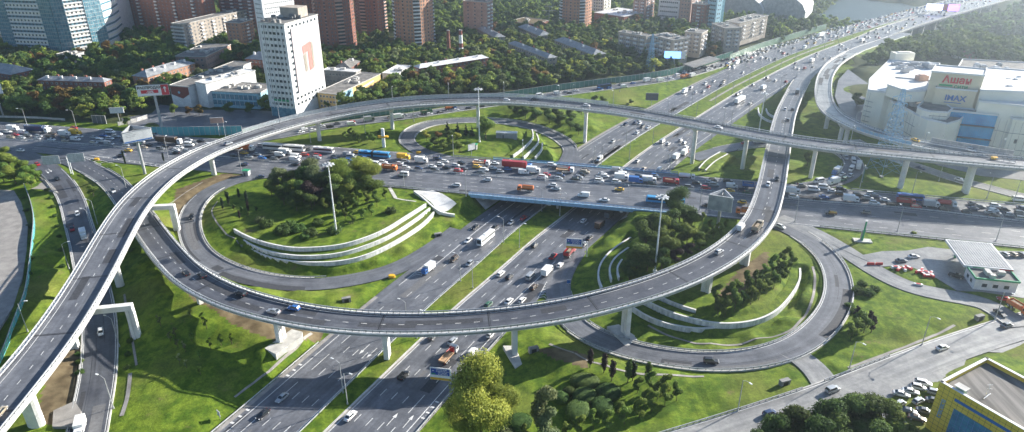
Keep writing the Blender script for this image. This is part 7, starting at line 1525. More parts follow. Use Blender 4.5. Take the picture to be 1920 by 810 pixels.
for x, y in ((302, 612), (330, 632), (334, 652), (348, 660), (380, 605), (388, 616), (375, 672), (435, 645), (395, 655), (350, 690), (376, 702), (337, 682), (358, 597), (415, 648), (320, 640), (360, 640)): tree('sparse', 'leaf_pale' if x < 355 else 'leaf_mid', x, y, rnd.uniform(3.5, 5.5), 'on the shaded lower left lawn', 5)
tree('round', 'leaf_mid', 911, 262, 15, 'on the lawn inside the small far loop', 7, 1.05)
for x, y, h, m in ((800, 264, 6, 'leaf_yellow'), (815, 276, 6, 'leaf_dark'), (832, 282, 6.5, 'leaf_mid'), (846, 272, 6.5, 'leaf_yellow'), (862, 284, 6, 'leaf_mid'), (822, 264, 6, 'leaf_orange'), (805, 282, 5, 'leaf_dark'), (840, 262, 6, 'leaf_dark'), (858, 266, 6, 'leaf_yellow')): tree('round', m, x, y, h, 'in the thicket inside the small far loop', 7, 1.2)
for x, y, h in ((839, 250, 8), (858, 251, 7.5), (874, 253, 7), (885, 256, 7)): tree('cone', 'leaf_fir', x, y, h, 'in the row inside the small far loop')
for x, y, h in ((648, 264, 6.5), (666, 261, 6), (690, 264, 6.5), (672, 268, 6), (702, 268, 6), (712, 258, 6), (657, 256, 6)): tree('young', 'leaf_mid', x, y, h, 'on the verge below the long flyover', 7, 1.2)
for x, y in ((233, 300), (236, 310), (308, 305)): tree('column', 'leaf_fir', x, y, 6, 'on the verge left of the flyover', 7, .7)
for x, y, h in ((985, 222, 9), (1005, 228, 9), (1030, 232, 9), (1050, 238, 9), (1070, 244, 8), (1085, 252, 7), (970, 215, 8), (1115, 198, 7), (1090, 215, 7), (1130, 196, 6), (1020, 215, 9), (1045, 222, 9), (1070, 228, 8), (960, 208, 8), (1000, 208, 8), (1183, 196, 4)): tree('round', 'leaf_dark', x, y, h, 'in the dark belt under the flyover', 4, 1.3)
for x, y, h in ((1605, 205, 11), (1735, 262, 10), (1757, 266, 11), (1778, 268, 9), (1793, 272, 8), (1640, 215, 3)): tree('round', 'leaf_mid' if x == 1605 else 'leaf_dark', x, y, h, 'in front of the shopping centre', 7, 1.2)
for x, y, h, m in ((328, 214, 7, 'leaf_mid'), (356, 216, 6, 'leaf_orange'), (374, 217, 7, 'leaf_orange'), (430, 214, 8, 'leaf_dark'), (470, 214, 8, 'leaf_dark'), (618, 205, 8, 'leaf_mid'), (690, 190, 9, 'leaf_mid'), (240, 236, 6, 'leaf_mid')): tree('round', m, x, y, h, 'in front of the low hall and mural building', 7, 1.2)
tree('shrub', 'leaf_mid', 1713, 438, 1.4, 'on the guard rail above the petrol station lawn'); tree('shrub', 'leaf_dark', 1500, 345, 1.6, 'below the crossing of viaduct and flyover'); tree('round', 'leaf_dark', 1513, 312, 8, 'below the crossing of viaduct and flyover', 7)
n_near = len(TREES)
# woods: keep clear of houses and roads
def clear_of(x, y, foot=True):
    if foot:
        for P in FOOT:
            ins = False; n = len(P)
            for i in range(n):
                (x0, y0), (x1, y1) = P[i][:2], P[(i + 1) % n][:2]
                if (y0 > y) != (y1 > y) and x < (x1 - x0) * (y - y0) / (y1 - y0) + x0: ins = not ins
            if ins: return False
    if hw_dist(x, y) < 9: return False
    for p, m in ((J, 15), (D, 12), (B, 12), (N, 8), (A, 10), (AV, 33)):
        if p.near(x, y)[2] < m: return False
    return True
def inpoly(P, x, y):
    ins = False; n = len(P)
    for i in range(n):
        (x0, y0), (x1, y1) = P[i], P[(i + 1) % n]
        if (y0 > y) != (y1 > y) and x < (x1 - x0) * (y - y0) / (y1 - y0) + x0: ins = not ins
    return ins
lots = [px_poly(L, 7) for L in ([(285, 212), (300, 190), (370, 200), (500, 208), (560, 212), (600, 196), (640, 196), (640, 205), (560, 224), (480, 236), (430, 252), (300, 256), (240, 240), (226, 222)], [(380, 118), (478, 125), (490, 150), (470, 165), (370, 150)], [(1270, 122), (1290, 100), (1345, 95), (1360, 112), (1300, 132)], [(580, 170), (620, 190), (720, 165), (730, 150), (610, 140)], [(1580, 120), (1680, 185), (1630, 230), (1560, 200), (1565, 150)])]
cells = {}
def wood(poly, z, where, spacing, hr, mix, grp_key):
    P = px_poly(poly, z); xs, ys = [p[0] for p in P], [p[1] for p in P]; x0, x1, y0, y1 = min(xs), max(xs), min(ys), max(ys); y = y0
    while y < y1:
        x = x0 + rnd.uniform(0, spacing)
        while x < x1:
            a, b = x + rnd.uniform(-.35, .35) * spacing, y + rnd.uniform(-.35, .35) * spacing; x += spacing
            if not inpoly(P, a, b) or any(inpoly(L, a, b) for L in lots) or not clear_of(a, b): continue
            px_, py_ = pix((a, b, 10))
            if not (-60 < px_ < 1990 and py_ > -70): continue
            h = rnd.uniform(*hr); TREES.append(dict(shape=rnd.choices(['round', 'round', 'column', 'cone'], [90, 0, 6, 4])[0], mt=rnd.choices(list(mix), list(mix.values()))[0], g=Vector((a, b, gz(a, b))), h=h, where=where, wide=rnd.uniform(1.0, 1.3), px=px_, wood=grp_key, near=False))
        y += spacing * .86
mixA = {'leaf_dark': 46, 'leaf_mid': 34, 'leaf_yellow': 13, 'leaf_pale': 10, 'leaf_orange': 9}; mixB = {'leaf_dark': 50, 'leaf_mid': 38, 'leaf_yellow': 11, 'leaf_pale': 10, 'leaf_orange': 4}
wood([(-140, 60), (300, 70), (760, 90), (800, 160), (700, 205), (560, 215), (290, 228), (170, 222), (-60, 222), (-200, 225)], 7, 'in the woods below the tower blocks, upper left', 8.6, (9, 14), mixA, 'west')
wood([(760, 70), (1210, 60), (1440, 85), (1340, 118), (1200, 148), (1137, 158), (1000, 172), (850, 192), (740, 206), (700, 190)], 7, 'in the belt behind the noise screen, upper centre', 8.4, (9, 14), mixB, 'centre')
wood([(1610, 135), (1655, 92), (1800, 62), (1990, 60), (2080, 160), (1990, 125), (1800, 108), (1660, 112)], 5, 'in the woods behind the shopping centre', 9.0, (11, 16), {'leaf_dark': 60, 'leaf_mid': 40}, 'east')
wood([(-500, 66), (300, 78), (760, 98), (1210, 68), (1450, 86), (1640, 25), (1530, 8), (1400, -30), (900, -90), (300, -90), (-500, -90)], 5, 'in the far woods among the blocks', 11.5, (10, 15), mixB, 'far')
wood([(1700, 60), (1760, 48), (1850, 30), (1990, 14), (2150, 30), (2150, 90), (1980, 62)], -8, 'in the hazy woods by the river bridge', 11, (14, 19), {'leaf_dark': 60, 'leaf_mid': 40}, 'river')
wood([(1480, 40), (1530, 16), (1640, -60), (1500, -60), (1380, -10)], 0, 'in the hazy riverside trees beyond the hangars', 12, (10, 15), mixB, 'farriver')
WT_ = [t for t in TREES if 'wood' in t]; WT_.sort(key=lambda t: t['g'].y if t['wood'] != 'river' else t['g'].y + 100)
keep = set(id(t) for t in WT_[:max(0, 292 - n_near)]) if False else set(id(t) for t in WT_[:292])
bulk = {}
groups = {}
KIND = {'round': 'broadleaf tree', 'column': 'slim upright tree', 'cone': 'conifer', 'young': 'young tree', 'sparse': 'thin sapling', 'shrub': 'bush'}
for t in TREES:
    if 'wood' in t: continue
    groups.setdefault((t['where'], t['mt'], t['shape']), []).append(t)
for (wh, mt, sh), L in groups.items():
    L.sort(key=lambda t: t['px'])
    for i, t in enumerate(L):
        base = f"{LN[mt]} {KIND[sh]}"
        t['label'] = f"{base} {wh}" if len(L) == 1 else (f"leftmost {base} {wh}" if i == 0 else (f"rightmost {base} {wh}" if i == len(L) - 1 else f"{base} {wh}, {cnt(i)} from left"))
TN = {'round': 'broadleaf_tree', 'column': 'slim_tree', 'cone': 'conifer_tree', 'young': 'young_tree', 'sparse': 'sapling', 'shrub': 'bush'}
arr = {}
for t in TREES:
    var = rnd.randrange(4 if t['shape'] == 'round' else 3); s = t['h'] / 10; sw = s * t['wide']
    if 'wood' in t and id(t) not in keep:
        low = t['g'].y > 620; key = (t['shape'], low, var)
        if key not in arr: arr[key] = crown_arrays(var * 11 + 3, {'round': 3.9, 'column': 1.4, 'cone': 2.4}[t['shape']], 8.2, 1.6, {'round': 'round'}.get(t['shape'], t['shape']), 9 if low else 13, 170 if low else 420, .85 if low else .6, 1)
        bulk.setdefault((t['wood'], t['mt']), []).append((t, key, sw, s)); continue
    near = 'wood' not in t; cm, tk = tree_proto((t['shape'], t['mt'], ('big' if t['h'] > 15.5 else 'near') if near else 'far', var)); rz = rnd.uniform(0, 6.28)
    if t['shape'] == 'shrub': tag(inst('bush', cm, None, t['g'], rz, (s * t['wide'], s * t['wide'], s)), t['label'], 'bush', 'bushes ' + t['where']); continue
    e = empty(TN[t['shape']], t['g'], rz); e.scale = (sw, sw, s)
    lab = t.get('label') or f"{LN[t['mt']]} {KIND[t['shape']]} {t['where']}"
    tag(e, lab, 'tree', f"{LN[t['mt']] if 'wood' in t else ''} trees {t['where']}".strip()); inst('crown', cm, e); inst('trunk', tk, e)
for (wd, mt), L in bulk.items():
    Vs, Ts, Qs, n = [], [], [], 0
    for t, key, sw, s in L:
        v, tr, q = arr[key]; a = rnd.uniform(0, 6.28); c_, s_ = math.cos(a), math.sin(a); x = v[:, 0] * c_ - v[:, 1] * s_; y = v[:, 0] * s_ + v[:, 1] * c_
        Vs.append(np.stack([x * sw + t['g'].x, y * sw + t['g'].y, v[:, 2] * s + t['g'].z], 1)); Ts.append(tr + n); Qs.append(q + n); n += len(v)
    me = np_mesh('woodland', np.concatenate(Vs), np.concatenate(Ts), np.concatenate(Qs), M[mt])
    tag(inst('woodland', me), f"{LN[mt]} crowns of the wood {L[0][0]['where'].replace('in the ', 'in ')}"[:110], 'wood', kind='stuff')
# clipped bushes on the bottom lawn
for i, (px_, py_, rx, ry, lb) in enumerate(((1096, 713, 4.6, 3.4, 'uppermost of the clipped oval bushes'), (1066, 733, 1.9, 1.6, 'smallest of the clipped oval bushes'), (1096, 741, 3.9, 3.4, 'clipped oval bush in the middle of the group'), (1141, 733, 3.5, 3.9, 'rightmost of the clipped oval bushes'), (1083, 768, 4.4, 3.4, 'clipped oval bush nearest the grey-green trees, lower left of group'), (1129, 760, 3.9, 3.2, 'clipped oval bush at the lower right of group'), (1051, 744, 2.6, 2.4, 'leftmost of the clipped oval bushes'), (974, 790, 3.2, 3.6, 'lone clipped bush left of the grey-green trees'))):
    g = on(px_, py_ + 6, 4); r = np.random.RandomState(i); iv, it = ico(3); v = iv.copy(); v[:, 2] = np.sign(v[:, 2]) * np.abs(v[:, 2]) ** .6; v *= (1 + r.uniform(-.035, .035, len(v)))[:, None]; v = v * [rx, ry, 1.35] + [0, 0, .9]
    lq = 900; d = r.normal(size=(lq, 3)); d /= np.linalg.norm(d, axis=1)[:, None]; dd = d.copy(); dd[:, 2] = np.abs(dd[:, 2]) ** .6; c = dd * [rx, ry, 1.35] * 1.01 + [0, 0, .9]; nn = d + r.normal(size=(lq, 3)) * .5; ax = np.cross(nn, r.normal(size=(lq, 3))); ax /= np.linalg.norm(ax, axis=1)[:, None]; ay = np.cross(nn, ax); ay /= np.linalg.norm(ay, axis=1)[:, None]
    q = np.stack([c - ax * .14, c - ay * .12, c + ax * .14, c + ay * .12], 1).reshape(-1, 3); me = np_mesh('clipped_bush', np.concatenate([v, q]), it, np.arange(lq * 4).reshape(-1, 4) + len(v), M['leaf_dark'])
    tag(inst('clipped_bush', me, None, g, .3 * i), lb, 'bush', 'clipped oval bushes on the planted lawn')
print('trees', len(TREES), 'near', n_near, 'wood', len(WT_))
# ------------------------------------------------ terraces, fences, lamps, signs
def wall_px(name, label, L, h, th=.35, mat='concrete_white', group=None, cat='retaining wall', grade=None, up=0.0, base=None):
    pts = [on(x, y, 5) for x, y in L] if base is None else [at(x, y, base) for x, y in L]
    p = Path([Vector((q.x, q.y, q.z)) for q in pts], sm=4, step=1.5); mb = MB()
    sweep(mb, p, [(-th / 2, -1.6), (th / 2, -1.6), (th / 2, h), (-th / 2, h)], 0, None, 1.5); o = mb.build(name, M[mat]); return tag(o, label, cat, group)
TG = 'curved white retaining walls'
M['wall_stain'] = noise_mat('wall_stain', (.46, .47, .47), (.74, .74, .73), .9, .75, 7, .3, stretch=(1, 1, .18, 0))
for lab, p, h, sd in TERP:
    mb = MB(); sweep(mb, p, [(-.28, -h - 1.5), (.28, -h - 1.5), (.28, 0), (-.28, 0)], 0, None, 1.5); t = thing('retaining_wall', lab, 'retaining wall', group=TG); mb.build('wall_face', M['wall_stain'], t)
    mb = MB(); sweep(mb, p, [(-.36, 0.003), (.36, 0.003), (.36, .16), (-.36, .16)], 0, None, 1.5); mb.build('coping', M['concrete_white'], t)
    mb = MB(); sheet(mb, p, *((.2, 3.6) if sd > 0 else (-3.6, -.2)), -.08, 0, None, 1.5); struct('terrace_lawn', mb, M['grass'])
wall_px('wing_wall', 'white wing wall stepping down to the motorway at the bridge, left side', [(777, 362), (793, 374), (813, 392), (828, 402), (853, 406)], 1.2, .9, cat='wing wall')
# paved triangle beside the bridge
mb = MB(); NL = 14; la, lb, ra, rb = on(776, 358, 7), on(826, 401, 2), on(812, 358, 7), on(856, 384, 3); grid_ = []
for i in range(NL + 1):
    l_, r_ = la.lerp(lb, i / NL), ra.lerp(rb, i / NL)
    grid_.append([(lambda v: (v.x, v.y, gz(v.x, v.y) + .3))(l_.lerp(r_, j / 8)) for j in range(9)])
for i in range(NL):
    for j in range(8): mb.face([grid_[i][j], grid_[i + 1][j], grid_[i + 1][j + 1], grid_[i][j + 1]])
struct('paved_slope', mb, M['concrete_white'])
# drainage channels as pale lines along the slopes
def strip_px(name, L, wd, mat, z=4, dz=.12):
    p = Path([on(x, y, z) for x, y in L], sm=3, step=1.5); mb = MB(); vs = []
    for q in p.qs(0, None, 1.5):
        for o in (-wd / 2, wd / 2): c = p.at(q, o * .75); vs.append((c.x, c.y, gz(c.x, c.y) + dz))
    mb.raw(vs, [(2 * i, 2 * i + 1, 2 * i + 3, 2 * i + 2) for i in range(len(vs) // 2 - 1)]); struct(name, mb, M[mat])
for L, wd in (([(585, 625), (540, 665), (500, 700), (470, 722), (440, 745)], 1.0), ([(1440, 634), (1480, 622), (1505, 598), (1522, 565), (1528, 530), (1524, 500)], 1.2), ([(1440, 634), (1390, 646), (1320, 645), (1260, 632), (1215, 610)], 1.2), ([(1290, 806), (1380, 774), (1440, 750)], 1.6), ([(1590, 690), (1640, 672), (1700, 650), (1745, 632), (1790, 610)], 1.2), ([(1030, 645), (1100, 675), (1190, 700), (1320, 706)], 1.3), ([(233, 552), (240, 590), (256, 685)], 1.0), ([(228, 780), (240, 740), (244, 700)], 1.6), ([(455, 462), (425, 440), (405, 415), (397, 395), (408, 378)], .8), ([(318, 382), (350, 360), (380, 342)], .7)): strip_px('drain_channel', L, wd, 'paving')
strip_px('footpath', [(742, 372), (780, 378)], 1.4, 'concrete', 7); strip_px('footpath', [(730, 352), (742, 372)], 2.2, 'concrete', 7)
# noise screens
def screen(label, path, off, a, b, h, mat, post=4.0, name='noise_screen', grp='noise screens', base=0.0):
    t = thing(name, label, 'noise screen', group=grp); mb = MB(); sweep(mb, path, [(-.06, base - .5), (.06, base - .5), (.06, base + h), (-.06, base + h)], a, b, 4, off); mb.build('panels', M[mat], t)
    mb = MB()
    for q in path.qs(a, b, post): p = path.at(q, W(off, q)); mb.box((p.x, p.y, p.z + base + h / 2), (.22, .3, h + .3), path.ang(q))
    sweep(mb, path, [(-.12, base + h - .05), (.12, base + h - .05), (.12, base + h + .12), (-.12, base + h + .12)], a, b, 4, off); tag(mb.build('posts', M['pole_grey'], t), kind='stuff')
screen('long dark green noise screen behind the queueing slip road', J, -9.2, J.near(*at(500, 258, 7).xy)[0], J.L - 60, 4.6, 'green_panel')
hs = HW.near(*at(1385, 118, 0).xy)[0]; screen('pale green noise screen beside the far motorway, upper right', HW, lambda q: -(MH(q) + LW + 9.5), hs, hb - 20, 5.5, 'green_glass', 6)
t1 = Path([at(287, 254, 7), at(340, 254, 7), at(400, 253, 7), at(455, 252, 7)]); screen('turquoise hoarding along the avenue left of the flyover', t1, 0, 0, None, 5.2, 'cyan', 3)
t1 = Path([at(222, 236, 7), at(250, 230, 7), at(277, 222, 7)]); screen('pale low wall beside the parking street at the left', t1, 0, 0, None, 2.4, 'concrete', 4, 'boundary_wall', 'boundary walls')
t1 = Path([at(-60, 219, 7), at(60, 222, 7), at(122, 226, 7)]); screen('long low concrete barrier below the trees, far left', t1, 0, 0, None, 1.2, 'concrete', 6, 'boundary_wall', 'boundary walls')
t1 = Path([at(175, 231, 7), at(200, 232, 7)]); screen('dark see-through panel fence beside the left lamp, behind the avenue', t1, 0, 0, None, 5, 'dark_steel', 3)
t1 = Path([on(x, y, 6) for x, y in ((47, 352), (58, 380), (65, 415), (62, 460), (55, 520), (48, 560), (32, 600), (18, 640), (6, 672), (-10, 700))], sm=4); screen('green mesh fence winding between the car park and the lawn, left edge', t1, 0, 0, None, 2.2, 'cyan', 3, 'mesh_fence', 'mesh fences')
screen('grey screen panels along the far edge of the joining viaduct', D, -HD + .4, D.near(*at(1735, 273, 22).xy)[0], D.near(*at(1900, 300, 23).xy)[0], 2.6, 'roof_grey', 3, base=.5)
screen('blue grey screen on the near edge of the joining viaduct', D, HD - .4, D.near(*at(1620, 243, 18).xy)[0], D.near(*at(1725, 271, 21).xy)[0], 1.6, 'pale_blue_steel', 3, base=.5)
# lamps
_lm = {}
def lamp_mesh(h, arm, two=False):
    k = (h, arm, two)
    if k in _lm: return _lm[k]
    a = MB(); a.tube((0, 0, -.4), (0, 0, h * .55), .17, .13, 8); a.tube((0, 0, h * .55), (0, 0, h), .13, .09, 8); a.cyl((0, 0, 0), .3, .26, -.4, .8, 8)
    hd, ar = MB(), MB()
    for s in ((-1, 1) if two else (1,)):
        ar.tube((0, 0, h - .1), (s * arm * .5, 0, h + .6), .07, .06, 5); ar.tube((s * arm * .5, 0, h + .6), (s * arm, 0, h + .75), .06, .05, 5); hd.box((s * (arm + .35), 0, h + .76), (1.0, .38, .2)); hd.box((s * (arm + .35), 0, h + .64), (.7, .28, .08))
    _lm[k] = (a.mesh('post', M['pole_grey']), ar.mesh('arm', M['pole_grey']), hd.mesh('lamp_head', M['lamp_white'])); return _lm[k]
LAMPS = []
def lamp(pos, rz, where, h=11, arm=2.2, two=False): LAMPS.append((Vector(pos), rz, where, h, arm, two))
def lamp_px(px, py, z, rz, where, **k): g = on(px, py, z); lamp(g, rz, where, **k)
for x, y, z, r_, wh in ((52, 238, 7, 200, 'beyond the avenue, far left'), (144, 241, 7, 200, 'beyond the avenue, far left'), (237, 354, 7, 160, 'between the two left slip roads'), (316, 296, 7, 90, 'beside the avenue left of the flyover'), (174, 438, 5.5, 170, 'between the two left slip roads'), (183, 420, 6, 170, 'between the two left slip roads'),
                       (52, 622, 5, 10, 'on the lawn at the left edge'), (130, 505, 4, 20, 'on the lawn at the left edge'), (224, 650, 2.5, 160, 'beside the descending slip road, lower left'), (213, 766, 2, 160, 'beside the descending slip road, lower left'), (453, 322, 7, 60, 'at the start of the left loop road'), (583, 268, 7, 60, 'on the verge below the long flyover'),
                       (1591, 697, 6, -60, 'on the lawn beside the frontage road'), (1728, 648, 6.2, -60, 'on the lawn beside the frontage road'), (1865, 600, 6.8, -60, 'on the lawn beside the frontage road'), (1383, 772, 5.5, -60, 'on the lawn beside the frontage road'), (1490, 417, 7, 90, 'on the near edge of the avenue, right part'), (1682, 435, 7, 90, 'on the near edge of the avenue, right part'), (1867, 453, 7, 90, 'on the near edge of the avenue, right part'),
                       (758, 351, 7, 90, 'on the near edge of the avenue, centre part'), (874, 368, 7, 90, 'on the near edge of the avenue, centre part'), (1022, 380, 7, 90, 'on the near edge of the avenue, centre part'), (1177, 393, 7, 90, 'on the near edge of the avenue, centre part'), (1311, 395, 7, 90, 'on the near edge of the avenue, centre part'),
                       (1113, 309, 7, -90, 'on the far edge of the avenue'), (1250, 325, 7, -90, 'on the far edge of the avenue'), (980, 298, 7, -90, 'on the far edge of the avenue'), (850, 290, 7, -90, 'on the far edge of the avenue'), (1710, 362, 7, -90, 'on the far edge of the avenue'), (1900, 380, 7, -90, 'on the far edge of the avenue'), (1570, 345, 7, -90, 'on the far edge of the avenue'),
                       (776, 228, 6, -80, 'beside the queueing slip road'), (685, 250, 6, -80, 'beside the queueing slip road'), (1162, 172, 2.5, -80, 'beside the queueing slip road'), (1073, 188, 3.5, -80, 'beside the queueing slip road'), (1250, 160, 1.5, -80, 'beside the queueing slip road'), (1760, 340, 7, 90, 'on the lawn beyond the right avenue'), (1850, 372, 7, 90, 'on the lawn beyond the right avenue')): lamp_px(x, y, z, R(r_), wh)
for q in HW.qs(40, 330, 36): p = HW.at(q, -(MH(q) - 1.2)); lamp(p, HW.ang(q) + math.pi / 2, 'on the motorway green strip, left edge', h=11.5)
for q in HW.qs(70, 330, 38): p = HW.at(q, MH(q) - 1.2); lamp(p, HW.ang(q) - math.pi / 2, 'on the motorway green strip, right edge', h=11.5)
for q in HW.qs(400, hb, 34): p = HW.at(q, -(MH(q) - 1.2)); lamp(p, HW.ang(q) + math.pi / 2, 'on the far motorway green strip, left edge', h=11.5); p = HW.at(q + 15, MH(q) - 1.2); lamp(p, HW.ang(q) - math.pi / 2, 'on the far motorway green strip, right edge', h=11.5); p = HW.at(q + 8, MH(q) + RW + 1); lamp(p, HW.ang(q) + math.pi / 2, 'on the right edge of the far motorway', h=11.5)
for q in A.qs(qn0 - 10, A.L - 40, 33): p = A.at(q, -HA + .5); lamp((p.x, p.y, p.z + .3), A.ang(q) - math.pi / 2, 'on the far parapet of the high flyover', h=9)
for x, y in ((1552, 180), (1600, 246), (1662, 268)): 
    g = at(x, y, 17); q = D.near(g.x, g.y)[0]; p = D.at(q, HD - .5); lamp((p.x, p.y, p.z + .3), D.ang(q) + math.pi / 2, 'on the parapet of the pale slip viaduct', h=9)
LAMPS = [l for l in LAMPS if -10 < pix(l[0])[0] < 1930 and pix(l[0] + Vector((0, 0, 10)))[1] > -5]; gl_ = {}
for l in LAMPS: gl_.setdefault(l[2], []).append(l)
for wh, L in gl_.items():
    L.sort(key=lambda l: pix(l[0])[0])
    for i, (p, rz, _, h, arm, two) in enumerate(L):
        lab = f"grey street lamp {wh}" + ('' if len(L) == 1 else f", {cnt(i)} from left"); t = thing('street_lamp', lab, 'street lamp', p, rz, 'street lamps ' + wh); ms = lamp_mesh(h, arm, two)
        for n, m in zip(('post', 'arm', 'lamp_head'), ms): inst(n, m, t)
def mast(label, px, py, z, h):
    g = on(px, py, z); t = thing('floodlight_mast', label, 'floodlight mast', g, 0, 'tall floodlight masts'); mb = MB(); mb.tube((0, 0, -.6), (0, 0, h), .42, .18, 10); mb.cyl((0, 0, 0), .8, .8, -.6, .35, 10); mb.build('mast', M['lamp_white'], t)
    mb = MB(); mb.cyl((0, 0, 0), 1.7, 1.7, h - .5, h - .3, 14); mb.cyl((0, 0, 0), .5, .5, h - .7, h + .5, 8); mb.build('crown_ring', M['pole_grey'], t)
    for i in range(8): a = i * math.pi / 4; mb = MB(); mb.box((math.cos(a) * 2.0, math.sin(a) * 2.0, h - .55), (.9, .6, .35), a); mb.build('floodlight', M['lamp_white'], t)
mast('very tall white floodlight mast on the left loop mound', 631, 438, 7, 31.5); mast('very tall white floodlight mast in front of the right loop grove', 1228, 508, 7, 31.5); mast('very tall white floodlight mast on the small far loop lawn', 899, 266, 7, 31); mast('tall floodlight mast left of the rising viaduct', 1423, 246, 2, 24)
# billboards
def cuboid_board(label, px, py, zb, h, faces, w_=11, hh=4.2, rot=0.0, art=None, leg=1.0, back='roof_grey'):
    """triangular prism billboard on one thick leg; art(t, p, d, n, z) decorates the faces"""
    g = on(px, py, zb); t = thing('billboard', label, 'billboard', (0, 0, 0), 0, 'big billboards on single legs'); mb = MB(); mb.cyl((g.x, g.y, 0), .55 * leg, .5 * leg, g.z - 1, g.z + h, 12); mb.build('leg', M['pole_grey'], t)
    tri = [(g.x + w_ * .58 * math.cos(rot + a), g.y + w_ * .58 * math.sin(rot + a)) for a in (R(90), R(210), R(330))]; z0, z1 = g.z + h, g.z + h + hh
    for i in range(3):
        p, q = Vector(tri[i]), Vector(tri[(i + 1) % 3]); d = (q - p).normalized(); m = (p + q) / 2; a = math.atan2(d.y, d.x); mb = MB(); mb.box((m.x, m.y, (z0 + z1) / 2), ((q - p).length, .35, hh), a); mb.build('board', M[faces[i]], t)
        n = Vector((d.y, -d.x)); mb = MB()
        for zz in (z0, z1): mb.box((m.x + n.x * .05, m.y + n.y * .05, zz), ((q - p).length + .3, .5, .22), a)
        mb.build('board_frame', M['pole_grey'], t)
        if art: art(t, i, p, q, d, n, z0, z1)
    mb = MB()
    for i in range(3): mb.tube((*tri[i], z1 - .3), (g.x, g.y, z1 - .6), .12); mb.tube((*tri[i], z0 + .3), (g.x, g.y, z0 + .2), .12)
    mb.build('truss', M['dark_steel'], t); return t
def art_grey(t, i, p, q, d, n, z0, z1):
    if i == 1:
        quad_on(p, d, n, .2, (q - p).length - .2, z0 + .1, z0 + .7, .22, 'stripe', 'letter_blue', t, .05)
        mb = MB()
        for k, ln in enumerate((3.4, 4.6, 4.0)): m = p + d * (1.4 + ln / 2) + n * .22; mb.box((m.x, m.y, z1 - 1 - k * .75), (ln, .05, .2), math.atan2(d.y, d.x))
        mb.build('text_lines', M['pole_grey'], t)
cuboid_board('white three sided billboard on a thick leg behind the flyover, left', 272, 326, 7, 18.5, ['roof_grey', 'slat_white', 'roof_white'], 13, 5.4, R(40), art_grey, 1.3)
cuboid_board('grey three sided billboard seen from behind at the right loop grove', 1345, 428, 7, 9.5, ['slat_white', 'roof_grey', 'slat_white'], 9.5, 6.5, R(-24), None, 1.3)
def flat_board(label, px, py, z, h, w_, hh, ang, mat, name='billboard', thick=.5, leg=.5, deco=None, grp='big billboards on single legs', cat='billboard', emis=False):
    g = on(px, py, z); d = Vector((math.cos(ang), math.sin(ang))); n = Vector((d.y, -d.x)); t = thing(name, label, cat, (0, 0, 0), 0, grp); mb = MB(); mb.cyl((g.x, g.y, 0), leg, leg * .85, g.z - 1, g.z + h + hh * .5, 10); mb.build('leg', M['pole_grey'], t)
    c = g.xy + n * (leg + thick / 2); mb = MB(); mb.box((c.x, c.y, g.z + h + hh / 2), (w_, thick, hh), ang); mb.build('board', M[mat], t); p = c - d * (w_ / 2) + n * (thick / 2)
    mb = MB(); m = c
    for zz in (g.z + h, g.z + h + hh): mb.box((m.x, m.y, zz), (w_ + .3, thick + .2, .2), ang)
    mb.build('board_frame', M['pole_grey'], t)
    if deco: deco(t, p, d, n, g.z + h, w_, hh)
    return t
def deco_sale(t, p, d, n, z, w_, hh):
    quad_on(p, d, n, w_ * .76, w_ - .05, z + .1, z + hh - .1, .05, 'red_panel', 'letter_red', t, .08); lettering('РАСПРОДАЖА', p + d * .4 + n * .06, d, z + hh * .66, 2.0, 'black', t, .04, .08)
    quad_on(p, d, n, w_ * .12, w_ * .66, z + hh * .24, z + hh * .55, .05, 'red_strip', 'letter_red', t, .08); lettering('-50%', p + d * (w_ * .28) + n * .14, d, z + hh * .26, 2.0, 'white', t, .04, .05)
    mb = MB(); c = p + d * (w_ * .88) + n * .12; mb.box((c.x, c.y, z + hh * .45), (.5, .06, 2.2), math.atan2(d.y, d.x)); mb.raw([(c.x - d.x * 1, c.y - d.y * 1, z + hh * .62), (c.x + d.x * 1, c.y + d.y * 1, z + hh * .62), (c.x, c.y, z + hh * .85)], [(0, 1, 2)]); mb.build('white_arrow', M['white'], t)
flat_board('red and white sale billboard on a tall pole above the parking street', 305, 246, 7, 22, 17, 6.2, R(14), 'white', deco=deco_sale, leg=.8)
def deco_led(t, p, d, n, z, w_, hh):
    quad_on(p, d, n, .3, w_ * .78, z + .3, z + hh - .3, .05, 'lit_panel', 'screen_blue', t, .06); quad_on(p, d, n, w_ * .8, w_ - .3, z + .3, z + hh - .3, .05, 'white_panel', 'white', t, .06)
def emit(name, c, s): m, n, l, p_ = new_mat(name); p_.inputs['Emission Color'].default_value = (*c, 1); p_.inputs['Emission Strength'].default_value = s; p_.inputs['Base Color'].default_value = (*c, 1); M[name] = m
emit('screen_blue', (.15, .35, .9), 1.6); emit('screen_purple', (.5, .15, .9), 1.6); emit('screen_lilac', (.6, .6, 1.0), 1.8)
flat_board('lit blue screen billboard behind the noise screen near the lattice pylon', 1262, 132, 6, 10, 17, 6, R(-8), 'white', deco=deco_led, leg=.7)
def deco_purple(t, p, d, n, z, w_, hh):
    quad_on(p, d, n, .3, w_ * .5, z + .4, z + hh - .4, .05, 'lit_panel', 'screen_lilac', t, .06); quad_on(p, d, n, w_ * .52, w_ * .64, z + .8, z + hh - .4, .07, 'lit_panel', 'red', t, .06); quad_on(p, d, n, w_ * .66, w_ - .3, z + .3, z + hh - .3, .05, 'lit_panel', 'screen_purple', t, .06)
flat_board('lit violet screen billboard above the far motorway, upper right', 1757, 52, -2, 20, 36, 8, R(-12), 'letter_blue', deco=deco_purple, leg=1.2, grp='lit screen billboards')
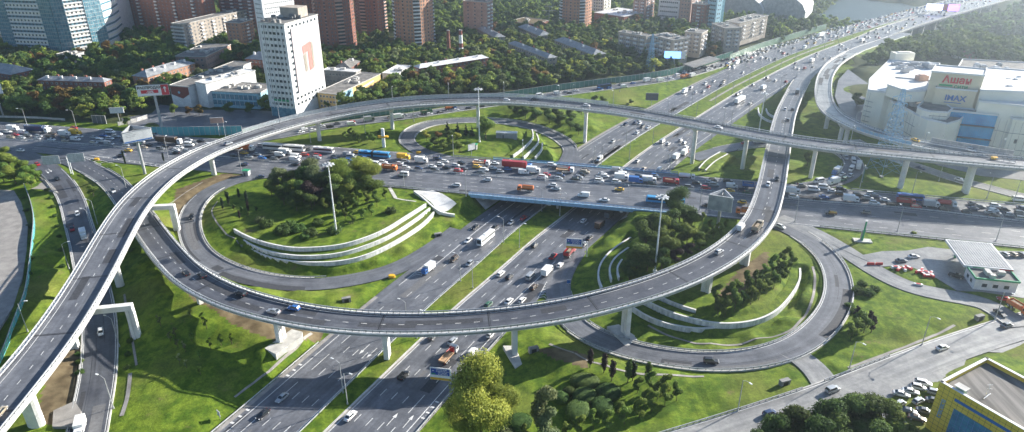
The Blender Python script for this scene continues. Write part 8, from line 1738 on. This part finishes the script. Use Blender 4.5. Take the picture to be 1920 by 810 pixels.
flat_board('small white roadside billboard by the street behind the avenue', 224, 226, 7, 5, 8, 3.4, R(10), 'slat_white', leg=.25, grp='small roadside billboards'); flat_board('small brown roadside billboard on a thin post near the flyover', 412, 255, 7, 8, 7, 3.2, R(12), 'brick_pink', leg=.25, grp='small roadside billboards')
flat_board('white billboard at the left picture edge above the avenue', 6, 216, 7, 14, 8, 6, R(20), 'slat_white', leg=.5); flat_board('white and orange advert on a dark post in the far loop', 884, 292, 7, 3.5, 4.6, 3.2, R(40), 'slat_white', leg=.15, thick=.25, grp='small roadside billboards')
flat_board('dark blank road sign board beyond the long flyover, upper centre', 1221, 198, 2, 4, 8.5, 5, R(-4), 'dark_steel', leg=.2, thick=.25, grp='road sign boards', cat='road sign', name='road_sign'); flat_board('dark green road sign board beside the queueing cars under the flyover', 1612, 352, 7, 4, 5, 7, R(65), 'green_panel', leg=.2, thick=.25, grp='road sign boards', cat='road sign', name='road_sign')
# cantilever direction signs
M['sign_blue'] = plain('sign_blue', (.01, .07, .36), .4, var=.03); M['sign_back'] = noise_mat('sign_back', (.5, .51, .52), (.66, .66, .66), .5, .45, 3, .4)
def cantilever(label, px, py, z, h, side, back=False, w_=6.6, hh=5.0, ang=0.0, arm=7.5):
    g = on(px, py, z); t = thing('direction_sign', label, 'road sign', (g.x, g.y, g.z), ang, 'cantilever direction signs'); mb = MB(); mb.tube((0, 0, -.5), (0, 0, h + hh * .75), .28, .22, 8); mb.build('post', M['lamp_white'], t)
    mb = MB()
    for zz in (h + hh * .3, h + hh * .6): mb.box((side * arm * .5, .05, zz), (arm, .22, .22))
    mb.build('arm', M['dark_steel'], t); c = side * (arm - w_ * .5 + 1.2)
    mb = MB(); mb.box((c, -.2, h + hh / 2), (w_, .16, hh)); b = mb.build('board', M['sign_back' if back else 'white'], t)
    if back:
        mb = MB()
        for k in range(5): mb.box((c, -.34, h + hh * (k + .5) / 5), (w_, .1, .1))
        for k in range(4): mb.box((c + w_ * (k - 1.5) / 4.5, -.36, h + hh / 2), (.12, .1, hh))
        mb.build('board_ribs', M['pole_grey'], t); return
    q0_ = c - w_ / 2
    def pn(nm, x0, x1, z0, z1, m, y=-.3): mb = MB(); mb.box((q0_ + (x0 + x1) / 2 * w_, y, h + (z0 + z1) / 2 * hh), ((x1 - x0) * w_, .05, (z1 - z0) * hh)); mb.build(nm, M[m], t)
    pn('blue_field', .05, .93, .42, .92, 'sign_blue'); pn('yellow_field', .01, .99, .02, .2, 'yellow'); pn('green_field', .08, .26, .46, .56, 'green', -.34)
    mb = MB()
    for k, (x0, x1) in enumerate(((.3, .86), (.3, .9), (.38, .84), (.38, .9))): 
        zz = .86 - k * .12; x = x0
        while x < x1 - .04: l_ = .03 + .035 * ((k * 7 + int(x * 90)) % 3); mb.box((q0_ + (x + l_ / 2) * w_, -.34, h + zz * hh), (l_ * w_, .03, .22)); x += l_ + .022
    mb.raw([(q0_ + .12 * w_, -.35, h + .7 * hh), (q0_ + .22 * w_, -.35, h + .75 * hh), (q0_ + .12 * w_, -.35, h + .8 * hh)], [(0, 1, 2)]); mb.build('sign_legend', M['white'], t)
cantilever('blue and white direction sign with yellow strip over the motorway near the bridge', 1100, 481, .3, 3.6, -1, ang=R(-8), w_=6.8, hh=4.6, arm=7.6)
cantilever('blue and white direction sign with yellow strip beside the tall yellow-green tree', 857, 731, .3, 3.2, -1, ang=R(-10), w_=6.6, hh=4.6, arm=7.0)
cantilever('left of two pale sign boards seen from behind over the slip roads', 133, 325, 7, 5.5, -1, True, 8, 4.6, R(12), 10); cantilever('right of two pale sign boards seen from behind over the slip roads', 137, 327, 7, 6.5, 1, True, 7.5, 4.6, R(14), 6)
flat_board('small blue arrow sign on the guard rail at the right loop entry', 1066, 536, .5, 1.2, 1.2, 1.6, R(0), 'letter_blue', leg=.06, thick=.1, grp='small roadside signs', cat='road sign', name='road_sign'); flat_board('small grey sign seen from behind beside the motorway, lower left', 413, 786, .5, 1.6, 1.4, 1.4, R(-40), 'sign_back', leg=.07, thick=.1, grp='small roadside signs', cat='road sign', name='road_sign')
flat_board('tall green price totem with white top on the petrol station lawn', 1613, 451, 7, .2, 1.5, 9.0, R(60), 'green', leg=.3, thick=.7, grp='petrol station signs', cat='price totem', name='price_totem')
g = on(1613, 452, 7); mb = MB(); mb.box((g.x + .8, g.y, g.z + .25), (7, 3.2, .5), R(-10)); tag(mb.build('totem_base', M['concrete']), 'grey concrete plinth under the green price totem', 'plinth')
# white tank-like monument with yellow boards near the far loop
g = on(720, 276, 7); t = thing('monument', 'white pillar with yellow crossbar standing on the verge below the flyover', 'monument', g); mb = MB(); mb.box((0, 0, 5), (1.6, 1.4, 11)); mb.build('pillar', M['slat_white'], t); mb = MB(); mb.box((0, -.1, 6.2), (5.6, 1.7, .9)); mb.build('crossbar', M['yellow'], t); mb = MB(); mb.cyl((0, 0, 0), .9, .9, 10.2, 10.9, 10); mb.build('cap', M['lamp_white'], t)
# lattice pylons
def pylon(label, px, py, z, h, w0, mat, arms, lift=0.0):
    g = on(px, py, z); t = thing('lattice_pylon', label, 'pylon', g, R(12), 'lattice power pylons'); mb = MB(); wz = lambda f: w0 * (1 - f) ** 1.15 * .5 + .45 if f < .75 else (w0 * .25 ** 1.15 * .5 + .45) * (1 - (f - .75) * 2.6)
    lv = [0, .12, .23, .33, .42, .5, .57, .64, .7, .76, .82, .88, .94, 1.0]; th = .13
    for a, b in zip(lv, lv[1:]):
        wa, wb, za, zb = wz(a), max(.2, wz(b)), h * a, h * b
        for i, (sx, sy) in enumerate(((-1, -1), (1, -1), (1, 1), (-1, 1))):
            tx, ty = ((1, -1), (1, 1), (-1, 1), (-1, -1))[i]; mb.tube((sx * wa, sy * wa, za), (sx * wb, sy * wb, zb), th * .8, n=4); mb.tube((sx * wa, sy * wa, za), (tx * wb, ty * wb, zb), th * .6, n=4); mb.tube((tx * wa, ty * wa, za), (sx * wb, sy * wb, zb), th * .6, n=4); mb.tube((sx * wb, sy * wb, zb), (tx * wb, ty * wb, zb), th * .6, n=4)
    mb.build('lattice', M[mat], t)
    for f, l in arms:
        mb = MB(); zc = h * f
        for s in (-1, 1): mb.tube((s * .3, 0, zc), (s * l, 0, zc + .3), .14, n=4); mb.tube((s * .3, 0, zc + 1.3), (s * l, 0, zc + .3), .12, n=4); mb.tube((s * l, 0, zc + .3), (s * l, 0, zc - 1.3), .14, n=5)
        mb.build('crossarm', M[mat], t)
    for sx, sy in ((-1, -1), (1, -1), (1, 1), (-1, 1)): mb = MB(); mb.box((sx * wz(0), sy * wz(0), .1), (1.4, 1.4, 1.0)); mb.build('footing', M['concrete'], t)
pylon('tall blue lattice pylon rising past the flyover in front of the shopping centre', 1657, 322, 7, 43, 11, 'pale_blue_steel', [(.72, 5), (.82, 4), (.91, 5)]); pylon('pale blue lattice pylon at the edge of the wood, upper centre', 1218, 139, 5, 32, 6, 'pale_blue_steel', [(.62, 5), (.76, 6), (.9, 4)])
g = on(927, 76, 6); t = thing('power_pole', 'grey single power pole with crossarm in the upper centre wood', 'power pole', at(1029, 52, 6)); mb = MB(); mb.tube((0, 0, 0), (0, 0, 24), .4, .2); mb.build('post', M['pole_grey'], t); mb = MB(); mb.box((0, 0, 17), (14, .3, .4)); mb.box((0, 0, 21), (9, .3, .4)); mb.build('crossarm', M['pole_grey'], t)
# yellow crash cushions at the gores
for x, y, z, lb in ((100, 305, 7, 'yellow crash cushion at the split of the first slip road'), (182, 301, 7, 'yellow crash cushion at the split of the second slip road'), (735, 521, .2, 'yellow crash cushion where the left loop joins the motorway'), (785, 288, 7, 'yellow crash cushion where the small loop meets the avenue')):
    g = on(x, y, z); t = thing('crash_cushion', lb, 'crash cushion', (g.x, g.y, g.z), 0, 'yellow crash cushions'); mb = MB(); mb.cyl((0, 0, 0), 1.0, .95, .1, 1.3, 12, 1.4); mb.build('cushion', M['yellow'], t); mb = MB(); mb.cyl((0, 0, 0), 1.05, 1.05, .05, .3, 12, 1.4); mb.build('base', M['dark_steel'], t)
g = at(1857, 291, 24); q = A.near(*at(1857, 296, 24).xy)[0]; p = A.at(q, -HA + 3.2); t = thing('crash_cushion', 'yellow crash cushion on the flyover where the viaducts join', 'crash cushion', (p.x, p.y, p.z + .05), 0, 'yellow crash cushions'); mb = MB(); mb.cyl((0, 0, 0), 1.0, .95, .1, 1.2, 12, 1.6); mb.build('cushion', M['yellow'], t); mb = MB(); mb.cyl((0, 0, 0), 1.05, 1.05, 0, .25, 12, 1.6); mb.build('base', M['dark_steel'], t)
# red and white water barriers and scattered beds on the petrol station island
for i, (x, y) in enumerate(((1632, 496), (1648, 496))): g = at(x, y, 7.06); mb = MB(); mb.taper(g, (2.7, .7), (2.7, .3), g.z, g.z + .9, 0); tag(mb.build('road_block', M['red']), ('left' if i == 0 else 'right') + ' red plastic road block on the petrol station road', 'road block', 'red road blocks')
for i, (x, y) in enumerate(sorted(((1678, 503), (1685, 506), (1695, 506), (1703, 504), (1722, 511), (1731, 516), (1738, 519), (1747, 518), (1728, 508), (1735, 512), (1744, 514), (1721, 536)))):
    g = on(x, y, 7); mb = MB(); m_ = 'red' if i % 2 else 'white'; mb.box((g.x, g.y, g.z + .5), (3.0, .8, .9), i * .7); mb.mat(1).box((g.x, g.y, g.z + .96), (1.4, .82, .1), i * .7); tag(mb.build('barrier_block', [M[m_], M['white' if m_ == 'red' else 'red']]), f"{'red' if i % 2 else 'white'} plastic barrier block stored on the petrol station island, {cnt(i // 2)} of its colour from left", 'barrier block', 'plastic barrier blocks')
# bollards left of the concrete bank: culvert heads
for x, y, z, lb in ((650, 566, 2, 'dark concrete culvert mouth on the slope below the left loop'), (1837, 600, 6, 'dark concrete culvert mouth at the far end of the big lawn'), (1472, 722, 5, 'dark concrete culvert mouth on the small lawn by the fence'), (1001, 660, 3, 'small concrete culvert mouth on the bottom lawn'), (822, 444, 1, 'dark concrete culvert mouth on the slope near the bridge')):
    g = on(x, y, z); t = thing('culvert', lb, 'culvert', (g.x, g.y, g.z), R(20), 'concrete culvert heads'); mb = MB(); mb.box((0, .4, .6), (3.2, 1.4, 2.2)); mb.build('headwall', M['concrete_dark'], t); mb = MB(); mb.box((0, -.34, .6), (1.6, .1, 1.4)); mb.build('opening', M['black'], t)
# ------------------------------------------------ haze
hm = bpy.data.materials.new('haze'); hm.use_nodes = True; n = hm.node_tree.nodes; n.clear(); o_ = n.new('ShaderNodeOutputMaterial'); pv = n.new('ShaderNodeVolumePrincipled'); pv.inputs['Color'].default_value = (.72, .86, 1, 1); pv.inputs['Density'].default_value = HAZE; pv.inputs['Anisotropy'].default_value = .8
hm.node_tree.links.new(pv.outputs[0], o_.inputs['Volume']); mb = MB(); mb.prism([(-2700, -200), (4300, -200), (4300, 6600), (-2700, 6600)], -20, 175); hz = mb.build('haze', hm); tag(hz, kind='stuff')
